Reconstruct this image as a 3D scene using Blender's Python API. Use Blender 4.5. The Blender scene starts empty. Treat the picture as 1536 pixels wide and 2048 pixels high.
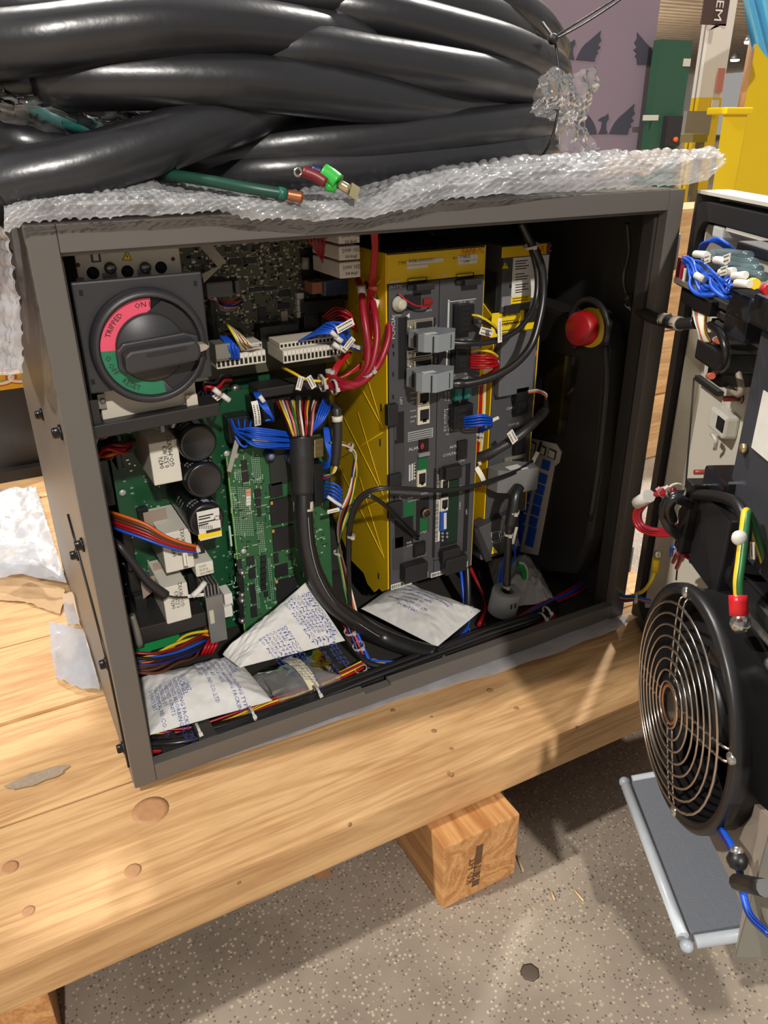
import bpy, bmesh, math, random
from mathutils import Vector, Matrix, noise
V = Vector
rnd = random.Random(7)
scene = bpy.context.scene
COL = scene.collection

# ---------------------------------------------------------------- camera
# metres; the cabinet's front face is the plane Y=0, its left edge X=0, its underside Z=0
CAM = V((-0.04538, -0.58582, 0.55185))
CR = V((0.8821804, -0.4708292, -0.0088035))      # camera right
CD = V((-0.2138005, -0.3837957, -0.8983263))     # camera down
CF = V((0.4195796, 0.7943681, -0.4392406))       # camera forward
FPX = 1560.98
cam_d = bpy.data.cameras.new('camera')
cam = bpy.data.objects.new('camera', cam_d); COL.objects.link(cam)
cam.matrix_world = Matrix(((CR.x, -CD.x, -CF.x, CAM.x), (CR.y, -CD.y, -CF.y, CAM.y), (CR.z, -CD.z, -CF.z, CAM.z), (0, 0, 0, 1)))
cam_d.sensor_fit = 'VERTICAL'; cam_d.sensor_height = 36.0; cam_d.lens = FPX / 2048 * 36.0
cam_d.clip_start = 0.01; cam_d.clip_end = 200
scene.camera = cam

# ---------------------------------------------------------------- world, lamps, exposure
scene.view_settings.view_transform = 'Standard'
scene.view_settings.look = 'None'
scene.view_settings.gamma = 1.0
scene.view_settings.use_curve_mapping = False
scene.view_settings.exposure = 0.0
world = bpy.data.worlds.new('hall_ambience'); scene.world = world
world.use_nodes = True
world.node_tree.nodes['Background'].inputs[0].default_value = (1.0, 0.965, 0.93, 1)
world.node_tree.nodes['Background'].inputs[1].default_value = 0.33

def bay_lamp(name, loc, watts, size=0.32, col=(1.0, 0.955, 0.89)):
    l = bpy.data.lights.new(name, 'AREA'); l.shape = 'DISK'; l.size = size; l.energy = watts; l.color = col
    o = bpy.data.objects.new(name, l); COL.objects.link(o); o.location = loc
    o.rotation_euler = (V((0.25, 0.0, 0.1)) - V(loc)).to_track_quat('-Z', 'Y').to_euler()
    return o
bay_lamp('high_bay_lamp', (-5.5, 0.75, 6.3), 640)
bay_lamp('high_bay_lamp', (5.8, 3.5, 6.3), 600)
bay_lamp('high_bay_lamp', (0.2, 3.9, 6.3), 420)
bay_lamp('high_bay_lamp', (-1.2, -8.2, 5.9), 800)
bay_lamp('high_bay_lamp', (1.0, 10.0, 6.0), 320)  # extra lamp added at the back for highlights on the coil

# ---------------------------------------------------------------- helpers
def A(u, v, X=None, Y=None, Z=None):
    """the point of the plane X=, Y= or Z= that the photograph shows at pixel (u, v)"""
    d = CR * ((u - 768) / FPX) + CD * ((v - 1024) / FPX) + CF
    if X is not None: t = (X - CAM.x) / d.x
    elif Y is not None: t = (Y - CAM.y) / d.y
    else: t = (Z - CAM.z) / d.z
    return CAM + d * t
def AY(lst):
    return [A(p[0], p[1], Y=p[2]) for p in lst]

def lin(c):
    return tuple(((x / 255 + 0.055) / 1.055) ** 2.4 if x > 10.3 else x / 255 / 12.92 for x in c)

MATS = {}
def mat(name, rgb, rough=0.5, metal=0.0, var=0.10, scale=90.0, bump=0.0, bscale=400.0, spec=0.5, coat=0.0, alpha=1.0, emit=0.0, trans=0.0):
    if name in MATS: return MATS[name]
    m = bpy.data.materials.new(name); m.use_nodes = True
    nt = m.node_tree; b = nt.nodes['Principled BSDF']
    c = lin(rgb)
    tc = nt.nodes.new('ShaderNodeTexCoord')
    nz = nt.nodes.new('ShaderNodeTexNoise'); nz.inputs['Scale'].default_value = scale; nz.inputs['Detail'].default_value = 5
    nt.links.new(tc.outputs['Object'], nz.inputs['Vector'])
    mx = nt.nodes.new('ShaderNodeMix'); mx.data_type = 'RGBA'
    mx.inputs[6].default_value = tuple(x * (1 - var) for x in c) + (1,)
    mx.inputs[7].default_value = tuple(min(1, x * (1 + var)) for x in c) + (1,)
    nt.links.new(nz.outputs['Fac'], mx.inputs[0]); nt.links.new(mx.outputs[2], b.inputs['Base Color'])
    b.inputs['Roughness'].default_value = rough; b.inputs['Metallic'].default_value = metal
    b.inputs['Specular IOR Level'].default_value = spec
    b.inputs['Coat Weight'].default_value = coat
    b.inputs['Alpha'].default_value = alpha
    b.inputs['Transmission Weight'].default_value = trans
    if emit:
        b.inputs['Emission Color'].default_value = c + (1,); b.inputs['Emission Strength'].default_value = emit
    if bump:
        n2 = nt.nodes.new('ShaderNodeTexNoise'); n2.inputs['Scale'].default_value = bscale; n2.inputs['Detail'].default_value = 3
        nt.links.new(tc.outputs['Object'], n2.inputs['Vector'])
        bp = nt.nodes.new('ShaderNodeBump'); bp.inputs['Strength'].default_value = bump; bp.inputs['Distance'].default_value = 0.002
        nt.links.new(n2.outputs['Fac'], bp.inputs['Height']); nt.links.new(bp.outputs[0], b.inputs['Normal'])
    MATS[name] = m
    return m

def spline(P, sub=6, closed=False):
    n = len(P); out = []
    if n < 3 and not closed:
        return [P[0].lerp(P[-1], i / sub) for i in range(sub + 1)]
    for i in range(n if closed else n - 1):
        if closed: a, b, c, d = P[(i - 1) % n], P[i], P[(i + 1) % n], P[(i + 2) % n]
        else:
            b, c = P[i], P[i + 1]
            a = P[i - 1] if i else b * 2 - c
            d = P[i + 2] if i + 2 < n else c * 2 - b
        for k in range(sub):
            t = k / sub
            out.append(0.5 * ((2 * b) + (c - a) * t + (2 * a - 5 * b + 4 * c - d) * t * t + (3 * b - a - 3 * c + d) * t ** 3))
    if not closed: out.append(P[-1].copy())
    return out

class MB:
    def __init__(s): s.v = []; s.f = []; s.s = []
    def add(s, vs, fs, smooth=False):
        o = len(s.v); s.v.extend(V(p) for p in vs)
        for f in fs: s.f.append(tuple(i + o for i in f)); s.s.append(smooth)
        return s
    def box(s, a, b):
        x0, y0, z0 = a; x1, y1, z1 = b
        return s.add([(x0, y0, z0), (x1, y0, z0), (x1, y1, z0), (x0, y1, z0), (x0, y0, z1), (x1, y0, z1), (x1, y1, z1), (x0, y1, z1)],
                     [(0, 3, 2, 1), (4, 5, 6, 7), (0, 1, 5, 4), (1, 2, 6, 5), (2, 3, 7, 6), (3, 0, 4, 7)])
    def obox(s, c, ax, ay, az):
        """oriented box: centre and three half-axis vectors"""
        c, ax, ay, az = V(c), V(ax), V(ay), V(az)
        if ax.cross(ay).dot(az) < 0: ax = -ax
        q = [c - ax - ay - az, c + ax - ay - az, c + ax + ay - az, c - ax + ay - az, c - ax - ay + az, c + ax - ay + az, c + ax + ay + az, c - ax + ay + az]
        return s.add(q, [(0, 3, 2, 1), (4, 5, 6, 7), (0, 1, 5, 4), (1, 2, 6, 5), (2, 3, 7, 6), (3, 0, 4, 7)])
    def prism(s, poly, ext):
        """closed polygon extruded by ext (polygon should be counter-clockwise seen against ext)"""
        n = len(poly); e = V(ext); vs = [V(p) for p in poly] + [V(p) + e for p in poly]
        nrm = V((0, 0, 0))
        for i in range(n): nrm += (V(poly[i]) - V(poly[0])).cross(V(poly[(i + 1) % n]) - V(poly[0]))
        up = nrm.dot(e) > 0
        fs = [tuple(range(n - 1, -1, -1)), tuple(range(n, 2 * n))] + [(i, (i + 1) % n, (i + 1) % n + n, i + n) for i in range(n)]
        if not up: fs = [tuple(reversed(f)) for f in fs]
        return s.add(vs, fs)
    def rings(s, R, caps=True, smooth=True, closed=False):
        n = len(R[0]); vs = [p for r in R for p in r]; fs = []
        m = len(R)
        for i in range(m if closed else m - 1):
            j = (i + 1) % m
            for k in range(n): fs.append((i * n + k, i * n + (k + 1) % n, j * n + (k + 1) % n, j * n + k))
        o = len(s.f); s.add(vs, fs, smooth)
        if caps and not closed:
            b = len(s.v) - len(vs)
            s.f.append(tuple(b + k for k in range(n - 1, -1, -1))); s.s.append(False)
            s.f.append(tuple(b + (m - 1) * n + k for k in range(n))); s.s.append(False)
        return s
    def tube(s, P, r, seg=8, sub=6, closed=False, caps=True, flat=None):
        P = [V(p) for p in P]
        S = spline(P, sub, closed) if sub else P
        m = len(S); T = []
        for i in range(m):
            a = S[i - 1] if (i or closed) else S[i]; b = S[(i + 1) % m] if (i < m - 1 or closed) else S[i]
            t = b - a; T.append(t.normalized() if t.length > 1e-9 else V((0, 0, 1)))
        n0 = T[0].orthogonal().normalized(); N = [n0]
        for i in range(1, m):
            n = N[-1] - T[i] * N[-1].dot(T[i]); N.append(n.normalized() if n.length > 1e-9 else T[i].orthogonal().normalized())
        R = []
        for i in range(m):
            rr = r[min(len(r) - 1, int(i * len(r) / m))] if isinstance(r, (list, tuple)) else (r(i / (m - 1)) if callable(r) else r)
            B = T[i].cross(N[i]); ring = []
            for k in range(seg):
                a = 2 * math.pi * k / seg; ring.append(S[i] + (N[i] * math.cos(a) + B * math.sin(a)) * rr)
            R.append(ring)
        return s.rings(R, caps, True, closed)
    def cyl(s, a, b, r, seg=16, r2=None, smooth=True):
        a, b = V(a), V(b); t = (b - a).normalized(); n = t.orthogonal().normalized(); m = t.cross(n)
        r2 = r if r2 is None else r2
        R = [[p + (n * math.cos(2 * math.pi * k / seg) + m * math.sin(2 * math.pi * k / seg)) * q for k in range(seg)] for p, q in ((a, r), (b, r2))]
        return s.rings(R, True, smooth)
    def lathe(s, o, axis, prof, seg=24, caps=True):
        """profile [(radius, height along axis)]"""
        o, t = V(o), V(axis).normalized(); n = t.orthogonal().normalized(); m = t.cross(n)
        R = [[o + t * h + (n * math.cos(2 * math.pi * k / seg) + m * math.sin(2 * math.pi * k / seg)) * max(q, 1e-5) for k in range(seg)] for q, h in prof]
        return s.rings(R, caps, True)
    def grid(s, fn, nu, nv, smooth=True):
        vs = [fn(i / nu, j / nv) for j in range(nv + 1) for i in range(nu + 1)]; w = nu + 1
        return s.add(vs, [(j * w + i, j * w + i + 1, (j + 1) * w + i + 1, (j + 1) * w + i) for j in range(nv) for i in range(nu)], smooth)
    def sphere(s, c, r, seg=10, rings=6, sc=(1, 1, 1)):
        c = V(c); R = []
        for j in range(rings + 1):
            a = math.pi * j / rings
            R.append([c + V((math.sin(a) * math.cos(2 * math.pi * k / seg) * sc[0], math.sin(a) * math.sin(2 * math.pi * k / seg) * sc[1], -math.cos(a) * sc[2])) * r for k in range(seg)])
        return s.rings(R, False, True)

ORG = {}
def _mesh(name, mb, m, org, bev=0.0, solid=0.0):
    me = bpy.data.meshes.new(name)
    me.from_pydata([tuple(p - org) for p in mb.v], [], mb.f)
    if bev > 0:
        bm = bmesh.new(); bm.from_mesh(me)
        bmesh.ops.remove_doubles(bm, verts=bm.verts, dist=1e-6)
        es = [e for e in bm.edges if len(e.link_faces) == 2 and e.calc_face_angle(0) > 0.6]
        bmesh.ops.bevel(bm, geom=es, offset=bev, segments=2, profile=0.6, affect='EDGES', clamp_overlap=True)
        bm.to_mesh(me); bm.free()
    elif any(mb.s):
        me.polygons.foreach_set('use_smooth', mb.s)
    me.materials.append(m); me.update()
    return me
def part(name, mb, m, parent, bev=0.0, label=None, kind=None):
    """a mesh object that is a part of parent"""
    org = ORG[parent.name]
    o = bpy.data.objects.new(name, _mesh(name, mb, m, org, bev)); COL.objects.link(o); o.parent = parent
    ORG[o.name] = org
    if label: o['label'] = label
    if kind: o['kind'] = kind
    return o
def thing(name, label, cat, loc, group=None):
    """an Empty at the thing's base that parents its parts"""
    o = bpy.data.objects.new(name, None); COL.objects.link(o); o.location = loc; o.empty_display_size = 0.02
    o['label'] = label; o['category'] = cat
    if group: o['group'] = group
    ORG[o.name] = V(loc)
    return o
def solo(name, mb, m, label, cat, group=None, bev=0.0, kind=None):
    """a thing that is one mesh"""
    lo = V((min(p.x for p in mb.v), min(p.y for p in mb.v), min(p.z for p in mb.v))); hi = V((max(p.x for p in mb.v), max(p.y for p in mb.v), 0))
    org = V(((lo.x + hi.x) / 2, (lo.y + hi.y) / 2, lo.z))
    o = bpy.data.objects.new(name, _mesh(name, mb, m, org, bev)); COL.objects.link(o); o.location = org
    ORG[o.name] = org; o['label'] = label; o['category'] = cat
    if group: o['group'] = group
    if kind: o['kind'] = kind
    return o
def struct(name, mb, m, bev=0.0):
    o = bpy.data.objects.new(name, _mesh(name, mb, m, V((0, 0, 0)), bev)); COL.objects.link(o); o['kind'] = 'structure'
    ORG[o.name] = V((0, 0, 0)); return o
def copies(o, parent, offsets):
    """more parts sharing o's mesh, moved by offsets"""
    for d in offsets:
        c = o.copy(); COL.objects.link(c); c.parent = parent; c.location = o.location + V(d); ORG[c.name] = ORG[parent.name]

TXT = {}
def text(s, parent, o, xd, yd, size, m, align='L', fn=None, name='lettering', lift=0.0003):
    """lettering as a thin mesh: origin o, reading direction xd, up direction yd; fn maps (x, y) to a point instead"""
    if s not in TXT:
        cu = bpy.data.curves.new('t', 'FONT'); cu.body = s; cu.size = 1.0; cu.resolution_u = 1
        ob = bpy.data.objects.new('t', cu); me = bpy.data.meshes.new_from_object(ob)
        TXT[s] = ([tuple(v.co) for v in me.vertices], [tuple(p.vertices) for p in me.polygons])
        bpy.data.objects.remove(ob); bpy.data.curves.remove(cu); bpy.data.meshes.remove(me)
    vs, fs = TXT[s]
    if not vs: return None
    w = max(v[0] for v in vs); off = {'L': 0, 'C': -w / 2, 'R': -w}[align]
    mb = MB()
    if fn is None:
        o, xd, yd = V(o), V(xd).normalized(), V(yd).normalized(); n = xd.cross(yd).normalized()
        mb.add([o + xd * ((v[0] + off) * size) + yd * (v[1] * size) + n * lift for v in vs], fs)
    else:
        mb.add([fn((v[0] + off) * size, v[1] * size) for v in vs], fs)
    return part(name, mb, m, parent)
XD, YD, ZD = V((1, 0, 0)), V((0, 1, 0)), V((0, 0, 1))
def ftext(s, parent, u, v, Y, size, m, align='L', vert=False, name='lettering'):
    """lettering on a surface that faces the front (-Y), its baseline start at pixel (u, v)"""
    p = A(u, v, Y=Y - 0.0004)
    return text(s, parent, p, ZD if vert else XD, -XD if vert else ZD, size, m, align, name=name)
def fb(u0, v0, u1, v1, Y, depth):
    """box whose front face lies in the plane Y between two opposite pixel corners, running back by depth"""
    if abs(v1 - v0) < 0.4 * abs(u1 - u0):
        um, vm = (u0 + u1) / 2, (v0 + v1) / 2
        x0, x1, z1, z0 = A(u0, vm, Y=Y).x, A(u1, vm, Y=Y).x, A(um, v0, Y=Y).z, A(um, v1, Y=Y).z
    else:
        a, b = A(u0, v0, Y=Y), A(u1, v1, Y=Y); x0, x1, z1, z0 = a.x, b.x, a.z, b.z
    return (min(x0, x1), Y, min(z0, z1)), (max(x0, x1), Y + depth, max(z0, z1))
def fbox(u0, v0, u1, v1, Y, depth):
    return MB().box(*fb(u0, v0, u1, v1, Y, depth))

def wires(parent, P, cols, r=0.0011, spread=0.004, seg=6, sub=6, name='wire', jit=0.25, seed=0, ends=1.0):
    """a bundle of wires along P, every wire a part of its own; cols lists one colour per wire"""
    rr = random.Random(seed * 977 + len(cols))
    P = [V(p) for p in P]
    for i, c in enumerate(cols):
        a = i * 2.399963; q = spread * math.sqrt((i + 0.5) / len(cols))
        pts = []
        for k, p in enumerate(P):
            t = (P[min(k + 1, len(P) - 1)] - P[max(k - 1, 0)]).normalized(); n = t.orthogonal().normalized(); b = t.cross(n)
            e = ends if k in (0, len(P) - 1) else 1.0
            aa = a + k * 0.35; j = 1 + rr.uniform(-jit, jit)
            pts.append(p + (n * math.cos(aa) + b * math.sin(aa)) * q * e * j)
        part(name, MB().tube(pts, r, seg, sub), WIRE(c), parent)
WC = {'red': (168, 18, 28), 'crim': (150, 22, 42), 'blue': (24, 82, 196), 'yel': (222, 190, 40), 'blk': (20, 20, 21), 'wht': (220, 216, 206), 'grn': (40, 104, 58), 'org': (214, 98, 34), 'brn': (92, 50, 30), 'gry': (120, 120, 120), 'pnk': (214, 120, 120), 'sky': (70, 140, 220), 'navy': (24, 32, 96), 'dred': (120, 18, 26)}
def WIRE(c):
    return mat('wire_' + c, WC[c], 0.38, var=0.05)
def ziptie(parent, p, t, r, m=None, w=0.0013):
    r = r * 0.86
    """a cable tie around a bundle of radius r at p running along t"""
    t = V(t).normalized(); n = t.orthogonal().normalized(); b = t.cross(n); p = V(p)
    mb = MB().rings([[p + t * h + (n * math.cos(2 * math.pi * k / 14) + b * math.sin(2 * math.pi * k / 14)) * q for k in range(14)] for q, h in ((r, -w), (r + 0.0007, -w), (r + 0.0007, w), (r, w))], False, False)
    cdir = (CAM - p); cdir = (cdir - t * cdir.dot(t)).normalized(); s2 = t.cross(cdir)
    mb.obox(p + cdir * (r + 0.0008) + s2 * r * 0.5, t * 0.0019, s2 * 0.0020, cdir * 0.0013)
    return part('cable_tie', mb, m or mat('nylon', (178, 172, 162), 0.45), parent)
def flag(parent, p, xd, yd, w, h, lines=2, m=None, curl=0.0):
    """a small white paper marker with rows of tiny print"""
    p, xd, yd = V(p), V(xd).normalized(), V(yd); yd = (yd - xd * yd.dot(xd)).normalized(); n = xd.cross(yd)
    f = lambda s, t, l=0.0: p + xd * (s * w) + yd * (t * h) + n * (curl * math.sin(s * math.pi) + l)
    mb = MB().grid(lambda s, t: f(s, t), 8, 1).grid(lambda s, t: f(1 - s, t, -0.0004), 8, 1)
    o = part('marker_tag', mb, m or mat('tag_paper', (226, 220, 208), 0.6), parent)
    k = MB(); rr = random.Random(int(abs(p.x) * 1e5))
    for i in range(lines):
        x = 0.1; y = 0.25 + 0.5 * i / max(1, lines - 1) if lines > 1 else 0.4
        while x < 0.85:
            e = x + rr.uniform(0.03, 0.07); k.add([f(x, y - 0.09, 0.0003), f(e, y - 0.09, 0.0003), f(e, y + 0.09, 0.0003), f(x, y + 0.09, 0.0003)], [(0, 1, 2, 3)]); x = e + 0.03
    if lines: part('print', k, mat('ink_black', (40, 38, 38), 0.7), o)
    return o
# ---------------------------------------------------------------- special materials
def wood_mat(name, light, dark, axis='X', seed=0.0, rings=14.0, rough=0.62):
    m = bpy.data.materials.new(name); m.use_nodes = True; nt = m.node_tree; b = nt.nodes['Principled BSDF']
    tc = nt.nodes.new('ShaderNodeTexCoord'); mp = nt.nodes.new('ShaderNodeMapping')
    sc = {'X': (0.9, 11, 11), 'Y': (11, 0.9, 11), 'Z': (11, 11, 0.9)}[axis]
    mp.inputs['Scale'].default_value = sc; mp.inputs['Location'].default_value = (seed, seed * 1.7, seed * 0.6)
    nt.links.new(tc.outputs['Object'], mp.inputs['Vector'])
    n1 = nt.nodes.new('ShaderNodeTexNoise'); n1.inputs['Scale'].default_value = 1.7; n1.inputs['Detail'].default_value = 3; n1.inputs['Distortion'].default_value = 0.9
    nt.links.new(mp.outputs[0], n1.inputs['Vector'])
    mm = nt.nodes.new('ShaderNodeMath'); mm.operation = 'MULTIPLY'; mm.inputs[1].default_value = rings; nt.links.new(n1.outputs['Fac'], mm.inputs[0])
    fr = nt.nodes.new('ShaderNodeMath'); fr.operation = 'PINGPONG'; fr.inputs[1].default_value = 1.0; nt.links.new(mm.outputs[0], fr.inputs[0])
    n2 = nt.nodes.new('ShaderNodeTexNoise'); n2.inputs['Scale'].default_value = 34; n2.inputs['Detail'].default_value = 6; nt.links.new(mp.outputs[0], n2.inputs['Vector'])
    n3 = nt.nodes.new('ShaderNodeTexNoise'); n3.inputs['Scale'].default_value = 9; n3.inputs['Detail'].default_value = 4; nt.links.new(tc.outputs['Object'], n3.inputs['Vector'])
    ad = nt.nodes.new('ShaderNodeMath'); ad.operation = 'MULTIPLY_ADD'; ad.inputs[1].default_value = 0.30; nt.links.new(fr.outputs[0], ad.inputs[0])
    a2 = nt.nodes.new('ShaderNodeMath'); a2.operation = 'MULTIPLY'; a2.inputs[1].default_value = 0.55; nt.links.new(n2.outputs['Fac'], a2.inputs[0]); nt.links.new(a2.outputs[0], ad.inputs[2])
    a3 = nt.nodes.new('ShaderNodeMath'); a3.operation = 'MULTIPLY_ADD'; a3.inputs[1].default_value = 0.45; nt.links.new(n3.outputs['Fac'], a3.inputs[0]); nt.links.new(ad.outputs[0], a3.inputs[2])
    rp = nt.nodes.new('ShaderNodeValToRGB'); rp.color_ramp.elements[0].position = 0.42; rp.color_ramp.elements[0].color = lin(dark) + (1,)
    rp.color_ramp.elements[1].position = 0.85; rp.color_ramp.elements[1].color = lin(light) + (1,)
    nt.links.new(a3.outputs[0], rp.inputs[0]); nt.links.new(rp.outputs[0], b.inputs['Base Color'])
    b.inputs['Roughness'].default_value = rough; b.inputs['Specular IOR Level'].default_value = 0.3
    bp = nt.nodes.new('ShaderNodeBump'); bp.inputs['Strength'].default_value = 0.12; bp.inputs['Distance'].default_value = 0.001
    nt.links.new(a2.outputs[0], bp.inputs['Height']); nt.links.new(bp.outputs[0], b.inputs['Normal'])
    return m
def concrete_mat():
    m = bpy.data.materials.new('concrete'); m.use_nodes = True; nt = m.node_tree; b = nt.nodes['Principled BSDF']
    tc = nt.nodes.new('ShaderNodeTexCoord')
    base = nt.nodes.new('ShaderNodeTexNoise'); base.inputs['Scale'].default_value = 7; base.inputs['Detail'].default_value = 8; nt.links.new(tc.outputs['Object'], base.inputs['Vector'])
    rp = nt.nodes.new('ShaderNodeValToRGB'); rp.color_ramp.elements[0].position = 0.3; rp.color_ramp.elements[0].color = lin((122, 110, 98)) + (1,)
    rp.color_ramp.elements[1].position = 0.7; rp.color_ramp.elements[1].color = lin((160, 147, 131)) + (1,); nt.links.new(base.outputs['Fac'], rp.inputs[0])
    last = rp.outputs[0]
    for sc, th, col, sd in ((130, 0.23, (176, 160, 138), 0.0), (95, 0.15, (94, 83, 74), 5.0), (240, 0.33, (176, 162, 142), 9.0), (260, 0.3, (100, 89, 79), 13.0)):
        mp = nt.nodes.new('ShaderNodeMapping'); mp.inputs['Location'].default_value = (sd, sd, 0); nt.links.new(tc.outputs['Object'], mp.inputs['Vector'])
        vo = nt.nodes.new('ShaderNodeTexVoronoi'); vo.inputs['Scale'].default_value = sc; nt.links.new(mp.outputs[0], vo.inputs['Vector'])
        r2 = nt.nodes.new('ShaderNodeValToRGB'); r2.color_ramp.elements[0].position = th - 0.06; r2.color_ramp.elements[0].color = (1, 1, 1, 1)
        r2.color_ramp.elements[1].position = th; r2.color_ramp.elements[1].color = (0, 0, 0, 1); nt.links.new(vo.outputs['Distance'], r2.inputs[0])
        se = nt.nodes.new('ShaderNodeSeparateColor'); nt.links.new(vo.outputs['Color'], se.inputs[0])
        gt = nt.nodes.new('ShaderNodeMath'); gt.operation = 'GREATER_THAN'; gt.inputs[1].default_value = 0.52; nt.links.new(se.outputs[0], gt.inputs[0])
        mu = nt.nodes.new('ShaderNodeMath'); mu.operation = 'MULTIPLY'; nt.links.new(r2.outputs[0], mu.inputs[0]); nt.links.new(gt.outputs[0], mu.inputs[1])
        mx = nt.nodes.new('ShaderNodeMix'); mx.data_type = 'RGBA'; nt.links.new(mu.outputs[0], mx.inputs[0]); nt.links.new(last, mx.inputs[6]); mx.inputs[7].default_value = lin(col) + (1,)
        last = mx.outputs[2]
    nt.links.new(last, b.inputs['Base Color']); b.inputs['Roughness'].default_value = 0.55
    return m
def film_mat(name, rgb, white=0.35, rough=0.12, gloss=0.05, ior=1.3, bump=0.0):
    """clear or milky plastic film: part see-through, part glossy, part milky"""
    m = bpy.data.materials.new(name); m.use_nodes = True; nt = m.node_tree; nt.nodes.remove(nt.nodes['Principled BSDF']); out = nt.nodes['Material Output']
    tr = nt.nodes.new('ShaderNodeBsdfTransparent'); tr.inputs[0].default_value = (0.93, 0.93, 0.94, 1)
    di = nt.nodes.new('ShaderNodeBsdfDiffuse'); di.inputs[0].default_value = lin(rgb) + (1,)
    tl = nt.nodes.new('ShaderNodeBsdfTranslucent'); tl.inputs[0].default_value = lin(rgb) + (1,)
    gl = nt.nodes.new('ShaderNodeBsdfGlossy'); gl.inputs['Roughness'].default_value = rough
    m0 = nt.nodes.new('ShaderNodeMixShader'); m0.inputs[0].default_value = 0.35; nt.links.new(di.outputs[0], m0.inputs[1]); nt.links.new(tl.outputs[0], m0.inputs[2])
    m1 = nt.nodes.new('ShaderNodeMixShader'); nt.links.new(tr.outputs[0], m1.inputs[1]); nt.links.new(m0.outputs[0], m1.inputs[2])
    tc = nt.nodes.new('ShaderNodeTexCoord'); nz = nt.nodes.new('ShaderNodeTexNoise'); nz.inputs['Scale'].default_value = 35; nz.inputs['Detail'].default_value = 4; nt.links.new(tc.outputs['Object'], nz.inputs['Vector'])
    mr = nt.nodes.new('ShaderNodeMapRange'); mr.inputs[1].default_value = 0.3; mr.inputs[2].default_value = 0.7; mr.inputs[3].default_value = max(0, white - 0.15); mr.inputs[4].default_value = min(1, white + 0.15)
    nt.links.new(nz.outputs['Fac'], mr.inputs[0]); nt.links.new(mr.outputs[0], m1.inputs[0])
    fr = nt.nodes.new('ShaderNodeFresnel'); fr.inputs[0].default_value = ior
    ad = nt.nodes.new('ShaderNodeMath'); ad.operation = 'ADD'; ad.inputs[1].default_value = gloss; nt.links.new(fr.outputs[0], ad.inputs[0])
    m2 = nt.nodes.new('ShaderNodeMixShader'); nt.links.new(ad.outputs[0], m2.inputs[0]); nt.links.new(m1.outputs[0], m2.inputs[1]); nt.links.new(gl.outputs[0], m2.inputs[2])
    nt.links.new(m2.outputs[0], out.inputs[0])
    if bump:
        n2 = nt.nodes.new('ShaderNodeTexNoise'); n2.inputs['Scale'].default_value = 60; n2.inputs['Detail'].default_value = 3; nt.links.new(tc.outputs['Object'], n2.inputs['Vector'])
        bp = nt.nodes.new('ShaderNodeBump'); bp.inputs['Strength'].default_value = bump; bp.inputs['Distance'].default_value = 0.004
        nt.links.new(n2.outputs['Fac'], bp.inputs['Height']); nt.links.new(bp.outputs[0], gl.inputs['Normal']); nt.links.new(bp.outputs[0], di.inputs['Normal'])
    return m

# ---------------------------------------------------------------- the hall: floor, roof, partitions
FZ = -0.131
struct('floor', MB().add([(-14, -10, FZ), (70, -10, FZ), (70, 64, FZ), (-14, 64, FZ)], [(0, 1, 2, 3)]), concrete_mat())
roof_m = mat('roof_deck', (226, 212, 190), 0.8, var=0.22, scale=0.8)
rb = MB()
for i in range(70):
    y0 = 8 + i * 0.8; rb.prism([(-14, y0, 5.2), (-14, y0 + 0.36, 5.2), (-14, y0 + 0.42, 5.34), (-14, y0 + 0.76, 5.34), (-14, y0 + 0.8, 5.2), (-14, y0 + 0.8, 5.4), (-14, y0, 5.4)], (84, 0, 0))
struct('ceiling', rb, roof_m)
struct('wall_back', MB().box((-14, 64, FZ), (70, 64.2, 5.4)), mat('far_wall', (214, 206, 194), 0.8, var=0.12, scale=1.2))
t = thing('roof_truss', 'pale steel roof beam with diagonal webbing across the far ceiling', 'beam', (6, 12, 4.6))
tm = mat('truss_paint', (170, 160, 144), 0.6)
part('chord', MB().box((-6, 11.95, 4.55), (26, 12.05, 4.68)), tm, t); part('chord', MB().box((-6, 11.95, 5.05), (26, 12.05, 5.15)), tm, t)
for i in range(26): part('web', MB().tube([(-6 + i * 1.2, 12, 4.6 + 0.5 * (i % 2)), (-4.8 + i * 1.2, 12, 5.1 - 0.5 * (i % 2))], 0.03, 6, 1), tm, t)
for i, (u, v, q) in enumerate(((1408, 118, 9), (1470, 119, 11), (1500, 83, 10))):
    p = A(u, v, Y=(30, 34, 27)[i]); L = thing('ceiling_lamp', ['small glowing ceiling lamp seen just left of the white post', 'glowing ceiling lamp seen right of the white post', 'glowing ceiling lamp beside the blue plastic drape'][i], 'lamp', p, 'far ceiling lamps')
    part('lens', MB().lathe(p, (0, 0, -1), [(0.0, 0.0), (0.24, 0.0), (0.22, 0.08), (0.0, 0.11)], 16), mat('lamp_glow', (255, 250, 238), emit=9.0), L)
    part('housing', MB().lathe(p, (0, 0, 1), [(0.25, 0.0), (0.19, 0.2), (0.06, 0.32)], 16), mat('lamp_metal', (150, 150, 150), 0.4, 0.6), L)

for loc in ((14, 24, 4.2), (26, 34, 4.2), (22, 46, 4.2)):     # unseen point lights added to brighten the far roof and wall
    l = bpy.data.lights.new('far_point', 'POINT'); l.energy = 2600; l.shadow_soft_size = 0.3; l.color = (1.0, 0.955, 0.89)
    o = bpy.data.objects.new('far_fill_light', l); COL.objects.link(o); o.location = loc
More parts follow.
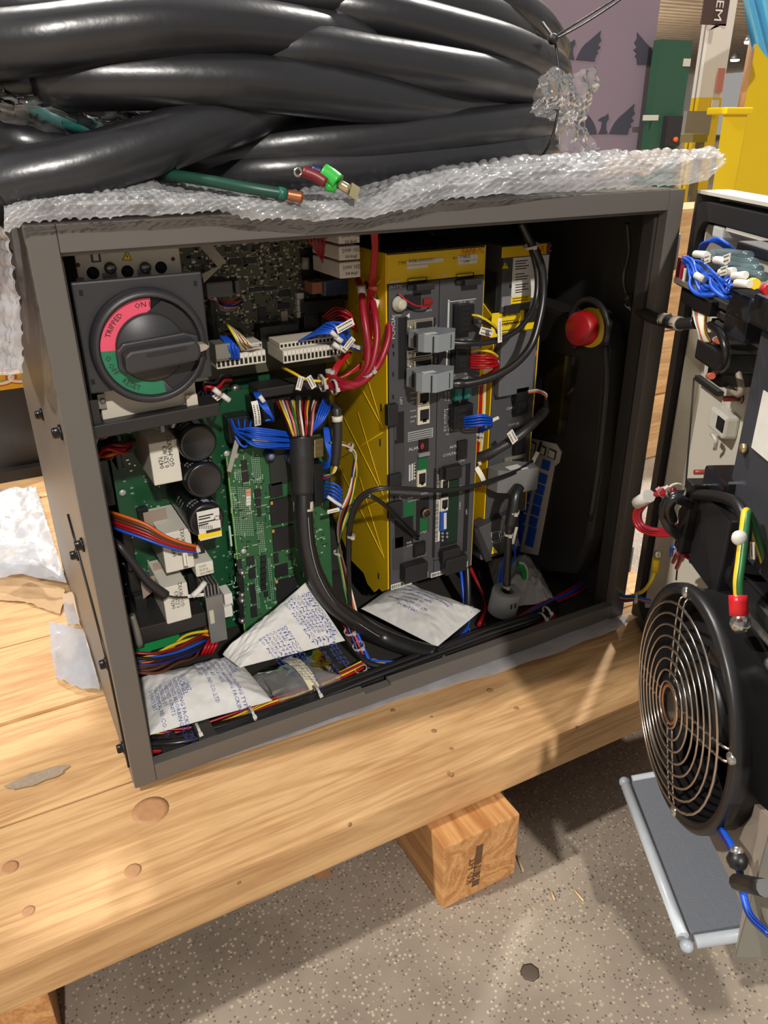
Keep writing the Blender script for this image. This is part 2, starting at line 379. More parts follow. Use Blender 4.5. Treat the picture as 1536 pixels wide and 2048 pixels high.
# purple partition with winged emblems
PY = 2.6
pr = A(1321, 0, Y=PY).x; 
pt = thing('partition_panel', 'tall mauve partition printed with dark winged bird emblems', 'panel', (pr - 1, PY, FZ))
part('sheet', MB().box((-2.5, PY, FZ), (pr, PY + 0.04, 2.3)), mat('mauve', (132, 116, 128), 0.75, var=0.05, scale=4), pt)
em = mat('emblem_ink', (62, 62, 74), 0.8)
def emblem(u, v, left=True, right=True, mid=True):
    c = A(u, v, Y=PY - 0.002); k = A(u + 1, v, Y=PY - 0.002).x - c.x; kz = c.z - A(u, v + 1, Y=PY - 0.002).z
    def poly(q, sgn=1): return MB().prism([(c.x + sgn * x * k, PY - 0.004, c.z + y * kz) for x, y in q], (0, 0.0035, 0))
    wing = [(12, 0), (50, -2), (52, 10), (56, 14), (53, 20), (60, 26), (54, 32), (60, 40), (56, 48), (57, 60), (47, 50), (38, 41), (29, 33), (22, 24), (17, 14)]
    if right: part('emblem', poly(wing), em, pt)
    if left: part('emblem', poly(wing, -1), em, pt)
    if mid: part('emblem', poly([(-9, 0), (9, 0), (5, 10), (4, 22), (8, 30), (6, 40), (0, 35), (-6, 33), (-13, 27), (-4, 25), (-5, 12)]), em, pt)
emblem(1140, 119); emblem(1325, 129, right=False, mid=False); emblem(1206, 268); emblem(960, 112)
# green panel
gp = thing('green_screen', 'flat dark green screen standing beside the mauve partition', 'screen', (A(1340, 300, Y=2.5).x, 2.5, FZ))
a, b = A(1296, 300, Y=2.5), A(1386, 82, Y=2.5)
part('sheet', MB().box((a.x, 2.5, FZ), (b.x, 2.55, b.z)), mat('panel_green', (44, 82, 62), 0.6, var=0.06, scale=5), gp)
part('sticker', fbox(1369, 117, 1380, 133, 2.495, 0.005), mat('sticker', (205, 200, 185)), gp)
part('sticker', fbox(1287, 230, 1317, 241, 2.495, 0.005), MATS['sticker'], gp)
# white and yellow post with hanging banner
cx = A(1436, 100, Y=4.2)
pc = thing('steel_post', 'tall white steel post with yellow painted foot', 'post', (cx.x, 4.2, FZ))
q = A(1420, 195, Y=4.2).z; hw = (A(1462, 100, Y=4.2).x - A(1415, 100, Y=4.2).x) / 2
for nm, z0, z1, mm in (('upper_shaft', q, 5.2, mat('post_white', (214, 208, 200), 0.5)), ('lower_shaft', FZ, q, mat('post_yellow', (212, 178, 20), 0.5))):
    part(nm, MB().box((cx.x - hw, 4.2, z0), (cx.x + hw, 4.23, z1)).box((cx.x - hw + 0.06, 4.30, z0), (cx.x + hw + 0.06, 4.33, z1)).box((cx.x + 0.01, 4.231, z0), (cx.x + 0.05, 4.299, z1)), mm, pc)
part('notice', fbox(1438, 136, 1444, 184, 4.19, 0.006), mat('notice_red', (190, 120, 106)), pc)
part('notice', fbox(1425, 200, 1437, 215, 4.19, 0.006), mat('sticker', (205, 200, 185)), pc)
bn = thing('hanging_banner', 'brown hanging banner with white capital letters on the post', 'banner', A(1432, 55, Y=4.0))
part('cloth', fbox(1418, -60, 1452, 52, 4.0, 0.01), mat('banner_brown', (70, 52, 52), 0.8), bn)
part('pointed_hem', MB().prism([A(1414, 50, Y=4.0), A(1452, 48, Y=4.0), A(1450, 58, Y=4.0), A(1434, 48, Y=4.0), A(1416, 62, Y=4.0)], (0, 0.008, 0)), mat('banner_hem', (206, 190, 196)), bn)
text('EM', bn, A(1428, 41, Y=3.995), V((0, 0, -1)), V((1, 0, 0)), 0.105, mat('banner_letters', (226, 220, 220)), align='R', name='lettering')
# yellow machine panel, bin, bollard
yp = thing('yellow_machine', 'large bright yellow machine housing at the right edge', 'machine', (A(1500, 300, Y=3.0).x, 3.0, FZ))
a, b = A(1444, 385, Y=2.9), A(1527, 0, Y=2.9)
ym = mat('machine_yellow', (232, 196, 8), 0.45, var=0.04, scale=4)
part('housing', MB().prism([A(1437, 400, Y=2.9), A(1640, 400, Y=2.9), A(1640, -120, Y=2.9), A(1530, -60, Y=2.9), A(1480, 215, Y=2.9)], (0.75, 0.55, 0)), ym, yp)
part('plinth', MB().prism([(A(1437, 400, Y=2.9).x, 2.9, FZ), (A(1640, 400, Y=2.9).x, 2.9, FZ), A(1640, 400, Y=2.9), A(1437, 400, Y=2.9)], (0.75, 0.55, 0)), ym, yp)
part('edge_trim', MB().tube([A(1481, 215, Y=2.88), A(1531, -60, Y=2.88)], 0.02, 6, 1), mat('trim_peach', (224, 178, 140), 0.6), yp)
bi = thing('yellow_bin', 'yellow plastic bin with a rolled rim left of the yellow machine', 'bin', (A(1470, 300, Y=2.8).x, 2.8, FZ))
a, b = A(1447, 225, Y=2.75), A(1495, 225, Y=2.75)
part('body', MB().prism([(a.x + 0.02, 2.75, FZ), (b.x, 2.75, FZ), (b.x, 2.75, a.z), (a.x, 2.75, a.z)], (0.08, 0.06, 0)), ym, bi)
part('rim', MB().box((a.x - 0.01, 2.72, a.z - 0.01), (b.x + 0.01, 2.86, a.z + 0.025)), ym, bi, bev=0.008)
bo = thing('blue_drape', 'light blue plastic drape hanging at the upper right corner', 'sheet', A(1510, 90, Y=2.6))
fold = lambda s, t_: A(1478 + 62 * s + 26 * (1 - t_) - 8 * math.sin(5 * s), 105 - 150 * t_ - 18 * math.sin(7 * s) * (1 - t_), Y=2.6 + 0.03 * math.sin(14 * s + 2 * t_))
part('sheet', MB().grid(fold, 24, 10), mat('drape_blue', (110, 190, 226), 0.4), bo)
# grey switch box and bench in the distance
sw = thing('pushbutton_box', 'black pushbutton box with an orange button fixed to the green screen', 'switch', A(1355, 290, Y=2.469))
part('body', fbox(1337, 232, 1358, 292, 2.469, 0.0305), mat('far_black', (44, 40, 42)), sw)
part('button', MB().lathe(A(1349, 279, Y=2.469), (0, -1, 0), [(0.012, 0.0), (0.012, 0.012), (0.004, 0.016)], 12), mat('btn_orange', (240, 96, 30)), sw)
be = thing('workbench', 'grey steel workbench with a pale tray far behind the green screen', 'bench', (A(1390, 290, Y=3.4).x, 3.4, FZ))
part('top', fbox(1355, 268, 1415, 285, 3.4, 0.5), mat('bench_steel', (150, 150, 148), 0.4, 0.5), be)
part('back_panel', fbox(1375, 222, 1418, 270, 3.9, 0.03), mat('bench_grey', (132, 130, 126)), be)
z1 = A(1385, 285, Y=3.4).z
for u in (1362, 1410): x = A(u, 285, Y=3.4).x; part('leg', MB().box((x - 0.02, 3.42, FZ), (x + 0.02, 3.46, z1)), MATS['bench_grey'], be)

# ---------------------------------------------------------------- pallet under the cabinet
pal = thing('pallet', 'heavy pine pallet of thick planks carrying the grey cabinet', 'pallet', (0.1, 0.2, FZ))
PW = [wood_mat('pine_%d' % i, (204, 165, 117), (172, 130, 86), 'X', 1.3 * i + 0.4) for i in range(3)]
def plank(y0, y1, x0, x1, mm, z1=0.0, th=0.0465, skew=0.0):
    return part('plank', MB().prism([(x0, y0, z1 - th), (x1, y0 + skew, z1 - th), (x1, y0 + skew, z1), (x0, y0, z1)], (0, y1 - y0, 0)), mm, pal, bev=0.0035)
ys = [-0.127 + 0.146 * i for i in range(9)]
for i in range(8): plank(ys[i], ys[i + 1] - 0.0025, -0.62, 0.70, PW[i % 3], z1=(0.0, -0.0015, 0.0, -0.001)[i % 4])
SW = [wood_mat('stringer_%d' % i, (206, 156, 102), (164, 110, 62), 'Y', 2.1 * i + 0.3) for i in range(2)]
for i, (x0, x1, y0) in enumerate(((0.2412, 0.3275, -0.1575), (-0.19, -0.102, -0.118), (0.60, 0.688, -0.11), (-0.6, -0.512, -0.12))):
    part('stringer', MB().box((x0, y0, FZ), (x1, 1.04, -0.0468)), SW[i % 2], pal, bev=0.002)
knot_m = mat('knot', (172, 126, 86), 0.6, var=0.22, scale=160)
for (u, v, r) in ((301, 1621, 0.0165), (266, 1741, 0.007), (20, 1735, 0.007), (57, 1822, 0.005)):
    p = A(u, v, Z=0.0)
    part('knot', MB().lathe(p, (0, 0, 1), [(0.0, -0.002), (r * 1.0, -0.002), (r, 0.0002), (r * 0.7, 0.0004), (0.0, 0.0004)], 20), knot_m, pal)
dent = mat('dent', (150, 112, 74), 0.8, var=0.3, scale=200)
for (u, v, r) in ((1033, 1417, 0.006), (903, 1498, 0.005), (868, 1462, 0.006), (980, 1381, 0.008), (786, 1421, 0.006), (863, 1434, 0.004)):
    p = A(u, v, Z=0.0)
    part('nail_dent', MB().lathe(p, (0, 0, 1), [(0.0, -0.001), (r * 0.55, -0.001), (r * 0.5, 0.0001), (r * 0.25, 0.00025), (0.0, 0.0003)], 9), dent, pal)
for (u, v) in ((905, 1551), (700, 1650), (1153, 1455), (478, 1765)):
    p = A(u, v, Y=-0.127); part('nail_dent', MB().lathe(p, (0, -1, 0), [(0.0, -0.001), (0.0025, -0.001), (0.002, 0.0002), (0.0, 0.0003)], 8), dent, pal)
# grey scuff on the left plank and stamp on the stringer end
p = A(75, 1555, Z=0.0)
part('scuff', MB().add([p + V((0.028 * math.cos(a) * (1 + 0.12 * math.sin(5 * a)), 0.008 * math.sin(a) * (1 + 0.15 * math.cos(7 * a)), 0.0002)) for a in [i * 0.35 for i in range(18)]], [tuple(range(18))]), mat('scuff_grey', (150, 134, 114), 0.7, var=0.3, scale=300), pal)
SY = -0.1575
st = MB(); a, b = A(940, 1697, Y=SY), A(972, 1775, Y=SY)
sq = [A(939, 1700, Y=SY - 0.0002), A(967, 1687, Y=SY - 0.0002), A(958, 1768, Y=SY - 0.0002), A(928, 1782, Y=SY - 0.0002)]
stamp_m = mat('stamp_ink', (96, 66, 42), 0.8, var=0.4, scale=300)
stm = part('stamp', MB().add([sq[3].lerp(sq[2], 0.5), sq[2], sq[1], sq[0].lerp(sq[1], 0.5)], [(0, 1, 2, 3)]), stamp_m, pal)
for k, s in enumerate(('KD HT', 'K IN')):
    text(s, stm, A(946 + 13 * k, 1764 - 8 * k, Y=SY - 0.0004), (sq[0] - sq[3]), -XD, 0.0115, mat('stamp_light', (196, 140, 84), 0.8) if k else stamp_m)

# ---------------------------------------------------------------- cabinet shell
W, H, DEP = 0.600, 0.498, 0.47
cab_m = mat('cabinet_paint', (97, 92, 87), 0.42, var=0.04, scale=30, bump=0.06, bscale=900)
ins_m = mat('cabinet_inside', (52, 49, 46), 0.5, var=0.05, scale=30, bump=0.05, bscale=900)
cab = thing('control_cabinet', 'dark grey steel control cabinet with open front standing on the pallet', 'cabinet', (0.3, 0.2, 0.0))
B0 = 0.0045
part('side_panel', MB().box((0, 0.012, B0), (0.002, DEP, H)), cab_m, cab)
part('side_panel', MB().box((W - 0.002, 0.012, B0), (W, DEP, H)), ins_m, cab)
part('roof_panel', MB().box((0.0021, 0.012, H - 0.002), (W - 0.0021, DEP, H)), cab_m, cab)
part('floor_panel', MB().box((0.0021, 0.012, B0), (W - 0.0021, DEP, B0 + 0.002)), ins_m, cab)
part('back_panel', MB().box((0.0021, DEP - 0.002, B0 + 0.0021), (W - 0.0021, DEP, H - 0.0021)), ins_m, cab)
part('mounting_plate', MB().box((0.012, 0.262, 0.012), (0.588, 0.265, 0.488)), mat('plate_dark', (44, 42, 40), 0.5), cab)
# front frame: four flanges, each folded from sheet
def flange(poly, nm='frame_flange'): return part(nm, MB().prism(poly, (0, 0.0118, 0)), cab_m, cab, bev=0.0008)
flange([(0, 0, B0), (0.020, 0, B0), (0.020, 0, H), (0, 0, H)])
flange([(W - 0.020, 0, B0), (W, 0, B0), (W, 0, H), (W - 0.020, 0, H)])
flange([(0.0202, 0, 0.4795), (W - 0.0202, 0, 0.4795), (W - 0.0202, 0, H), (0.0202, 0, H)])
nx0, nx1 = A(730, 1385, Y=0).x, A(782, 1365, Y=0).x
flange([(0.0202, 0, B0), (W - 0.0202, 0, B0), (W - 0.0202, 0, 0.0245), (nx1, 0, 0.0245), (nx1, 0, 0.0205), (nx0, 0, 0.0205), (nx0, 0, 0.0245), (0.0202, 0, 0.0245)])
part('frame_lip', MB().box((0.0202, 0.006, 0.4765), (W - 0.0202, 0.03, 0.4793)), cab_m, cab, bev=0.0008)
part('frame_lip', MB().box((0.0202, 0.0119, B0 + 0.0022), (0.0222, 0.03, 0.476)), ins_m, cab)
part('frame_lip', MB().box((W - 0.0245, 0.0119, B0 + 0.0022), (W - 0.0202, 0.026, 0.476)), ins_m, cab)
# black bolts along the left edge
bolt_m = mat('black_bolt', (26, 25, 25), 0.3, 0.4)
for v, w in ((745, 0.02), (975, 0.03), (1293, 0.03), (1515, 0.03), (1096, 0.12), (835, 0.2)):
    edge = A(58 + (v - 452) * 0.2, v, X=0.0)
    z = A(60, v, Y=w).z if False else None
    f_ = (v - 452) / 1133.0; zz = H * (1 - f_) * 1.0
    c = V((-0.0001, w, max(0.02, zz - 0.02 * (v < 1200))))
    part('bolt', MB().lathe(c, (-1, 0, 0), [(0.0062, 0.0), (0.0062, 0.0018), (0.0044, 0.0018), (0.0044, 0.0055), (0.0036, 0.0068)], 14), bolt_m, cab)
part('seam_strip', MB().tube([V((-0.0006, 0.125, 0.235)), V((-0.0006, 0.03, 0.155)), V((-0.0006, 0.014, 0.10)), V((-0.0006, 0.014, 0.02))], 0.0013, 6, 4), bolt_m, cab)
# feet hidden below, film the cabinet stands on
film_white = film_mat('film_white', (214, 219, 228), white=0.72, rough=0.25, bump=0.25)
def under(s, t_):
    x = 0.004 + 0.596 * s; y0 = 0.006 - 0.030 * min(1, s * 1.6) ** 1.5 - 0.004 * math.sin(9 * s); y = y0 + (0.47 - y0) * t_
    z = 0.0012 + (1 - t_) ** 12 * (0.003 + 0.010 * s ** 4 + 0.003 * math.sin(24 * s) ** 2 * s)
    return V((x, y, min(z, 0.0041 if y > -0.002 else 0.02)))
solo('packing_sheet', MB().grid(under, 120, 40), film_white, 'thin white plastic sheet poking out from under the cabinet front', 'plastic sheet')

# ---------------------------------------------------------------- cabinet door, hinged at the right edge and swung open
DANG = math.radians(27.5)
DP0 = V((0.6135, 0.0, 0.0)); DH = V((-math.sin(DANG), -math.cos(DANG), 0)); DN = V((-math.cos(DANG), math.sin(DANG), 0))
def D(s, o, z): return DP0 + DH * s + DN * o + ZD * z
def DPX(u, v, o=0.0):
    """door coordinates (s, z) of pixel (u, v) on the plane o in front of the door"""
    d = CR * ((u - 768) / FPX) + CD * ((v - 1024) / FPX) + CF; p0 = DP0 + DN * o
    t = (p0 - CAM).dot(DN) / d.dot(DN); p = CAM + d * t
    return (p - p0).dot(DH), p.z
def DQ(u, v, o=0.0): s, z = DPX(u, v, o); return D(s, o, z)
def dbox(s0, s1, o0, o1, z0, z1):
    return MB().obox(D((s0 + s1) / 2, (o0 + o1) / 2, (z0 + z1) / 2), DH * abs(s1 - s0) / 2, DN * abs(o1 - o0) / 2, ZD * abs(z1 - z0) / 2)
def dpbox(u0, v0, u1, v1, o, depth):
    um, vm = (u0 + u1) / 2, (v0 + v1) / 2; s0, s1 = DPX(u0, vm, o)[0], DPX(u1, vm, o)[0]; z1, z0 = DPX(um, v0, o)[1], DPX(um, v1, o)[1]
    return dbox(min(s0, s1), max(s0, s1), o - depth, o, min(z0, z1), max(z0, z1))
door = thing('cabinet_door', 'open cabinet door with pale inner face and black rubber gasket', 'cabinet door', D(0.3, -0.02, 0.0))
cream = mat('door_inner', (205, 199, 183), 0.5, var=0.05, scale=20)
part('outer_skin', dbox(0, 0.585, -0.034, -0.031, 0.003, 0.497), cab_m, door)
part('inner_skin', dbox(0.002, 0.583, -0.0308, -0.024, 0.006, 0.494), cream, door)
for a_ in ((0, 0.003, -0.0308, -0.001, 0.003, 0.497), (0.582, 0.585, -0.0308, -0.001, 0.003, 0.497), (0.0032, 0.5818, -0.0308, -0.001, 0.494, 0.497), (0.0032, 0.5818, -0.0308, -0.001, 0.003, 0.006)):
    part('rim', dbox(*a_), cream if a_[4] > 0.4 else cab_m, door)
gasket_m = mat('gasket', (26, 25, 25), 0.6)
g0, g1, gz0, gz1 = 0.006, 0.578, 0.008, 0.488
cr = 0.02; loop = []
for (cs, cz, a0) in ((g0 + cr, gz1 - cr, 90), (g1 - cr, gz1 - cr, 0), (g1 - cr, gz0 + cr, -90), (g0 + cr, gz0 + cr, -180)):
    for k in range(5):
        a_ = math.radians(a0 + 90 - 22.5 * k); loop.append((cs + cr * math.cos(a_), cz + cr * math.sin(a_)))
R_ = []
for k, (s, z) in enumerate(loop):
    cs, cz = (g0 + g1) / 2, (gz0 + gz1) / 2
    i_s = s + (0.016 if s < cs else -0.016) * 1.0; i_z = z + (0.016 if z < cz else -0.016)
    R_.append([D(s, -0.0238, z), D(i_s, -0.0238, i_z), D(i_s, 0.001, i_z), D(s, 0.001, z)])
part('gasket', MB().rings(R_, False, False, closed=True), gasket_m, door)
part('inner_lip', dbox(0.0255, 0.0285, -0.0238, -0.006, 0.024, 0.468), mat('lip_light', (196, 188, 172), 0.4), door)
part('inner_lip', dbox(0.03, 0.56, -0.0238, -0.006, 0.465, 0.468), MATS['lip_light'], door)
part('mounting_plate', dbox(0.062, 0.56, -0.0238, -0.012, 0.02, 0.38), cream, door, bev=0.002)
part('hinge', MB().cyl(DP0 + V((-0.004, 0.012, 0.42)), DP0 + V((-0.004, 0.012, 0.455)), 0.0045, 12), mat('hinge_white', (206, 200, 190), 0.4), door)
part('hinge', MB().cyl(DP0 + V((-0.004, 0.012, 0.06)), DP0 + V((-0.004, 0.012, 0.095)), 0.0045, 12), MATS['hinge_white'], door)
part('hinge_pin', MB().cyl(DP0 + V((-0.004, 0.012, 0.385)), DP0 + V((-0.004, 0.012, 0.42)), 0.0022, 8), mat('pin_brown', (120, 96, 80), 0.4, 0.4), door)
# ---------------------------------------------------------------- coil of thick cable on top
cable_m = mat('cable_jacket', (33, 33, 36), 0.30, var=0.15, scale=40, bump=0.18, bscale=70, spec=0.7)
coil = thing('cable_coil', 'big coil of thick black cable lying on top of the cabinet', 'cable', (0.22, 0.22, 0.50))
def loop_cable(front, r=0.0195, back=0.40, lift=0.0, lx=-0.16, rx=None):
    P = AY(front); a, b = P[0], P[-1]; z = max(0.522, (a.z + b.z) / 2 + lift)
    rx = rx or b.x + 0.035
    Q = P + [V((rx, (b.y + back) / 2 - 0.02, b.z + lift * 0.4)), V((b.x - 0.06, back, z)), V(((a.x + b.x) / 2, back + 0.03, z + 0.01)), V((a.x - 0.02 if a.x < 0.05 else 0.05, back, z)), V((min(a.x - 0.05, lx), (a.y + back) / 2, max(0.522, a.z) + lift * 0.3))]
    part('cable_loop', MB().tube(Q, r, 14, 10, closed=True), cable_m, coil)
loop_cable([(300, 352, .12), (520, 345, .07), (720, 330, .06), (900, 312, .07), (1040, 300, .10), (1088, 292, .15)], 0.018)
loop_cable([(250, 325, .13), (430, 312, .09), (600, 292, .065), (780, 275, .06), (950, 258, .075), (1060, 247, .11), (1098, 240, .16)], 0.0195)
loop_cable([(-130, 430, .05), (0, 372, .035), (150, 338, .03), (300, 292, .035), (440, 243, .05), (560, 215, .08), (720, 225, .12), (900, 235, .15), (1040, 225, .19)], 0.0205)
loop_cable([(60, 170, .10), (130, 163, .06), (300, 160, .045), (480, 165, .04), (640, 183, .045), (780, 203, .055), (900, 214, .08), (1010, 205, .13)], 0.0195)
loop_cable([(160, 140, .13), (330, 118, .09), (480, 108, .065), (620, 106, .055), (760, 125, .055), (900, 146, .06), (1000, 163, .09), (1052, 180, .14)], 0.0195)
loop_cable([(-220, 120, .12), (-80, 98, .065), (60, 84, .045), (200, 66, .04), (340, 55, .04), (500, 60, .05), (640, 78, .07), (780, 90, .10), (900, 110, .13), (1020, 140, .17)], 0.0205)
loop_cable([(300, 40, .16), (500, 20, .12), (660, 20, .09), (780, 38, .08), (900, 66, .085), (1010, 96, .10), (1085, 128, .14), (1108, 150, .2)], 0.0195)
loop_cable([(-220, 60, .15), (-60, 30, .10), (100, 12, .08), (300, -8, .075), (500, -12, .08), (700, -8, .09), (860, 8, .11), (980, 40, .14), (1040, 85, .19)], 0.0195)
loop_cable([(300, -60, .17), (600, -60, .14), (800, -45, .13), (960, -10, .15), (1060, 40, .18), (1100, 90, .24)], 0.0195)
loop_cable([(-160, 175, .2), (0, 215, .16), (120, 250, .13), (300, 275, .12), (480, 250, .15), (700, 240, .18), (950, 210, .22)], 0.0195)
loop_cable([(-160, 250, .12), (-20, 268, .09), (60, 292, .075), (170, 300, .085), (300, 300, .12), (600, 270, .16), (900, 250, .2)], 0.016)
# string tie around the right end, with two long tails
tie = thing('coil_string', 'black string tied around the right end of the cable coil', 'string', A(1090, 315, Y=0.10))
sm = mat('string_black', (24, 23, 24), 0.5)
part('loop', MB().tube(AY([(1085, 45, .13), (1108, 80, .10), (1117, 130, .085), (1118, 190, .08), (1113, 240, .075), (1100, 285, .07), (1080, 318, .08)]), 0.0013, 6, 6), sm, tie)
part('knot', MB().sphere(A(1106, 78, Y=.095), 0.005, 8, 6), sm, tie)
for q in ([(1106, 76, .095), (1150, 48, .10), (1195, 20, .11), (1250, -14, .12)], [(1108, 80, .095), (1160, 52, .11), (1220, 14, .13), (1275, -26, .14)]):
    part('tail', MB().tube(AY(q), 0.0011, 6, 6), sm, tie)

# clear film scraps on the coil
crisp = film_mat('film_crinkled', (232, 226, 220), white=0.17, rough=0.1, gloss=0.02, ior=1.16, bump=0.3)
def scrap(rows, ny=14, nx=14, amp=0.004, seed=0):
    """crumpled sheet over a pixel lattice: rows of (u, v, Y)"""
    G = [[A(*p[:2], Y=p[2]) for p in row] for row in rows]; R, C = len(G), len(G[0])
    def f(s, t_):
        x = s * (C - 1); y = t_ * (R - 1); i = min(int(x), C - 2); j = min(int(y), R - 2); x -= i; y -= j
        p = G[j][i].lerp(G[j][i + 1], x).lerp(G[j + 1][i].lerp(G[j + 1][i + 1], x), y)
        n1 = noise.noise(p * 90 + V((seed, 0, 0))); n2 = noise.noise(p * 220 + V((0, seed, 3)))
        return p + V((n2 * amp * 0.7, -(n1 + 0.5 * n2) * amp, n1 * amp * 0.6))
    return MB().grid(f, nx, ny)
solo('film_tail', scrap([[(1075, 160, .06), (1110, 130, .08), (1135, 150, .1), (1190, 135, .12)], [(1070, 200, .06), (1120, 190, .07), (1160, 195, .1), (1202, 160, .12)], [(1060, 225, .07), (1130, 220, .08), (1150, 235, .1), (1180, 210, .12)], [(1110, 245, .09), (1140, 250, .1), (1156, 256, .11), (1168, 250, .12)], [(1120, 300, .1), (1150, 308, .1), (1175, 305, .11), (1196, 298, .12)]], 70, 50, 0.0045, 3), crisp, 'twisted clear plastic film tail at the right end of the cable coil', 'plastic film')
solo('film_wrap', scrap([[(0, 172, .075), (90, 200, .07), (180, 210, .07), (330, 235, .085)], [(-5, 205, .05), (80, 215, .052), (180, 240, .06), (330, 246, .075)], [(5, 245, .06), (90, 262, .06), (190, 270, .07), (330, 258, .085)]], 30, 60, 0.005, 8), crisp, 'crinkled clear film around a cable at the left of the coil', 'plastic film')
te = MB().tube(AY([(60, 210, .075), (120, 238, .066), (200, 262, .075)]), 0.006, 8, 6)
solo('teal_wire_end', te, mat('teal_sheath', (36, 108, 104), 0.4), 'teal sheathed wire inside crinkled film at the left of the coil', 'wire')

# ---------------------------------------------------------------- bubble wrap over the front top edge
bub_m = film_mat('bubble_film', (238, 238, 240), white=0.46, rough=0.1, gloss=0.06, ior=1.33)
def interp(tab, x):
    for a, b in zip(tab, tab[1:]):
        if x <= b[0]:
            k = (x - a[0]) / (b[0] - a[0]); k = k * k * (3 - 2 * k); return [a[i] + (b[i] - a[i]) * k for i in range(1, len(a))]
    return list(tab[-1][1:])
# u : lower-edge v, upper-edge v
BW = [(8, 470, 418), (60, 447, 402), (150, 441, 384), (300, 437, 378), (420, 430, 388), (520, 440, 396), (620, 448, 398), (720, 441, 390), (800, 425, 364), (900, 403, 340), (1000, 394, 326), (1100, 388, 318), (1250, 381, 310), (1360, 374, 305), (1405, 367, 302), (1424, 352, 301)]
def bubbles(p2, h=0.0032, pitch=0.0100):
    """height of the dome pattern at sheet coordinates p2"""
    x, y = p2; best = 9
    r = y / (pitch * 0.866); j0 = math.floor(r)
    for j in (j0, j0 + 1):
        xo = 0.5 * pitch * (j % 2); i = round((x - xo) / pitch)
        d = math.hypot(x - xo - i * pitch, y - j * pitch * 0.866); best = min(best, d * (1 + 0.35 * math.sin(i * 12.9 + j * 78.2)))
    q = best / (pitch * 0.47)
    return h * math.sqrt(max(0, 1 - q * q))
def wrap_fn(s, t_):
    u = 8 + (1424 - 8) * s
    lo, up = interp(BW, u)
    yl = -0.014 if u < 1000 else -0.014 + 0.012 * min(1, (u - 1000) / 200)
    pl = A(u, lo, Y=yl); pu = A(u, up, Y=0.03)
    pb = V((pu.x + 0.01, 0.13, 0.5005))
    if t_ < 0.5:
        k = t_ / 0.5; p = pl.lerp(pu, k); p += V((0, -0.014 * math.sin(math.pi * k), 0.004 * math.sin(math.pi * k)))
        n = V((0, -0.8, 0.6))
    else:
        k = (t_ - 0.5) / 0.5; p = pu.lerp(pb, k); p.z = max(0.5005, p.z + 0.006 * math.sin(math.pi * k)); n = V((0, -0.2, 0.98))
    sx = s * 0.70; sy = t_ * 0.155
    w = noise.noise(V((sx * 26, sy * 40, 1))) * 0.005 + noise.noise(V((sx * 70, sy * 70, 5))) * 0.0022
    sh = 1.0 if u < 1320 else 1 + (u - 1320) / 104 * 0.3
    q = p + n * (w + bubbles((sx, sy)) + 0.001)
    if q.y > 0.0 and q.z < 0.4995 : q.z = 0.4995
    return q
solo('bubble_wrap', MB().grid(wrap_fn, 380, 84), bub_m, 'long crumpled strip of clear bubble wrap over the cabinet top edge', 'bubble wrap')
def drape_fn(s, t_):
    y = 0.002 + 0.30 * s; z = 0.50 - 0.098 * t_ - 0.012 * math.sin(6 * s)
    x = -0.009 - 0.016 * math.sin(math.pi * min(1, s * 1.6)) - 0.006 * t_ + 0.005 * math.sin(9 * s + 3 * t_)
    return V((x - bubbles((y, z)) - 0.002 + noise.noise(V((y * 40, z * 40, 2))) * 0.003, y, z))
solo('bubble_wrap', MB().grid(drape_fn, 130, 46), bub_m, 'hanging flap of bubble wrap down the left side of the cabinet', 'bubble wrap')

# ---------------------------------------------------------------- loose conductors lying on the bubble wrap
gw = thing('green_conductor', 'dark green insulated conductor with bare copper end on the bubble wrap', 'wire', A(480, 385, Y=0.0))
part('insulation', MB().tube(AY([(330, 348, .035), (420, 362, .012), (500, 377, -.004), (572, 389, -.012)]), 0.0042, 10, 6), mat('dark_green', (14, 62, 48), 0.4), gw)
part('copper_strands', MB().tube(AY([(572, 389, -.012), (588, 392, -.013), (604, 395, -.014)]), lambda k: 0.0036 + 0.0006 * k, 9, 3), mat('copper', (188, 120, 86), 0.35, 0.9), gw)
part('tape_end', MB().tube(AY([(556, 386, -.0115), (571, 389, -.012)]), 0.0046, 10, 2), mat('green_tape', (24, 92, 76), 0.35), gw)
lw = thing('lug_conductors', 'red and green sleeved conductor ends with a tin lug on the bubble wrap', 'wire', A(660, 365, Y=0.0))
part('red_sleeve', MB().tube(AY([(606, 343, -.004), (630, 352, -.008), (652, 366, -.012)]), 0.0042, 10, 4), mat('sleeve_red', (110, 26, 34), 0.4), lw)
part('ring_lug', MB().tube([A(596 + 7 * math.cos(a), 344 + 8 * math.sin(a), Y=-.004) for a in [i * 0.6283 for i in range(10)]], 0.0011, 6, 2, closed=True), mat('tin', (190, 184, 172), 0.25, 0.9), lw)
part('blue_sleeve', MB().tube(AY([(624, 338, .0), (645, 345, -.004)]), 0.0034, 8, 3), mat('sleeve_navy', (32, 36, 84), 0.4), lw)
part('green_sleeve', MB().tube(AY([(646, 344, -.006), (662, 354, -.010), (676, 366, -.014)]), 0.0066, 10, 4), mat('sleeve_green', (48, 164, 60), 0.35), lw)
part('green_sleeve', MB().tube(AY([(650, 372, -.010), (672, 376, -.013)]), 0.0036, 8, 3), MATS['sleeve_green'], lw)
part('tin_lug', MB().tube(AY([(676, 366, -.014), (700, 380, -.018)]), 0.0036, 8, 3), mat('tin_gold', (206, 192, 150), 0.22, 0.9), lw)
c = A(708, 383, Y=-.019); part('tin_lug', MB().obox(c, (A(716, 388, Y=-.02) - c), V((0.0, 0.0008, 0.0)), V((0.0015, 0, 0.0045))), MATS['tin_gold'], lw)

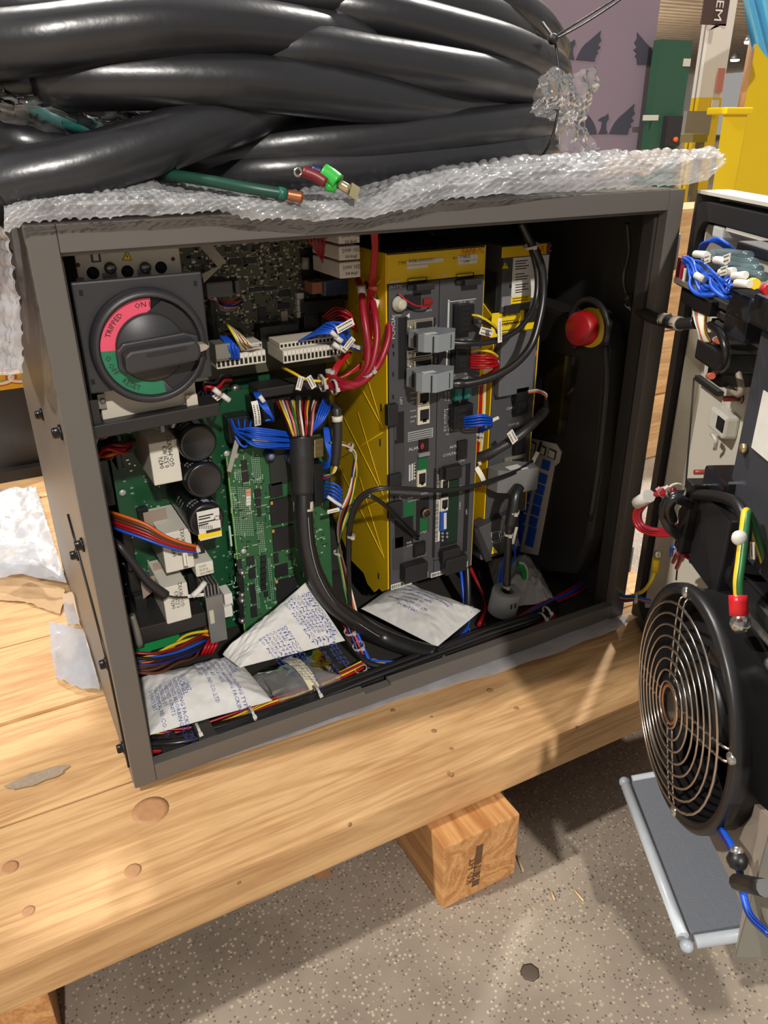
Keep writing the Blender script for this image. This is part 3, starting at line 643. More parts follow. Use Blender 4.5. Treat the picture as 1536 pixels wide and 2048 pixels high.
# ---------------------------------------------------------------- things left of the cabinet
CY = 0.86
bx = thing('dark_crate', 'dark case with a yellow label strip standing behind the cabinet at left', 'case', (-0.25, 0.94, 0.0))
part('body', MB().box((-0.60, CY, 0.0005), (0.11, CY + 0.17, A(30, 735, Y=CY).z)), mat('crate_black', (34, 31, 30), 0.45), bx, bev=0.004)
z0, z1 = A(30, 777, Y=CY-0.001).z, A(30, 742, Y=CY-0.001).z
part('label_strip', MB().box((-0.60, CY - 0.0015, z0), (0.108, CY - 0.0001, z1)), mat('strip_yellow', (232, 190, 20), 0.4), bx)
def oval(u, v, rx, rz, m_, q): 
    c = A(u, v, Y=CY-0.002); part('oval_mark', MB().tube([c + V((rx * math.cos(a), 0, rz * math.sin(a))) for a in [i * math.pi / 8 for i in range(16)]], q, 6, 2, closed=True), m_, bx)
red_mark = mat('mark_red', (214, 84, 30), 0.5); wht_mark = mat('mark_white', (240, 232, 214), 0.5)
for u, v in ((0, 757), (44, 752)): oval(u, v, 0.020, 0.0085, wht_mark, 0.0034); oval(u, v, 0.025, 0.0125, red_mark, 0.0014)
part('foot_rail', MB().box((-0.60, CY - 0.02, 0.0005), (0.11, CY - 0.0005, 0.02)), MATS['crate_black'], bx)
milk = film_mat('film_milky', (176, 180, 188), white=0.82, rough=0.5, gloss=0.0, ior=1.12, bump=0.25)
def sheet(pix, ups, label, nx=30, ny=22, amp=0.006, seed=0, m_=None):
    G = [[A(u, v, Z=z) for (u, v, z) in row] for row in pix]; R, C = len(G), len(G[0])
    def f(s, t_):
        x = s * (C - 1); y = t_ * (R - 1); i = min(int(x), C - 2); j = min(int(y), R - 2); x -= i; y -= j
        p = G[j][i].lerp(G[j][i + 1], x).lerp(G[j + 1][i].lerp(G[j + 1][i + 1], x), y)
        p = p + V((0, 0, abs(noise.noise(p * 45 + V((seed, 0, 0)))) * amp + abs(noise.noise(p * 130)) * amp * 0.4))
        p.x = min(p.x, -0.0025) if p.y > 0.01 else p.x
        return p
    return solo('plastic_sheet', MB().grid(f, nx, ny), m_ or milk, label, 'plastic sheet')
sheet([[(-60, 985, .006), (40, 980, .012), (120, 975, .022)], [(-60, 1060, .004), (50, 1050, .01), (125, 1040, .016)], [(-60, 1140, .004), (60, 1150, .008), (140, 1170, .012)]], 0, 'crinkled white plastic sheet on the planks left of the cabinet', amp=0.012, seed=2)
sheet([[(-60, 1095, .02), (30, 1090, .045), (70, 1100, .05)], [(-60, 1130, .018), (40, 1130, .04), (85, 1130, .045)], [(-60, 1168, .004), (40, 1150, .03), (140, 1168, .02)]], 0, 'grey-white folded plastic flap above the crinkled sheet at left', amp=0.004, seed=5)
sheet([[(100, 1245, .03), (140, 1255, .035), (190, 1270, .035)], [(102, 1300, .02), (150, 1305, .025), (200, 1315, .025)], [(112, 1355, .006), (150, 1375, .006), (208, 1388, .006)]], 0, 'torn white plastic flap sticking out beside the lower left cabinet edge', amp=0.006, seed=9)
sheet([[(125, 1190, .03), (150, 1185, .05), (165, 1190, .055)], [(130, 1230, .012), (155, 1225, .02), (172, 1235, .02)], [(135, 1250, .004), (158, 1250, .008), (176, 1258, .008)]], 0, 'small grey plastic fold pressed against the left cabinet side', amp=0.004, seed=12)
sheet([[(-60, 1145, .002), (50, 1160, .004), (130, 1180, .004)], [(-60, 1175, .001), (50, 1185, .003), (128, 1205, .003)], [(-60, 1196, .001), (50, 1205, .001), (120, 1230, .001)]], 0, 'brown kraft paper lying under the plastic at left', amp=0.004, seed=15, m_=mat('kraft', (168, 136, 98), 0.7))
tp = MB().grid(lambda s, t_: A(612 + 34 * s + 18 * (1 - t_), 1760 - 55 * t_ - 8 * s, Z=FZ + 0.002 + 0.008 * t_ + 0.002 * math.sin(4 * s)), 6, 8)
solo('paper_scrap', tp, mat('scrap_brown', (150, 106, 74), 0.8, var=0.2, scale=100), 'small brown paper scrap on the concrete under the pallet edge', 'paper')
for i, (u0, v0, u1, v1) in enumerate(((1034, 1712, 1046, 1742), (1102, 1782, 1109, 1800), (1147, 1778, 1167, 1802))):
    solo('wood_splinter', MB().tube([A(u0, v0, Z=FZ + .002), A(u1, v1, Z=FZ + .002)], 0.0011, 5, 2), mat('splinter', (206, 178, 128), 0.7), ['pale wood splinter touching the pallet block on the concrete', 'short pale wood splinter on the concrete right of the block', 'longer slanted wood splinter furthest right on the concrete'][i], 'splinter')
dk = A(1060, 1945, Z=FZ)
solo('tar_blob', MB().lathe(dk, (0, 0, 1), [(0.009, 0.0003), (0.007, 0.0008), (0.0, 0.001)], 7), mat('tar', (84, 72, 62), 0.7), 'flat dark blob stuck to the concrete floor', 'stain')
# timber stack seen through the gap between cabinet and door
for i in range(4):
    z = FZ + 0.001 + i * 0.13
    solo('timber_beam', MB().box((0.78 + 0.02 * (i % 2), 0.60 + 0.05 * i, z), (1.75, 0.72 + 0.05 * i, z + 0.128)), PW[i % 3], ['lowest', 'second', 'third', 'top'][i] + ' pine beam of the stack seen through the hinge gap', 'beam', 'timber stack behind the cabinet', bev=0.004)
# ---------------------------------------------------------------- yellow controller unit
yel_m = mat('unit_yellow', (226, 186, 12), 0.45, var=0.04, scale=25)
grey_m = mat('unit_grey', (70, 70, 73), 0.5, var=0.05, scale=60, bump=0.05, bscale=1500)
dark_m = mat('unit_dark', (34, 33, 34), 0.5)
hole_m = mat('unit_hole', (14, 13, 13), 0.8)
silk = mat('silk_white', (196, 196, 192), 0.7)
pcbg = mat('pcb_green', (24, 92, 52), 0.4, var=0.12, scale=80)
silver = mat('connector_metal', (196, 188, 170), 0.28, 0.8)
blk = mat('connector_black', (22, 22, 23), 0.4)
whitep = mat('label_white', (216, 213, 205), 0.6)
ink = mat('ink_black', (40, 38, 38), 0.7)
UY = 0.106
UX0, UX1, UZ0, UZ1 = 0.3243, 0.4415, 0.0668, 0.4452
cu = thing('controller_unit', 'tall yellow framed controller unit with dark grey front and many sockets', 'controller', (0.383, 0.17, UZ0))
sp = [A(777, 1180, X=UX0), A(764, 1183, X=UX0), A(757, 1176, X=UX0), A(748, 1184, X=UX0), A(735, 1168, X=UX0), A(727, 1146, X=UX0), A(700, 1118, X=UX0), A(688, 1086, X=UX0)]
side = [(UX0, UY, UZ1), (UX0, UY, UZ0)] + sp[1:] + [(UX0, 0.2605, 0.10), (UX0, 0.2605, UZ1)]
part('side_panel', MB().prism(side, (0.0014, 0, 0)), yel_m, cu)
part('side_panel', MB().box((UX1 - 0.0014, UY, UZ0), (UX1, 0.2605, UZ1)), yel_m, cu)
part('top_panel', MB().box((UX0 + 0.0015, UY, UZ1 - 0.0014), (UX1 - 0.0015, 0.2605, UZ1)), mat('vent_top', (70, 60, 24), 0.6), cu)
for i in range(9): part('vent_bar', MB().box((UX0 + 0.004 + i * 0.0125, UY + 0.012, UZ1 + 0.0001), (UX0 + 0.011 + i * 0.0125, 0.25, UZ1 + 0.0012)), mat('vent_dark', (30, 28, 20), 0.6), cu)
part('header', MB().box((UX0 + 0.0015, UY - 0.0006, 0.4165), (UX1 - 0.0015, UY + 0.004, UZ1 - 0.0016)), yel_m, cu)
part('body_core', MB().box((UX0 + 0.0016, UY + 0.0045, UZ0 + 0.02), (UX1 - 0.0016, 0.258, UZ1 - 0.002)), mat('core_black', (30, 30, 30), 0.6), cu)
rib = mat('rib_yellow', (230, 192, 22), 0.4)
for k in range(4):
    z0, z1 = 0.105 + 0.08 * k, 0.18 + 0.08 * k
    for a, b in (((0.115, z0), (0.235, z1)), ((0.115, z1), (0.235, z0)), ((0.115, z0), (0.175, z0 + 0.08))):
        part('stamped_rib', MB().tube([(UX0 - 0.0001, a[0], a[1]), (UX0 - 0.0001, b[0], b[1])], 0.00045, 5, 1), rib, cu)
for u, v in ((760, 885), (760, 976), (757, 1152), (762, 815)):
    p = A(u, v, X=UX0 - 0.0003); part('side_slot', MB().box((UX0 - 0.0004, p.y - 0.0012, p.z - 0.004), (UX0 - 0.0001, p.y + 0.0012, p.z + 0.004)), hole_m, cu)
GX = 0.3855
main = part('main_panel', MB().box((UX0 + 0.0022, UY - 0.0022, UZ0 + 0.0012), (GX - 0.0006, UY + 0.0040, 0.4158)), grey_m, cu, bev=0.0006)
psu = part('power_panel', MB().box((GX + 0.0002, UY - 0.0022, UZ0 + 0.0012), (UX1 - 0.002, UY + 0.0040, 0.4158)), grey_m, cu, bev=0.0006)
FY = UY - 0.0024
def on(nm, u0, v0, u1, v1, m_, h=0.0008, par=main, bev=0.0):
    """a piece standing h proud of the unit's front"""
    return part(nm, fbox(u0, v0, u1, v1, FY - h, h), m_, par, bev=bev)
# header print
part('type_label', fbox(814, 519, 887, 527, UY - 0.0012, 0.0005), whitep, cu); part('type_label', fbox(814, 530, 856, 537, UY - 0.0012, 0.0005), whitep, cu)
part('type_label', fbox(916, 510, 956, 520, UY - 0.0012, 0.0005), whitep, cu); part('type_label', fbox(916, 521, 955, 528, UY - 0.0012, 0.0005), whitep, cu)
ftext('FANUC', cu, 923, 509, UY - 0.0008, 0.0082, mat('brand_red', (206, 70, 20), 0.5))
ftext('TYPE', cu, 796, 530, UY - 0.0008, 0.0042, ink); ftext('A05B-2600-C001', cu, 817, 526, UY - 0.0012, 0.0042, ink); ftext('NO.', cu, 905, 519, UY - 0.0008, 0.0036, ink)
ftext('F-98222', cu, 919, 517, UY - 0.0012, 0.0040, ink); ftext('1504', cu, 926, 526, UY - 0.0012, 0.0038, ink)
ftext('MAIN', main, 780, 567, FY, 0.0040, silk); ftext('(SLOT1)', main, 778, 577, FY, 0.0040, silk); ftext('PSU', psu, 883, 554, FY, 0.0040, silk)
for (u0, v0, u1, v1, par) in ((816, 556, 854, 567, main), (913, 547, 948, 557, psu)):
    on('slot', u0, v0, u1, v1, hole_m, 0.0003, par); on('slot_back', u0 + 1, v0 + 1, u1 - 2, v0 + 5, yel_m, 0.0005, par)
    on('pull_tab', u0 + 18, v0 + 12, u1 + 16, v1 + 14, dark_m, 0.010, par, 0.001); on('tab_root', u0, v0 + 12, u0 + 36, v1 + 10, dark_m, 0.003, par)
p = A(796, 607, Y=FY)
part('battery_clip', MB().lathe(p, (0, -1, 0), [(0.0078, 0.0), (0.0078, 0.004), (0.0055, 0.005), (0.0055, 0.009), (0.003, 0.0105)], 12), mat('clip_beige', (186, 180, 160), 0.5), main)
on('recess', 808, 590, 842, 618, hole_m, 0.0003); on('red_plug', 848, 598, 864, 608, mat('plug_red', (130, 30, 30), 0.5), 0.003)
part('wire', MB().tube(AY([(796, 585, FY - .004), (812, 600, FY - .008), (835, 612, FY - .010), (858, 612, FY - .009), (865, 604, FY - .005)]), 0.0009, 6, 6), WIRE('red'), main)
ftext('BATTERY', main, 784, 634, FY, 0.0026, silk); ftext('JRS16', main, 852, 623, FY, 0.0030, silk)
part('arrow_mark', MB().prism([A(812, 632, Y=FY), A(819, 626, Y=FY), A(819, 636, Y=FY)], (0, -0.0003, 0)), silk, main)
ftext('PCMCIA', main, 790, 678, FY, 0.0062, silk, vert=True)
on('card_slot', 797, 636, 811, 757, hole_m, 0.0004); on('slot_rim', 812, 634, 815, 760, dark_m, 0.002)
def minid(u0, v0, u1, v1, par=main, Yb=None):
    Yb = FY if Yb is None else Yb
    a, b = fb(u0, v0, u1, v1, Yb, 0); part('socket_plate', MB().box((a[0], Yb - 0.003, a[2]), (b[0], Yb, b[2])), silver, par, bev=0.0005)
    dx = (b[0] - a[0]); part('socket_shell', MB().box((a[0] + dx * .22, Yb - 0.006, a[2] + .0015), (b[0] - dx * .06, Yb - 0.0031, b[2] - .0015)), silver, par, bev=0.0008)
    part('socket_face', MB().box((a[0] + dx * .28, Yb - 0.0064, a[2] + .0024), (b[0] - dx * .12, Yb - 0.0061, b[2] - .0024)), hole_m, par)
    part('socket_screw', MB().lathe(V((a[0] + dx * .1, Yb - 0.003, (a[2] + b[2]) / 2)), (0, -1, 0), [(0.0022, 0), (0.0022, .003), (.001, .003)], 8), silver, par)
minid(812, 640, 864, 662); minid(812, 697, 862, 713); minid(812, 718, 862, 740)
on('socket_frame', 866, 636, 869, 756, dark_m, 0.001)
for v, s in ((640, 'JD'), (712, 'JRL8')): ftext(s, main, 872, v + 14, FY, 0.0032, silk, vert=True)
# right-angle grey cable plugs
plug_m = mat('plug_grey', (132, 138, 142), 0.45, var=0.05)
def plug(u0, v0, u1, v1, label, holes=True):
    Yf = 0.062
    a, b = fb(u0, v0, u1, v1, Yf, 0); x0, z0, x1, z1 = a[0], a[2], b[0], b[2]; w = x1 - x0; vm = (v0 + v1) / 2
    pg = thing('cable_plug', label, 'plug', V(((x0 + x1) / 2, 0.08, z0)), 'grey plugs on the controller unit')
    z0 += 0.003
    poly = [(A(u0 + du, vm, Y=y).x, y) for du, y in ((-20, FY - 0.0066), (-8, 0.088), (0, 0.076), (12, 0.070), (40, Yf), (u1 - u0, 0.066), (u1 - u0 + 1, 0.080), (u1 - u0 - 14, 0.086), (26, FY - 0.0066))]
    part('hood', MB().prism([(x, y, z0) for x, y in poly], (0, 0, z1 - z0)), plug_m, pg, bev=0.0009)
    lx = A(u0 - 5, vm, Y=0.0825).x; part('latch_slot', MB().box((lx - 0.0012, 0.0795, z0 + 0.003), (lx + 0.0006, 0.0845, z1 - 0.003)), hole_m, pg)
    part('seam', MB().box((x0 + w * .42, Yf + 0.0003, z0 + 0.001), (x0 + w * .435, Yf + 0.0014, z1 - 0.001)), dark_m, pg)
    part('seam', MB().box((x0 + w * .93, Yf + 0.0023, z0 + 0.002), (x0 + w * .945, Yf + 0.0036, z1 - 0.002)), dark_m, pg)
    part('label', MB().box((x0 + w * .3, Yf + 0.007, z1 + 0.0001), (x0 + w * .62, Yf + 0.013, z1 + 0.0004)), whitep, pg)
    return pg
plug(836, 676, 909, 707, 'upper grey cable plug on the yellow controller unit')
plug(832, 755, 906, 786, 'lower grey cable plug on the yellow controller unit')
# network jacks
def jack(u0, v0, u1, v1, par=main, m_=None):
    on('jack_frame', u0, v0, u1, v1, m_ or mat('jack_shell', (206, 198, 178), 0.4), 0.0025, par)
    w, h = u1 - u0, v1 - v0
    part('jack_opening', fbox(u0 + w * .2, v0 + h * .18, u1 - w * .05, v1 - h * .22, FY - 0.0028, 0.0003), hole_m, par)
    part('jack_opening', fbox(u0 + w * .42, v1 - h * .24, u1 - w * .25, v1 - h * .08, FY - 0.0028, 0.0003), hole_m, par)
jack(836, 783, 859, 809); jack(836, 815, 859, 846)
for v, s in ((788, 'DATA'), (799, 'CD38A'), (807, 'LINK'), (824, 'DATA'), (836, 'CD38B'), (845, 'LINK')): ftext(s, main, 820, v, FY, 0.0026, silk)
ftext('JGP1', main, 804, 808, FY, 0.0042, silk, vert=True); ftext('JGP2', main, 802, 1003, FY, 0.0042, silk, vert=True)
on('side_clip', 776, 812, 797, 850, dark_m, 0.008, main, 0.001); on('clip_recess', 789, 826, 808, 898, hole_m, 0.0004)  # flat dark plate marks the recess beside the clip
on('side_clip', 780, 952, 804, 972, dark_m, 0.006, main, 0.001); on('side_clip', 778, 1008, 806, 1034, dark_m, 0.006, main, 0.001)
for (u0, v0, u1, v1) in ((788, 889, 809, 955), (786, 1078, 806, 1136), (788, 848, 793, 880)): on('blank_cover', u0, v0, u1, v1, mat('cover_grey', (62, 60, 62), 0.5), 0.0006)
for (u, v) in ((785, 688), (786, 704), (785, 745), (785, 790), (787, 967), (787, 992)): on('vent_slot', u, v, u + 3, v + 8, hole_m, 0.0003)
tb = on('status_table', 816, 860, 866, 879, mat('table_grey', (150, 150, 150), 0.6), 0.0003)
for i in range(4): on('table_rule', 817, 863 + i * 4.3, 864, 864.3 + i * 4.3, dark_m, 0.0005)
on('alarm_window', 838, 880, 857, 904, mat('led_black', (30, 14, 16), 0.3), 0.0012)
ftext('8', main, 840, 899, FY - 0.0014, 0.0105, mat('led_red', (170, 50, 50), emit=0.25))
ftext('ALARM', main, 817, 902, FY, 0.0052, silk); on('knob', 838, 906, 860, 913, mat('knob_grey', (128, 128, 132), 0.4), 0.004)
on('pcb_window', 836, 918, 855, 944, pcbg, 0.0006); jack(835, 943, 852, 972)
for i in range(3): on('status_print', 818 + i * 5, 930 - i * 2, 821 + i * 5, 962 - i * 2, silk, 0.0002)
for i in range(5): on('status_dot', 829, 927 + i * 6, 832, 930 + i * 6, dark_m, 0.0004)
ftext('CD38C', main, 841, 990, FY, 0.0032, silk); ftext('FSSB', main, 815, 999, FY, 0.0034, silk); ftext('COP10A-2', main, 815, 1005, FY, 0.0034, silk)
on('pcb_window', 808, 1006, 829, 1044, pcbg, 0.0004); on('recess', 790, 1040, 826, 1088, hole_m, 0.0006)
on('recess', 833, 1000, 857, 1062, hole_m, 0.0004); on('pcb_window', 840, 1036, 856, 1060, pcbg, 0.0007)
p = A(848, 1023, Y=FY); part('buzzer', MB().lathe(p, (0, -1, 0), [(0.0052, 0.0), (0.0052, 0.005), (0.0047, 0.006), (0.001, 0.006)], 20), dark_m, main); part('buzzer_ring', MB().lathe(p + V((0, -0.0061, 0)), (0, -1, 0), [(0.0053, -0.001), (0.0053, 0.0002), (0.0046, 0.0002)], 20, caps=False), mat('brass', (170, 130, 70), 0.4, 0.6), main)
ftext('CRJ3', main, 839, 1067, FY, 0.0050, silk); ftext('FSSB', main, 813, 1088, FY, 0.0034, silk); ftext('COP10A-1', main, 813, 1094, FY, 0.0034, silk)
on('socket', 829, 1089, 851, 1109, blk, 0.004); on('socket_opening', 832, 1093, 847, 1106, hole_m, 0.0044); ftext('CRS35', main, 832, 1115, FY, 0.0050, silk)
on('pull_tab', 811, 1137, 856, 1156, dark_m, 0.014, main, 0.001); on('vent_slot', 850, 1124, 853, 1133, hole_m)
def barcode(u0, v0, u1, v1, par, n=18):
    l = on('barcode_label', u0, v0, u1, v1, whitep, 0.0003, par); a, b = fb(u0, v0, u1, v1, FY, 0); rr = random.Random(u0); x = a[0] + 0.001; k = MB()
    while x < b[0] - 0.001:
        w = rr.choice((0.0004, 0.0006, 0.001)); k.box((x, FY - 0.0005, a[2] + (b[2] - a[2]) * .2), (x + w, FY - 0.0003, b[2] - (b[2] - a[2]) * .15)); x += w + rr.choice((0.0005, 0.0008))
    part('bars', k, ink, l)
barcode(782, 1164, 824, 1174, main); barcode(862, 1141, 903, 1150, psu); on('end_label', 850, 1145, 856, 1154, whitep, 0.0003, psu); on('end_label', 930, 1124, 935, 1134, whitep, 0.0003, psu)
# power panel
for (u0, v0, u1, v1) in ((897, 600, 952, 601.5), (896, 600, 897.5, 672), (893, 742, 903, 743.5), (893, 690, 894.5, 743), (893, 818, 898, 819), (892, 868, 898, 869)): on('print_line', u0, v0, u1, v1, silk, 0.0002, psu)
ftext('CP1A', psu, 916, 609, FY, 0.0040, silk); ftext('CP1', psu, 937, 607, FY, 0.0040, silk); ftext('CP5', psu, 918, 684, FY, 0.0034, silk); ftext('127', psu, 934, 683, FY, 0.0034, silk)
def block(u0, v0, u1, v1, rows=4, h=0.012):
    on('terminal_socket', u0, v0, u1, v1, blk, h, psu, 0.0006); w = u1 - u0
    for r in range(rows):
        vv = v0 + (v1 - v0) * (r + .2) / rows; part('socket_cell', fbox(u0 + w * .15, vv, u0 + w * .7, vv + (v1 - v0) * .6 / rows, FY - h - 0.0004, 0.0004), hole_m, psu)
block(918, 612, 947, 664, 5); block(913, 692, 941, 736, 4); block(909, 814, 945, 853, 3)
for u in (911, 930):
    on('fuse', u, 775 - (u - 911) * .2, u + 14, 800 - (u - 911) * .2, mat('fuse_teal', (28, 104, 96), 0.35, trans=0.2), 0.009, psu, 0.001); ftext('5', psu, u + 5, 792, FY - 0.0094, 0.0052, mat('fuse_print', (120, 196, 186)))
ftext('F3', psu, 904, 754, FY, 0.0040, silk); ftext('F4', psu, 929, 750, FY, 0.0040, silk); ftext('+24V', psu, 903, 762, FY, 0.0034, silk); ftext('+24E', psu, 925, 759, FY, 0.0034, silk)
ftext('F3 +24V', psu, 893, 801, FY, 0.0032, silk, vert=True); ftext('F4 +24E', psu, 899, 801, FY, 0.0032, silk, vert=True)
ftext('DC OUTPUT', psu, 892, 862, FY, 0.0046, silk, vert=True); ftext('+24V = 1A', psu, 899, 862, FY, 0.0040, silk, vert=True); ftext('+24E = 7A', psu, 905, 861, FY, 0.0040, silk, vert=True)
ftext('CP2', psu, 908, 862, FY, 0.0036, silk); ftext('+24E', psu, 925, 860, FY, 0.0036, silk)
on('socket', 917, 884, 934, 916, blk, 0.004, psu); on('socket_opening', 920, 888, 931, 899, hole_m, 0.0044, psu); on('socket_opening', 920, 902, 931, 912, hole_m, 0.0044, psu)
ftext('ALM', psu, 899, 897, FY, 0.0046, silk); on('print_line', 912, 893, 917, 894, silk, 0.0002, psu); ftext('CONTROL', psu, 885, 914, FY, 0.0050, silk); ftext('CP4', psu, 917, 925, FY, 0.0046, silk)
for (u0, v0, u1, v1) in ((872, 936, 933, 937.4), (932.4, 928, 933.8, 1102), (868, 938, 869.4, 1114), (868, 1113, 930, 1114)): on('door_outline', u0, v0, u1, v1, hole_m, 0.0004, psu)
on('recess', 884, 958, 914, 1086, hole_m, 0.0004, psu); on('pcb_window', 897, 962, 913, 1080, mat('pcb_dark', (14, 44, 28), 0.5), 0.0006, psu)
on('pull_tab', 893, 938, 924, 955, dark_m, 0.010, psu, 0.001); on('tab_root', 880, 938, 900, 956, dark_m, 0.003, psu)
jack(883, 960, 897, 979, psu); jack(882, 997, 896, 1020, psu)
on('dip_switch', 882, 1025, 893, 1060, mat('dip_blue', (34, 74, 160), 0.4), 0.004, psu)
for i in range(7): on('dip_lever', 888, 1027 + i * 4.6, 893, 1029.4 + i * 4.6, whitep, 0.0046, psu)
for i in range(5): p = A(884 + (i % 2) * 9, 1066 + (i // 2) * 7, Y=FY - 0.001); part('pin', MB().lathe(p, (0, -1, 0), [(0.0017, 0), (0.0017, 0.002), (0.0, 0.0024)], 8), mat('knob_grey', (128, 128, 132), 0.4), psu)
l = on('barcode_label', 869, 1002, 879, 1082, whitep, 0.0003, psu); k = MB(); a, b = fb(869, 1002, 879, 1082, FY, 0); z = a[2] + 0.001
while z < b[2] - 0.001: k.box((a[0] + 0.001, FY - 0.0006, z), (b[0] - 0.0025, FY - 0.0003, z + 0.0006)); z += rnd.choice((0.0011, 0.0016))
part('bars', k, ink, l)
ftext('DEVICENET SLAVE', psu, 877, 1000, FY, 0.0040, silk, vert=True); ftext('PORT1', psu, 922, 985, FY, 0.0032, silk, vert=True); ftext('PORT2', psu, 921, 1018, FY, 0.0032, silk, vert=True); ftext('JGP4', psu, 934, 1028, FY, 0.0032, silk, vert=True)
on('pull_tab', 887, 1104, 921, 1118, dark_m, 0.010, psu, 0.001); on('pull_tab', 893, 1122, 934, 1140, dark_m, 0.014, psu, 0.001)
for (u, v) in ((876, 1104), (876, 945), (921, 1105)): on('vent_slot', u, v, u + 4, v + 9, hole_m, 0.0004, psu)

# ---------------------------------------------------------------- servo amplifier to its right
AYF = 0.122
ax0, ax1 = A(988, 690, Y=AYF).x, A(1078, 690, Y=AYF).x
az0, az1 = A(958, 1045, Y=AYF).z, A(1050, 487, Y=AYF).z
am = thing('servo_amplifier', 'slim grey amplifier module in a yellow frame with warning labels', 'amplifier', ((ax0 + ax1) / 2, 0.18, az0))
part('frame_side', MB().prism([(ax0, AYF + 0.002, az0 - 0.012), (ax0, 0.2605, az0 - 0.03), (ax0, 0.2605, az1), (ax0, AYF + 0.002, A(988, 640, Y=AYF).z)], (0.0015, 0, 0)), yel_m, am)
part('frame_side', MB().box((ax1 - 0.0015, AYF + 0.0005, az0), (ax1, 0.2605, A(1078, 610, Y=AYF).z)), yel_m, am)
part('body_core', MB().box((ax0 + 0.0016, AYF + 0.004, az0), (ax1 - 0.0016, 0.2605, az1 - 0.03)), MATS['core_black'], am)
lo = part('front_cover', MB().box((ax0 + 0.0016, AYF, az0), (ax1 - 0.0017, AYF + 0.0038, A(1010, 660, Y=AYF).z)), grey_m, am, bev=0.0006)
upz = A(1050, 618, Y=AYF).z; ux0 = A(1000, 560, Y=AYF).x; ux1 = A(1092, 560, Y=AYF).x
up = part('upper_cover', MB().box((ux0, AYF - 0.004, upz), (ux1, 0.2, az1)), grey_m, am, bev=0.001)
AF = AYF - 0.0042
def ao(nm, u0, v0, u1, v1, m_, h=0.0005, par=up, Y=None, bev=0.0):
    Y = AF if Y is None else Y; return part(nm, fbox(u0, v0, u1, v1, Y - h, h), m_, par, bev=bev)
ao('name_band', 1004, 491, 1093, 512, yel_m); ftext('FANUC', up, 1056, 507, AF - 0.0006, 0.0098, mat('brand_red', (206, 70, 20), 0.5))
ao('rating_label', 1027, 516, 1092, 592, whitep); ao('rating_band', 1022, 592, 1061, 606, mat('lab_yellow', (240, 206, 10), 0.5), 0.0007)
for i in range(13):
    if i in (4, 8): continue
    ao('print_line', 1031, 521 + i * 5.2, 1031 + (24, 20, 27, 22, 0, 18, 26, 23, 0, 25, 20, 26, 14)[i], 522.8 + i * 5.2, ink, 0.0008)
for i in range(2): ao('print_line', 1025, 595 + i * 5, 1056, 596.5 + i * 5, ink, 0.0009)
def warn(u, v, s, Y, par):
    y = Y - 0.0006; a, b, c = A(u, v, Y=y), A(u + s, v, Y=y), A(u + s * .5, v - s * 1.05, Y=y)
    t_ = part('warning_triangle', MB().prism([a, b, c], (0, -0.0003, 0)), mat('lab_yellow', (240, 206, 10), 0.5), par)
    m_ = (a + b + c) / 3; q = lambda k: [m_ + (p - m_) * k for p in (a, b, c)]
    o1, i1 = q(0.95), q(0.78); part('border', MB().add([p + V((0, -0.0005, 0)) for p in o1 + i1], [(0, 1, 4, 3), (1, 2, 5, 4), (2, 0, 3, 5)]), ink, t_)
    sz = (b - a).length
    part('bolt_sign', MB().add([m_ + V((x * sz, -0.0006, z * sz)) for x, z in ((-0.02, 0.28), (0.06, 0.28), (0.02, 0.08), (0.09, 0.08), (0.0, -0.2), (0.01, 0.0), (-0.07, 0.0))], [(0, 1, 2, 3, 4, 5, 6)]), ink, t_)
warn(1003, 538, 15, AF, up)
p = A(1021, 572, Y=AF); part('screw_hole', MB().lathe(p, (0, -1, 0), [(0.002, -0.0005), (0.002, 0.0004), (0.0, 0.0004)], 8), hole_m, up)
ao('knock_out', 1004, 594, 1022, 612, mat('knob_grey', (128, 128, 132), 0.4), 0.0006); ao('catch', 1010, 612, 1040, 625, dark_m, 0.006, am, AYF); ao('catch', 1052, 620, 1085, 640, dark_m, 0.004, am, AYF); ao('side_nub', 1080, 627, 1086, 634, dark_m, 0.003, am, AYF)
wl = ao('warning_label', 984, 627, 1060, 664, MATS['lab_yellow'], 0.0005, am, AYF - 0.0005); ao('warning_label', 1056, 637, 1072, 658, MATS['lab_yellow'], 0.0004, am, AYF - 0.0005)
ftext('CAUTION', am, 1000, 636, AYF - 0.0012, 0.0052, ink); ftext('WARNING', am, 998, 653, AYF - 0.0012, 0.0056, ink)
for (u0, v0, u1) in ((1002, 641, 1030), (1000, 659, 1042), (998, 645, 1048)): ao('print_line', u0, v0, u1, v0 + 1.4, ink, 0.0003, am, AYF - 0.0011)
ao('battery_cover', 1004, 670, 1066, 783, mat('cover_grey2', (92, 93, 97), 0.5), 0.010, am, AYF - 0.0002, 0.002)
LF = AYF - 0.0002
def lo_(nm, u0, v0, u1, v1, m_, h=0.0006, bev=0.0): return part(nm, fbox(u0, v0, u1, v1, LF - h, h), m_, lo, bev=bev)
ftext('BATTERY', lo, 990, 791, LF, 0.0044, silk); ftext('CXA2D', lo, 1014, 795, LF, 0.0044, silk); ftext('CXA2A', lo, 1012, 820, LF, 0.0044, silk); ftext('COP10B', lo, 1016, 853, LF, 0.0044, silk); ftext('COP10A', lo, 1012, 896, LF, 0.0044, silk); ftext('JX5', lo, 988, 935, LF, 0.0040, silk); ftext('ENC1', lo, 986, 949, LF, 0.0040, silk); ftext('JF1', lo, 986, 956, LF, 0.0040, silk)
lo_('socket', 1034, 778, 1056, 800, blk, 0.010); lo_('socket', 1033, 802, 1055, 826, blk, 0.008); lo_('socket_opening', 1037, 806, 1052, 822, hole_m, 0.0084)
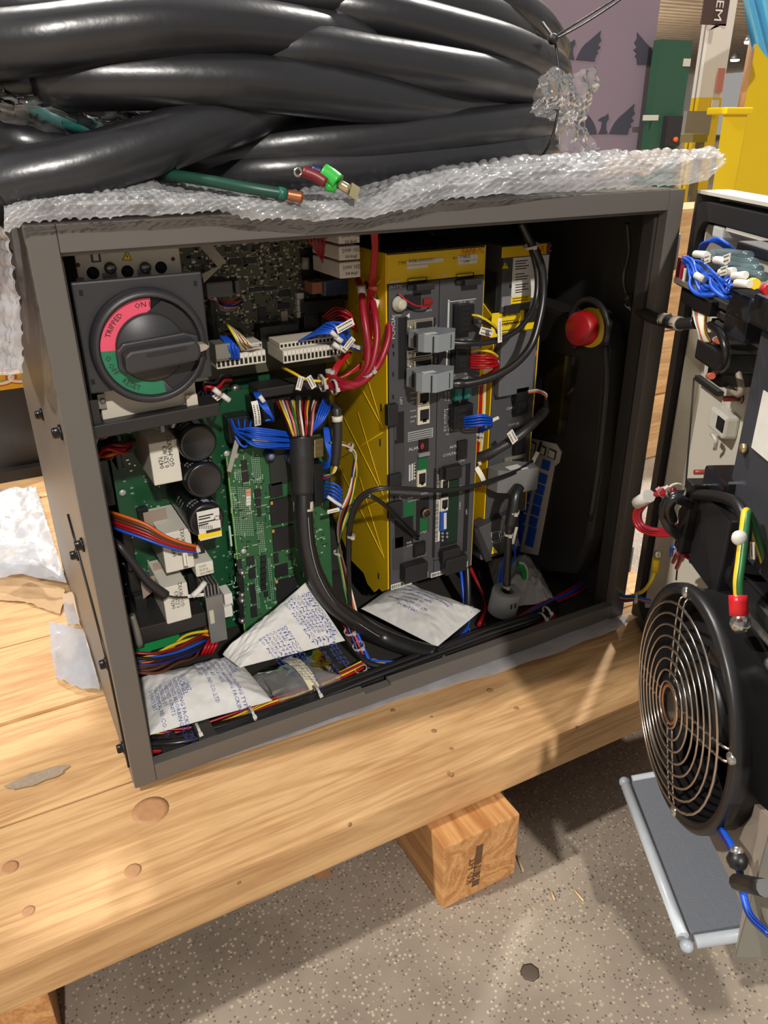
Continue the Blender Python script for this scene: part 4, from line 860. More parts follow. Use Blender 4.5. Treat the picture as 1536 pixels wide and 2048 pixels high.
lo_('terminal', 1065, 702, 1073, 712, mat('term_orange', (186, 104, 40), 0.4), 0.004); lo_('terminal', 1062, 715, 1068, 745, mat('term_grey', (110, 108, 104), 0.4), 0.003); lo_('socket', 1030, 860, 1052, 880, blk, 0.006); lo_('socket', 1031, 884, 1050, 905, blk, 0.006)
minid(1007, 915, 1046, 937, lo, LF)
warn(977, 1046, 14, LF, lo); lo_('yellow_corner', 1008, 1038, 1014, 1045, MATS['lab_yellow'])
# hinged terminal cover at the bottom, tilted towards the front
q = [A(953, 1058, Y=0.112), A(1038, 1018, Y=0.112), A(1036, 1098, Y=0.098), A(962, 1121, Y=0.098)]
tcov = part('terminal_cover', MB().prism(q, (0, 0.02, 0)), mat('cover_dark', (60, 59, 61), 0.5), am, bev=0.001)
part('terminal_flap', MB().prism([A(948, 1058, Y=0.11), A(958, 1056, Y=0.11), A(985, 1120, Y=0.095), A(972, 1124, Y=0.095), A(953, 1090, Y=0.1)], (0, 0.02, 0)), dark_m, am)
def cov(u, v):
    n = (q[1] - q[0]).cross(q[3] - q[0]).normalized(); d = CR * ((u - 768) / FPX) + CD * ((v - 1024) / FPX) + CF
    t_ = (q[0] - CAM).dot(n) / d.dot(n); return CAM + d * t_ + (n if n.y < 0 else -n) * 0.0006
def cline(pp): part('print_line', MB().tube([cov(*p) for p in pp], 0.0004, 4, 1 if len(pp) == 2 else 0), silk, tcov)
cline([(982, 1066), (983, 1083), (1000, 1080), (997, 1062), (982, 1066)]); cline([(1000, 1080), (1003, 1073), (1001, 1063), (997, 1062)]); cline([(983, 1083), (988, 1086), (1003, 1083), (1000, 1080)]); cline([(1002, 1073), (1010, 1071)])
tr = [cov(982, 1108), cov(995, 1105), cov(985, 1093)]; part('warning_triangle', MB().add(tr, [(0, 1, 2)]), MATS['lab_yellow'], tcov); part('bolt_sign', MB().tube([cov(986, 1098) + V((0, -.0004, 0)), cov(988, 1106) + V((0, -.0004, 0))], 0.0004, 4, 1), ink, tcov)
for i in range(4): cline([(1022 + i * 4, 1080 - i), (1029 + i * 3, 1094 - i)])
# grey plug on the amplifier's lower socket
pg = thing('encoder_plug', 'grey cable plug with white sticker on the slim amplifier', 'plug', A(1040, 970, Y=0.09))
a, b = fb(1016, 951, 1074, 985, 0.083, 0); x0, z0, x1, z1 = a[0], a[2], b[0], b[2]; w = x1 - x0
part('hood', MB().prism([(x, y, z0 + 0.004) for x, y in ((x0 - 0.006, LF - 0.007), (x0 - 0.003, 0.098), (x0 + w * .3, 0.086), (x1, 0.083), (x1 + 0.003, 0.1), (x0 + w * .6, LF - 0.003), (x0, LF - 0.0066))], (0, 0, z1 - z0 - 0.003)), mat('plug_grey2', (112, 112, 110), 0.5), pg, bev=0.0008)
part('latch_slot', MB().box((x0 + 0.0, 0.0960, z0 + 0.006), (x0 + 0.004, 0.0985, z1 - 0.001)), hole_m, pg)
part('label', MB().box((x0 + w * .22, 0.092, z1 + 0.0011), (x0 + w * .62, 0.103, z1 + 0.0014)), whitep, pg); part('label', MB().box((x0 + w * .5, 0.0865, z1 + 0.0011), (x0 + w * .72, 0.0905, z1 + 0.0014)), whitep, pg)

# ---------------------------------------------------------------- teach pendant stored against the right wall
TX = 0.556
tpd = thing('teach_pendant', 'black teach pendant with blue keys and red stop button at right', 'teach pendant', (0.575, 0.12, 0.02))
pb = mat('pendant_black', (34, 32, 31), 0.45, var=0.05)
outl = [A(1205, 646, X=TX), A(1213, 700, X=TX), A(1207, 800, X=TX), A(1195, 960, X=TX), A(1178, 1080, X=TX), A(1150, 1150, X=TX), A(1060, 1140, X=TX)]
outl += [V((TX, 0.19, 0.035)), V((TX, 0.19, 0.37)), A(1150, 632, X=TX), A(1180, 622, X=TX)]
part('body', MB().prism(outl, (0.03, 0, 0)), pb, tpd, bev=0.006)
scr = [A(1092, 705, X=TX - .0012), A(1160, 715, X=TX - .0012), A(1128, 870, X=TX - .0012), A(1085, 870, X=TX - .0012)]
part('screen', MB().prism(scr, (0.0011, 0, 0)), mat('screen_dark', (30, 27, 12), 0.12, spec=0.8), tpd)
kq = [A(1058, 876, X=TX - .0015), A(1112, 888, X=TX - .0015), A(1122, 904, X=TX - .0015), A(1117, 926, X=TX - .0015), A(1108, 933, X=TX - .0015), A(1075, 1110, X=TX - .0015), A(1040, 1104, X=TX - .0015)]
kp = part('keypad_plate', MB().prism(kq, (0.0014, 0, 0)), mat('keypad_beige', (178, 172, 160), 0.5), tpd)
keym = mat('key_blue', (30, 74, 172), 0.4)
def key(u, v, w, h, m_, nm='key', sk=0.22, th=0.0014):
    pp = [A(u + w * .5 + dy * sk * -1 * h * .5 + dx * w * .5, v + dy * h * .5 + dx * 3, X=TX - .0017) for dx, dy in ((-1, -1), (1, -1), (1, 1), (-1, 1))]
    return part(nm, MB().prism(pp, (-th, 0, 0)), m_, kp)
for i, (u, v) in enumerate(((1085, 930), (1079, 957), (1074, 979), (1069, 1000), (1065, 1021), (1060, 1043), (1057, 1064), (1053, 1083), (1048, 1104))):
    if i < 8: key(u, v, 15, 18, keym)
    if i > 0: key(u - 22, v - 7, 14, 17, keym)
    if i > 1: key(u - 43, v - 14, 14, 16, keym)
keyb = mat('key_beige', (190, 186, 174), 0.5)
for (u, v) in ((1098, 908), (1078, 900), (1058, 892)):
    k_ = key(u, v, 14, 17, ink); key(u + 1.5, v, 11, 13, keyb, 'key_cap', th=0.0019)
ec = A(1158, 661, X=0.535)
base = V((TX, ec.y + 0.0, ec.z))
bp = A(1182, 655, X=TX - 0.001)
dirx = V((-1, -0.12, 0.06)).normalized()
part('stop_collar', MB().lathe(bp, dirx, [(0.0215, 0.0), (0.0215, 0.002), (0.0, 0.002)], 24), mat('stop_yellow', (224, 184, 24), 0.4), tpd)
part('stop_button', MB().lathe(bp, dirx, [(0.012, 0.002), (0.012, 0.006), (0.0175, 0.007), (0.0188, 0.010), (0.0182, 0.021), (0.0160, 0.023), (0.0, 0.0235)], 28), mat('stop_red', (158, 18, 24), 0.4), tpd)
part('guard_ring', MB().tube([bp + V((-0.004, 0.030 * math.cos(a), 0.030 * math.sin(a))) for a in [math.radians(-60 - i * 0 + i * 20) for i in range(14)]], 0.0035, 8, 3), pb, tpd)
part('side_ridge', MB().tube([A(1210, 690, X=TX - .003), A(1213, 760, X=TX - .003), A(1205, 860, X=TX - .003), A(1193, 960, X=TX - .003), A(1180, 1040, X=TX - .003)], 0.0035, 8, 4), pb, tpd)
# ---------------------------------------------------------------- main disconnect switch
beige = mat('breaker_beige', (196, 188, 172), 0.5, var=0.04)
char = mat('charcoal', (50, 49, 52), 0.42, var=0.05, bump=0.05, bscale=1200)
BY = 0.048
bx0, bx1 = A(150, 520, Y=BY).x, A(361, 520, Y=BY).x
bz0, bz1 = A(300, 838, Y=BY).z, 0.474
sw = thing('disconnect_switch', 'charcoal rotary disconnect switch with pink and green dial on beige breaker', 'switch', ((bx0 + bx1) / 2, 0.09, bz0))
part('breaker_body', MB().box((bx0, BY, bz0), (bx1, 0.15, bz1)), beige, sw, bev=0.0012)
for i, (u, v) in enumerate(((186, 546), (255, 543), (322, 535))):
    p = A(u, v, Y=BY); part('terminal_recess', MB().lathe(p, (0, -1, 0), [(0.0046, -0.002), (0.0046, 0.0004), (0.0, 0.0004)], 14), hole_m, sw)
for (u, v) in ((220, 536), (290, 535)):
    p = A(u, v, Y=BY); part('terminal_screw', MB().lathe(p, (0, -1, 0), [(0.0044, 0.0), (0.0044, 0.002), (0.003, 0.0034), (0.0, 0.0036)], 14), mat('screw_grey', (120, 118, 114), 0.3, 0.8), sw)
for (u0, v0, u1, v1) in ((206, 546, 234, 556), (276, 540, 302, 552), (152, 556, 168, 562)): part('clamp_plate', fbox(u0, v0, u1, v1, BY - 0.002, 0.002), MATS['screw_grey'], sw)
part('latch_window', fbox(179, 498, 203, 524, BY - 0.0006, 0.0006), dark_m, sw); part('latch_tongue', fbox(184, 502, 198, 521, BY - 0.0016, 0.001), beige, sw)
for (u, v) in ((156, 530), (346, 518)): p = A(u, v, Y=BY); part('pin_hole', MB().lathe(p, (0, -1, 0), [(0.0016, -0.001), (0.0016, 0.0004), (0, 0.0004)], 8), mat('hole_brown', (90, 50, 40), 0.6), sw)
warn(244, 521, 20, BY, sw)
part('corner_bracket', fbox(194, 790, 214, 816, BY - 0.004, 0.004), mat('bracket_grey', (128, 124, 116), 0.4, 0.3), sw); p = A(205, 802, Y=BY - 0.004); part('bracket_screw', MB().lathe(p, (0, -1, 0), [(0.0022, 0), (0.0022, 0.001), (0.0012, 0.001), (0.0, 0.0004)], 10), MATS['screw_grey'], sw)
part('side_lug', fbox(372, 792, 398, 822, BY - 0.006, 0.006), beige, sw)
HY = 0.026
hp = [A(141, 563, Y=HY), A(403, 546, Y=HY), A(431, 752, Y=HY), A(183, 789, Y=HY)]
hx0, hx1, hz0, hz1 = hp[0].x, hp[1].x, (hp[2].z + hp[3].z) / 2, (hp[0].z + hp[1].z) / 2
part('handle_plate', MB().box((hx0, HY, hz0), (hx1, HY + 0.006, hz1)), char, sw, bev=0.0015)
part('plate_skirt', MB().box((hx0 + 0.006, HY + 0.0062, hz0 + 0.004), (hx1 - 0.004, BY - 0.0002, hz1 - 0.004)), dark_m, sw)
for (u, v) in ((162, 586), (391, 567), (186, 764)):
    p = A(u, v, Y=HY); part('plate_slot', MB().box((p.x - 0.0014, HY - 0.0002, p.z - 0.002), (p.x + 0.0014, HY + 0.0002, p.z + 0.002)), hole_m, sw)
hc = V((A(297, 690, Y=HY).x, HY, A(297, 690, Y=HY).z)); hr = 0.0437
part('dial_ring', MB().lathe(hc, (0, -1, 0), [(hr, 0.0), (hr, 0.007), (hr - 0.0012, 0.0105), (hr - 0.004, 0.0120), (hr - 0.0056, 0.0120), (hr - 0.0062, 0.009), (hr - 0.0062, 0.0072), (0.0, 0.0072)], 56), char, sw)
def arc(a0, a1, r0, r1, y, m_, nm, n=26):
    R_ = []
    for i in range(n + 1):
        a = math.radians(a0 + (a1 - a0) * i / n); c, s = math.cos(a), math.sin(a)
        R_.append([hc + V((c * r0, y, s * r0)), hc + V((c * r1, y, s * r1)), hc + V((c * r1, y + 0.0006, s * r1)), hc + V((c * r0, y + 0.0006, s * r0))])
    return part(nm, MB().rings(R_, True, False), m_, sw)
pk = arc(83, 178, 0.0262, 0.0368, -0.0081, mat('dial_pink', (226, 82, 108), 0.5), 'dial_sector')
gn = arc(178, 281, 0.0262, 0.0368, -0.0081, mat('dial_green', (36, 118, 84), 0.5), 'dial_sector')
def arctext(s, a0, par, r=0.0305, size=0.0056):
    def fn(x, y):
        a = math.radians(a0) - x / (r + 0.002); q = r + y; return hc + V((math.cos(a) * q, -0.0085, math.sin(a) * q))
    text(s, par, None, None, None, size, ink, fn=fn)
arctext('ON I', 104, pk); arctext('TRIPPED', 160, pk)
def arctext2(s, a0, par, r=0.0345, size=0.0056):
    def fn(x, y):
        a = math.radians(a0) + x / (r - 0.002); q = r - y; return hc + V((math.cos(a) * q, -0.0085, math.sin(a) * q))
    text(s, par, None, None, None, size, ink, fn=fn)
arctext2('O OFF', 184, gn); arctext2('RESET', 222, gn)
part('rotor', MB().lathe(hc, (0, -1, 0), [(0.0262, 0.0074), (0.0262, 0.0095), (0.0245, 0.0115), (0.0, 0.012)], 40), char, sw)
part('rotor_sector', MB().prism([hc + V((0.036 * math.cos(a), -0.0074, 0.036 * math.sin(a))) for a in [math.radians(-70 + i * 14) for i in range(11)]] + [hc + V((0.0, -0.0074, 0.026)), hc + V((0.006, -0.0074, -0.026))], (0, -0.0012, 0)), dark_m, sw)
ga = V((0.985, 0, 0.06)).normalized(); gu = V((-0.06, 0, 0.985)).normalized()
gc = hc + V((0.0055, 0, -0.0035))
pts = []
for (x, z) in ((-0.030, -0.0045), (-0.027, -0.0085), (0.0245, -0.0078), (0.0275, -0.003), (0.0275, 0.003), (0.0245, 0.0078), (-0.024, 0.0085), (-0.029, 0.0055)): pts.append(gc + ga * x + gu * z + V((0, -0.012, 0)))
part('grip', MB().prism(pts, (0, -0.016, 0)), char, sw, bev=0.0022)
part('grip_foot', MB().prism([gc + ga * x + gu * z + V((0, -0.0105, 0)) for x, z in ((-0.033, -0.006), (-0.028, -0.012), (0.02, -0.012), (0.03, -0.008), (0.03, 0.008), (0.02, 0.012), (-0.026, 0.012), (-0.032, 0.007))], (0, -0.005, 0)), char, sw, bev=0.0015)
part('grip_groove', MB().obox(gc + V((0.002, -0.0282, 0)) + gu * 0.0035, ga * 0.015, V((0, 0.0004, 0)), gu * 0.0012), dark_m, sw)
part('pointer', MB().prism([gc + ga * x + gu * z + V((0, -0.013, 0)) for x, z in ((0.0277, -0.0032), (0.033, -0.0022), (0.036, 0.0), (0.033, 0.0022), (0.0277, 0.0032))], (0, -0.010, 0)), mat('pointer_clear', (188, 176, 160), 0.25, trans=0.3), sw, bev=0.0006)
part('lower_rail', MB().obox((A(205, 846, Y=0.05) + A(408, 818, Y=0.05)) / 2, V((0.052, 0, 0.0015)), V((0, 0.014, 0)), V((0, 0, 0.0055))), mat('rail_black', (36, 34, 34), 0.45), sw, bev=0.001)
part('side_bracket', MB().obox((A(205, 850, Y=0.05) + A(196, 820, Y=0.05)) / 2 + V((-0.004, 0.01, 0.004)), V((0.003, 0, 0)), V((0, 0.02, 0)), V((0, 0, 0.014))), MATS['rail_black'], sw)
part('screw_post', MB().cyl(A(345, 850, Y=0.07), A(354, 828, Y=0.05), 0.003, 8), MATS['screw_grey'], sw)

# ---------------------------------------------------------------- emergency stop board (dark olive) at the top
OY = 0.205
eb = thing('relay_board', 'dark olive circuit board with relays and terminals in the upper middle', 'circuit board', A(520, 740, Y=OY))
olive = mat('pcb_olive', (78, 80, 60), 0.45, var=0.2, scale=140)
a, b = fb(330, 470, 715, 745, OY, 0)
part('board', MB().box((a[0], OY, A(520, 745, Y=OY).z), (b[0], OY + 0.002, 0.474)), olive, eb)
def chip(par, u0, v0, u1, v1, Y, h=0.0025, m_=None, legs=True, nm='chip'):
    e = 0.1 * (u1 - u0); a, b = fb(u0, v0 + e, u1, v1 - e, Y, 0)
    o = part(nm, MB().box((a[0], Y - h, a[2]), (b[0], Y - 0.0002, b[2])), m_ or mat('chip_black', (32, 32, 34), 0.45), par)
    if legs:
        k = MB(); n = max(3, int((b[0] - a[0]) / 0.0013))
        for i in range(n):
            x = a[0] + (i + .5) * (b[0] - a[0]) / n
            k.box((x - 0.0003, Y - 0.0008, a[2] - 0.0011), (x + 0.0003, Y - 0.0002, a[2] - 0.0001)); k.box((x - 0.0003, Y - 0.0008, b[2] + 0.0001), (x + 0.0003, Y - 0.0002, b[2] + 0.0011))
        part('legs', k, silver, o, kind='stuff')
    return o
for (u0, v0, u1, v1) in ((450, 492, 462, 504), (483, 490, 494, 503), (505, 488, 518, 500), (546, 492, 558, 505), (457, 515, 482, 530), (488, 513, 513, 528), (556, 533, 566, 545), (498, 572, 524, 585), (526, 570, 552, 583), (556, 578, 580, 594), (555, 604, 578, 618), (515, 612, 533, 640)): chip(eb, u0, v0, u1, v1, OY)
rr = random.Random(3); sm1, sm2, sm3 = MB(), MB(), MB()
for i in range(900):
    u, v = rr.uniform(345, 640), rr.uniform(476, 690); p = A(u, v, Y=OY); w, h = rr.choice(((0.0008, 0.0014), (0.0014, 0.0008), (0.001, 0.001), (0.002, 0.001)))
    (sm1, sm2, sm3)[i % 3].box((p.x - w, OY - 0.0009, p.z - h), (p.x + w, OY - 0.0001, p.z + h))
part('small_components', sm1, mat('comp_tan', (176, 166, 136), 0.5), eb, kind='stuff'); part('small_components', sm2, mat('comp_dark', (40, 40, 38), 0.5), eb, kind='stuff'); part('small_components', sm3, silver, eb, kind='stuff')
for (u, v) in ((608, 505), (557, 652)): p = A(u, v, Y=OY); part('board_screw', MB().lathe(p, (0, -1, 0), [(0.003, 0), (0.003, 0.0015), (0.0, 0.002)], 10), mat('screw_white', (190, 188, 184), 0.4, 0.4), eb)
for i in range(4): part('white_relay', fbox(594, 587 + i * 12.5, 608, 597 + i * 12.5, OY - 0.006, 0.006), whitep, eb)
part('crystal', fbox(562, 623, 577, 655, OY - 0.004, 0.004), mat('xtal', (178, 168, 152), 0.5), eb); part('glass_fuse', MB().cyl(A(611, 514, Y=OY - .006), A(611, 538, Y=OY - .006), 0.0042, 12), mat('fuse_clear', (190, 184, 168), 0.15, trans=0.4), eb)
part('fuse_holder', fbox(602, 500, 640, 558, OY - 0.004, 0.003), blk, eb)
for (u0, v0, u1, v1, h) in ((610, 600, 690, 625, .02), (608, 630, 640, 668, .016), (642, 628, 690, 660, .018), (520, 655, 600, 690, .02), (605, 655, 625, 690, .012), (640, 560, 700, 600, .012), (420, 600, 440, 690, .02)): part('black_relay', fbox(u0, v0, u1, v1, OY - h, h - 0.0003), blk, eb, bev=0.0006)
part('clear_relay', fbox(648, 562, 698, 588, 0.16, 0.03), mat('relay_blue', (60, 78, 100), 0.15, trans=0.5), eb, bev=0.001); part('relay_coil', fbox(624, 566, 648, 586, 0.165, 0.02), mat('coil_copper', (150, 96, 70), 0.4), eb)
# terminal strips
ts_m = mat('strip_beige', (206, 198, 180), 0.5)
def strip(u0, v0, u1, v1, Y, n, label, rows=2, k=0.0):
    t_ = thing('terminal_strip', label, 'terminal strip', A((u0 + u1) / 2, v1, Y=Y), 'beige terminal strips')
    a, b = fb(u0, v0, u1, v1, Y, 0); zc = A((u0 + u1) / 2, (v0 + v1) / 2, Y=Y).z; hz = (v1 - v0) * 0.00025
    part('housing', MB().box((a[0], Y, zc - hz), (b[0], Y + 0.045, zc + hz)), ts_m, t_, bev=0.0006)
    part('housing', MB().box((a[0], Y + 0.008, zc + hz), (b[0], Y + 0.04, zc + hz + 0.006)), ts_m, t_, bev=0.0006)
    w = (b[0] - a[0]) / n
    for i in range(n):
        x = a[0] + w * (i + .5); part('wire_hole', MB().box((x - w * .3, Y - 0.0003, zc - hz * .7), (x + w * .3, Y - 0.0001, zc + hz * .15)), hole_m, t_)
        part('lever', MB().box((x - w * .38, Y - 0.0012, zc + hz * .3), (x + w * .38, Y - 0.0001, zc + hz * .9)), whitep, t_)
        part('upper_hole', MB().box((x - w * .3, Y + 0.0077, zc + hz + 0.0015), (x + w * .3, Y + 0.0079, zc + hz + 0.0045)), hole_m, t_)
    return t_
strip(432, 706, 532, 732, 0.145, 11, 'beige terminal strip just right of the rotary switch')
strip(566, 694, 682, 720, 0.140, 15, 'beige terminal strip under the bundle of blue wires')
part('rail', fbox(430, 690, 462, 715, 0.135, 0.02), mat('steel_rail', (150, 148, 140), 0.35, 0.6), eb)
# three stacked cement resistors
rm = mat('resistor_white', (214, 208, 196), 0.6, var=0.06)
for i, (v0, v1) in enumerate(((470, 491), (496, 524), (528, 560))):
    t_ = thing('cement_resistor', ['topmost white ceramic resistor of the stack of three', 'middle white ceramic resistor of the stack of three', 'lowest white ceramic resistor of the stack of three'][i], 'resistor', A(688, v1, Y=0.12), 'stacked ceramic resistors')
    x0, x1 = A(679, 530, Y=0.12).x, A(721, 530, Y=0.12).x; z0 = A(700, v1 - 4, Y=0.12).z; z1 = A(700, v0 - 4, Y=0.12).z
    part('body', MB().box((x0, 0.12, z0), (x1, 0.185, min(z1, 0.476))), rm, t_, bev=0.0012)
    text('20W 15\u03a9J', t_, V((x0 + 0.003, 0.1196, (z0 + z1) / 2 + 0.001)), XD, ZD, 0.0048, ink); text('5A 8rg5', t_, V((x0 + 0.006, 0.1196, (z0 + z1) / 2 - 0.0045)), XD, ZD, 0.0040, ink)
# paper strips and grey clamp by the switch
cl = thing('wire_clamp', 'grey plastic clamp holding striped wires right of the switch', 'clamp', A(445, 590, Y=0.15))
part('block', fbox(412, 566, 468, 592, 0.15, 0.03), mat('clamp_grey', (92, 94, 98), 0.5), cl, bev=0.002); part('block', fbox(470, 562, 480, 588, 0.16, 0.02), MATS['clamp_grey'], cl)
wires(cl, AY([(425, 590, .165), (445, 610, .155), (465, 610, .155), (478, 600, .165)]), ['blue', 'pnk', 'wht', 'red', 'gry', 'pnk', 'navy', 'wht'], 0.0009, 0.006, seed=4)
ps = thing('paper_strap', 'folded grey paper strap crossing behind the top of the switch', 'strap', A(420, 545, Y=0.09))
gp_ = mat('strap_grey', (150, 144, 132), 0.6)
for q in (((395, 488), (418, 484), (452, 522), (436, 534)), ((438, 532), (455, 520), (408, 566), (404, 548))):
    pp = [A(u, v, Y=0.085) for u, v in q]; part('ribbon', MB().prism(pp, (0, 0.0006, 0)), gp_, ps)

# ---------------------------------------------------------------- green power board with capacitors
GY = 0.185
pwb = thing('power_board', 'large green power circuit board at lower left with capacitors', 'circuit board', V((0.13, GY, 0.022)))
gx0 = A(228, 850, Y=GY).x; gx1 = A(470, 1000, Y=GY).x + 0.02; gz1 = A(350, 800, Y=GY).z
part('board', MB().box((0.052, GY, 0.022), (0.205, GY + 0.002, gz1)), mat('pcb_deep', (22, 74, 44), 0.35, var=0.15, scale=60), pwb)
part('board_edge', fbox(268, 1268, 360, 1298, 0.15, 0.002), mat('pcb_bright', (28, 132, 70), 0.4), pwb); part('board_edge', fbox(240, 862, 272, 885, 0.17, 0.002), MATS['pcb_bright'], pwb)
gz0_ = 0.03
rr = random.Random(11); k1, k2 = MB(), MB()
for i in range(260):
    u, v = rr.uniform(245, 468), rr.uniform(860, 1240); p = A(u, v, Y=GY); w = rr.uniform(0.0006, 0.0018); (k1 if i % 2 else k2).box((p.x - w, GY - 0.001, p.z - 0.0008), (p.x + w, GY - 0.0001, p.z + 0.0008))
part('solder_points', k1, silver, pwb, kind='stuff'); part('silk_marks', k2, mat('silk_dim', (120, 150, 130), 0.6), pwb, kind='stuff')
for (u0, v0, u1, v1, h) in ((182, 925, 232, 1010, .03), (225, 880, 248, 940, .04), (242, 1060, 275, 1140, .035), (255, 1145, 290, 1180, .02), (268, 1195, 300, 1232, .03), (375, 1150, 405, 1185, .02), (395, 1080, 412, 1115, .04), (275, 1020, 300, 1040, .01)):
    part('black_module', fbox(u0, v0, u1, v1, GY - h, h - 0.0003), blk, pwb, bev=0.001)
for (u, v) in ((245, 985), (296, 1300)): p = A(u, v, Y=GY - 0.001); part('board_screw', MB().lathe(p, (0, -1, 0), [(0.0036, 0), (0.0036, 0.0015), (0.002, 0.0022), (0.0, 0.0022)], 12), MATS['screw_white'], pwb)
def filmcap(u0, v0, u1, v1, Y, dep, lines, size, vert=True):
    vm, um = (v0 + v1) / 2, (u0 + u1) / 2
    x0, x1 = A(u0, vm, Y=Y).x, A(u1, vm, Y=Y).x; z0, z1 = A(um, v1, Y=Y).z, A(um, v0, Y=Y).z
    o = part('film_capacitor', MB().box((x0, Y, z0), (x1, Y + dep, z1)), mat('cap_white', (216, 211, 198), 0.55, var=0.04), pwb, bev=0.0014)
    for i, s in enumerate(lines):
        if vert: text(s, o, V((x0 + (x1 - x0) * (.42 + .18 * i), Y - 0.0004, z0 + (z1 - z0) * .38)), ZD, -XD, size, ink)
        else: text(s, o, V((x0 + (x1 - x0) * .2, Y - 0.0004, z1 - (z1 - z0) * (.3 + .27 * i))), XD, ZD, size, ink)
filmcap(302, 882, 361, 968, 0.108, 0.076, ('0476', '0.52UK3', 'GO-MKVX2'), 0.0062)
filmcap(326, 1062, 386, 1142, 0.118, 0.066, ('0476', '0.52UK3', 'GO-MKVX2'), 0.0058)
filmcap(328, 1170, 380, 1244, 0.120, 0.064, ('0476', '0.52UK3', 'GO-MKVX2'), 0.0058)
filmcap(391, 1125, 428, 1151, 0.125, 0.05, ('0107', '510UJ', 'GO-MKVX2'), 0.0036, False)
sleeve = mat('cap_sleeve', (26, 26, 29), 0.3, spec=0.6)
for i, (u, v) in enumerate(((397, 888), (410, 962), (414, 1042))):
    c = A(u, v, Y=0.100); r = 0.0185
    o = part('electrolytic_capacitor', MB().lathe(V((c.x, GY - 0.0004, c.z)), (0, -1, 0), [(r, 0.0), (r, GY - 0.1 - 0.004), (r - 0.0012, GY - 0.1 - 0.0012), (r - 0.003, GY - 0.1), (r - 0.0042, GY - 0.1 - 0.0008), (0.0, GY - 0.1 - 0.0008)], 40), sleeve, pwb)
    a = math.radians(82); n0 = V((math.cos(a), 0, math.sin(a))); tt = V((-n0.z, 0, n0.x))
    part('polarity_stripe', MB().grid(lambda s, t_: c + V((math.cos(a - .17 + .34 * s), 0, math.sin(a - .17 + .34 * s))) * (r + 0.0003) + V((0, 0.004 + 0.075 * t_, 0)), 4, 1), mat('stripe_blue', (150, 160, 186), 0.4), o)
    def cyl_text(s, deg, yoff, size):
        def fn(x, y):
            aa = math.radians(deg) - x / r; return V((c.x, 0.1, c.z)) + V((math.cos(aa), 0, math.sin(aa))) * (r + 0.0004) + V((0, yoff + y, 0))
        text(s, o, None, None, None, size, silk, fn=fn)
    cyl_text('400V', 66, 0.006, 0.0062); cyl_text('680(M)', 140, 0.014, 0.0062); cyl_text('1200 CE', 136, 0.007, 0.0056)
    for j in range(3): cyl_text('105', 160, 0.026 + 0.008 * j, 0.0045)
o = part('maker_label', fbox(393, 1025, 444, 1072, 0.0988, 0.0006), whitep, pwb)
ly = 0.0986
part('yellow_band', fbox(396, 1064, 444, 1074, ly, 0.0002), MATS['lab_yellow'], o)
for i, w in enumerate((30, 24, 34, 20)): part('print_line', fbox(397, 1030 + i * 6, 397 + w, 1032.5 + i * 6, ly, 0.0002), ink, o)
for i in range(8): part('bars', fbox(398 + i * 3.6, 1051, 400 + i * 3.6, 1058, ly, 0.0002), ink, o)
part('black_band', fbox(412, 1058, 442, 1064, ly - 0.0001, 0.0002), ink, o); text('CE', o, A(427, 1042, Y=ly - 0.0002), XD, ZD, 0.0075, ink)
part('grey_tag', fbox(286, 1026, 336, 1046, 0.15, 0.0006), mat('tag_brown', (150, 132, 118), 0.6), pwb); part('grey_tag', fbox(306, 1128, 338, 1150, 0.16, 0.0006), MATS['tag_brown'], pwb)
part('grey_tag', MB().prism([A(281, 1162, Y=.15), A(310, 1150, Y=.15), A(310, 1180, Y=.15), A(287, 1198, Y=.15)], (0, 0.0006, 0)), MATS['tag_brown'], pwb)
# heat sink and black bar in front of the board
hs = thing('heat_sink', 'small grey finned heat sink at the bottom of the power board', 'heat sink', A(430, 1290, Y=0.12))
hm = mat('alu_grey', (136, 134, 132), 0.4, 0.5)
a, b = fb(411, 1197, 455, 1278, 0.118, 0)
part('plate', MB().box((a[0], 0.118, a[2]), (b[0], 0.121, b[2])), hm, hs)
for i in range(5): part('fin', MB().box((a[0] + i * (b[0] - a[0]) / 5, 0.1212, b[2] - 0.004 - 0.0 * i), (a[0] + i * (b[0] - a[0]) / 5 + 0.0015, 0.15, b[2] + 0.012)), hm, hs)
part('sticker', fbox(418, 1222, 430, 1246, 0.1176, 0.0003), mat('sticker_cream', (190, 184, 160), 0.6), hs)
for v in (1190, 1215): part('clip', fbox(448, v, 466, v + 16, 0.125, 0.02), whitep, hs)
bb = thing('support_bar', 'flat black support bar across the lower left power board', 'bar', A(340, 1290, Y=0.12))
part('bar', MB().prism([A(274, 1258, Y=0.122), A(412, 1224, Y=0.122), A(414, 1252, Y=0.122), A(280, 1290, Y=0.122)], (0, 0.06, 0)), mat('rail_black2', (40, 37, 36), 0.4), bb, bev=0.001)
part('end_post', MB().tube(AY([(262, 1230, .12), (272, 1260, .118), (280, 1292, .118)]), 0.004, 8, 4), MATS['bracket_grey'], bb)

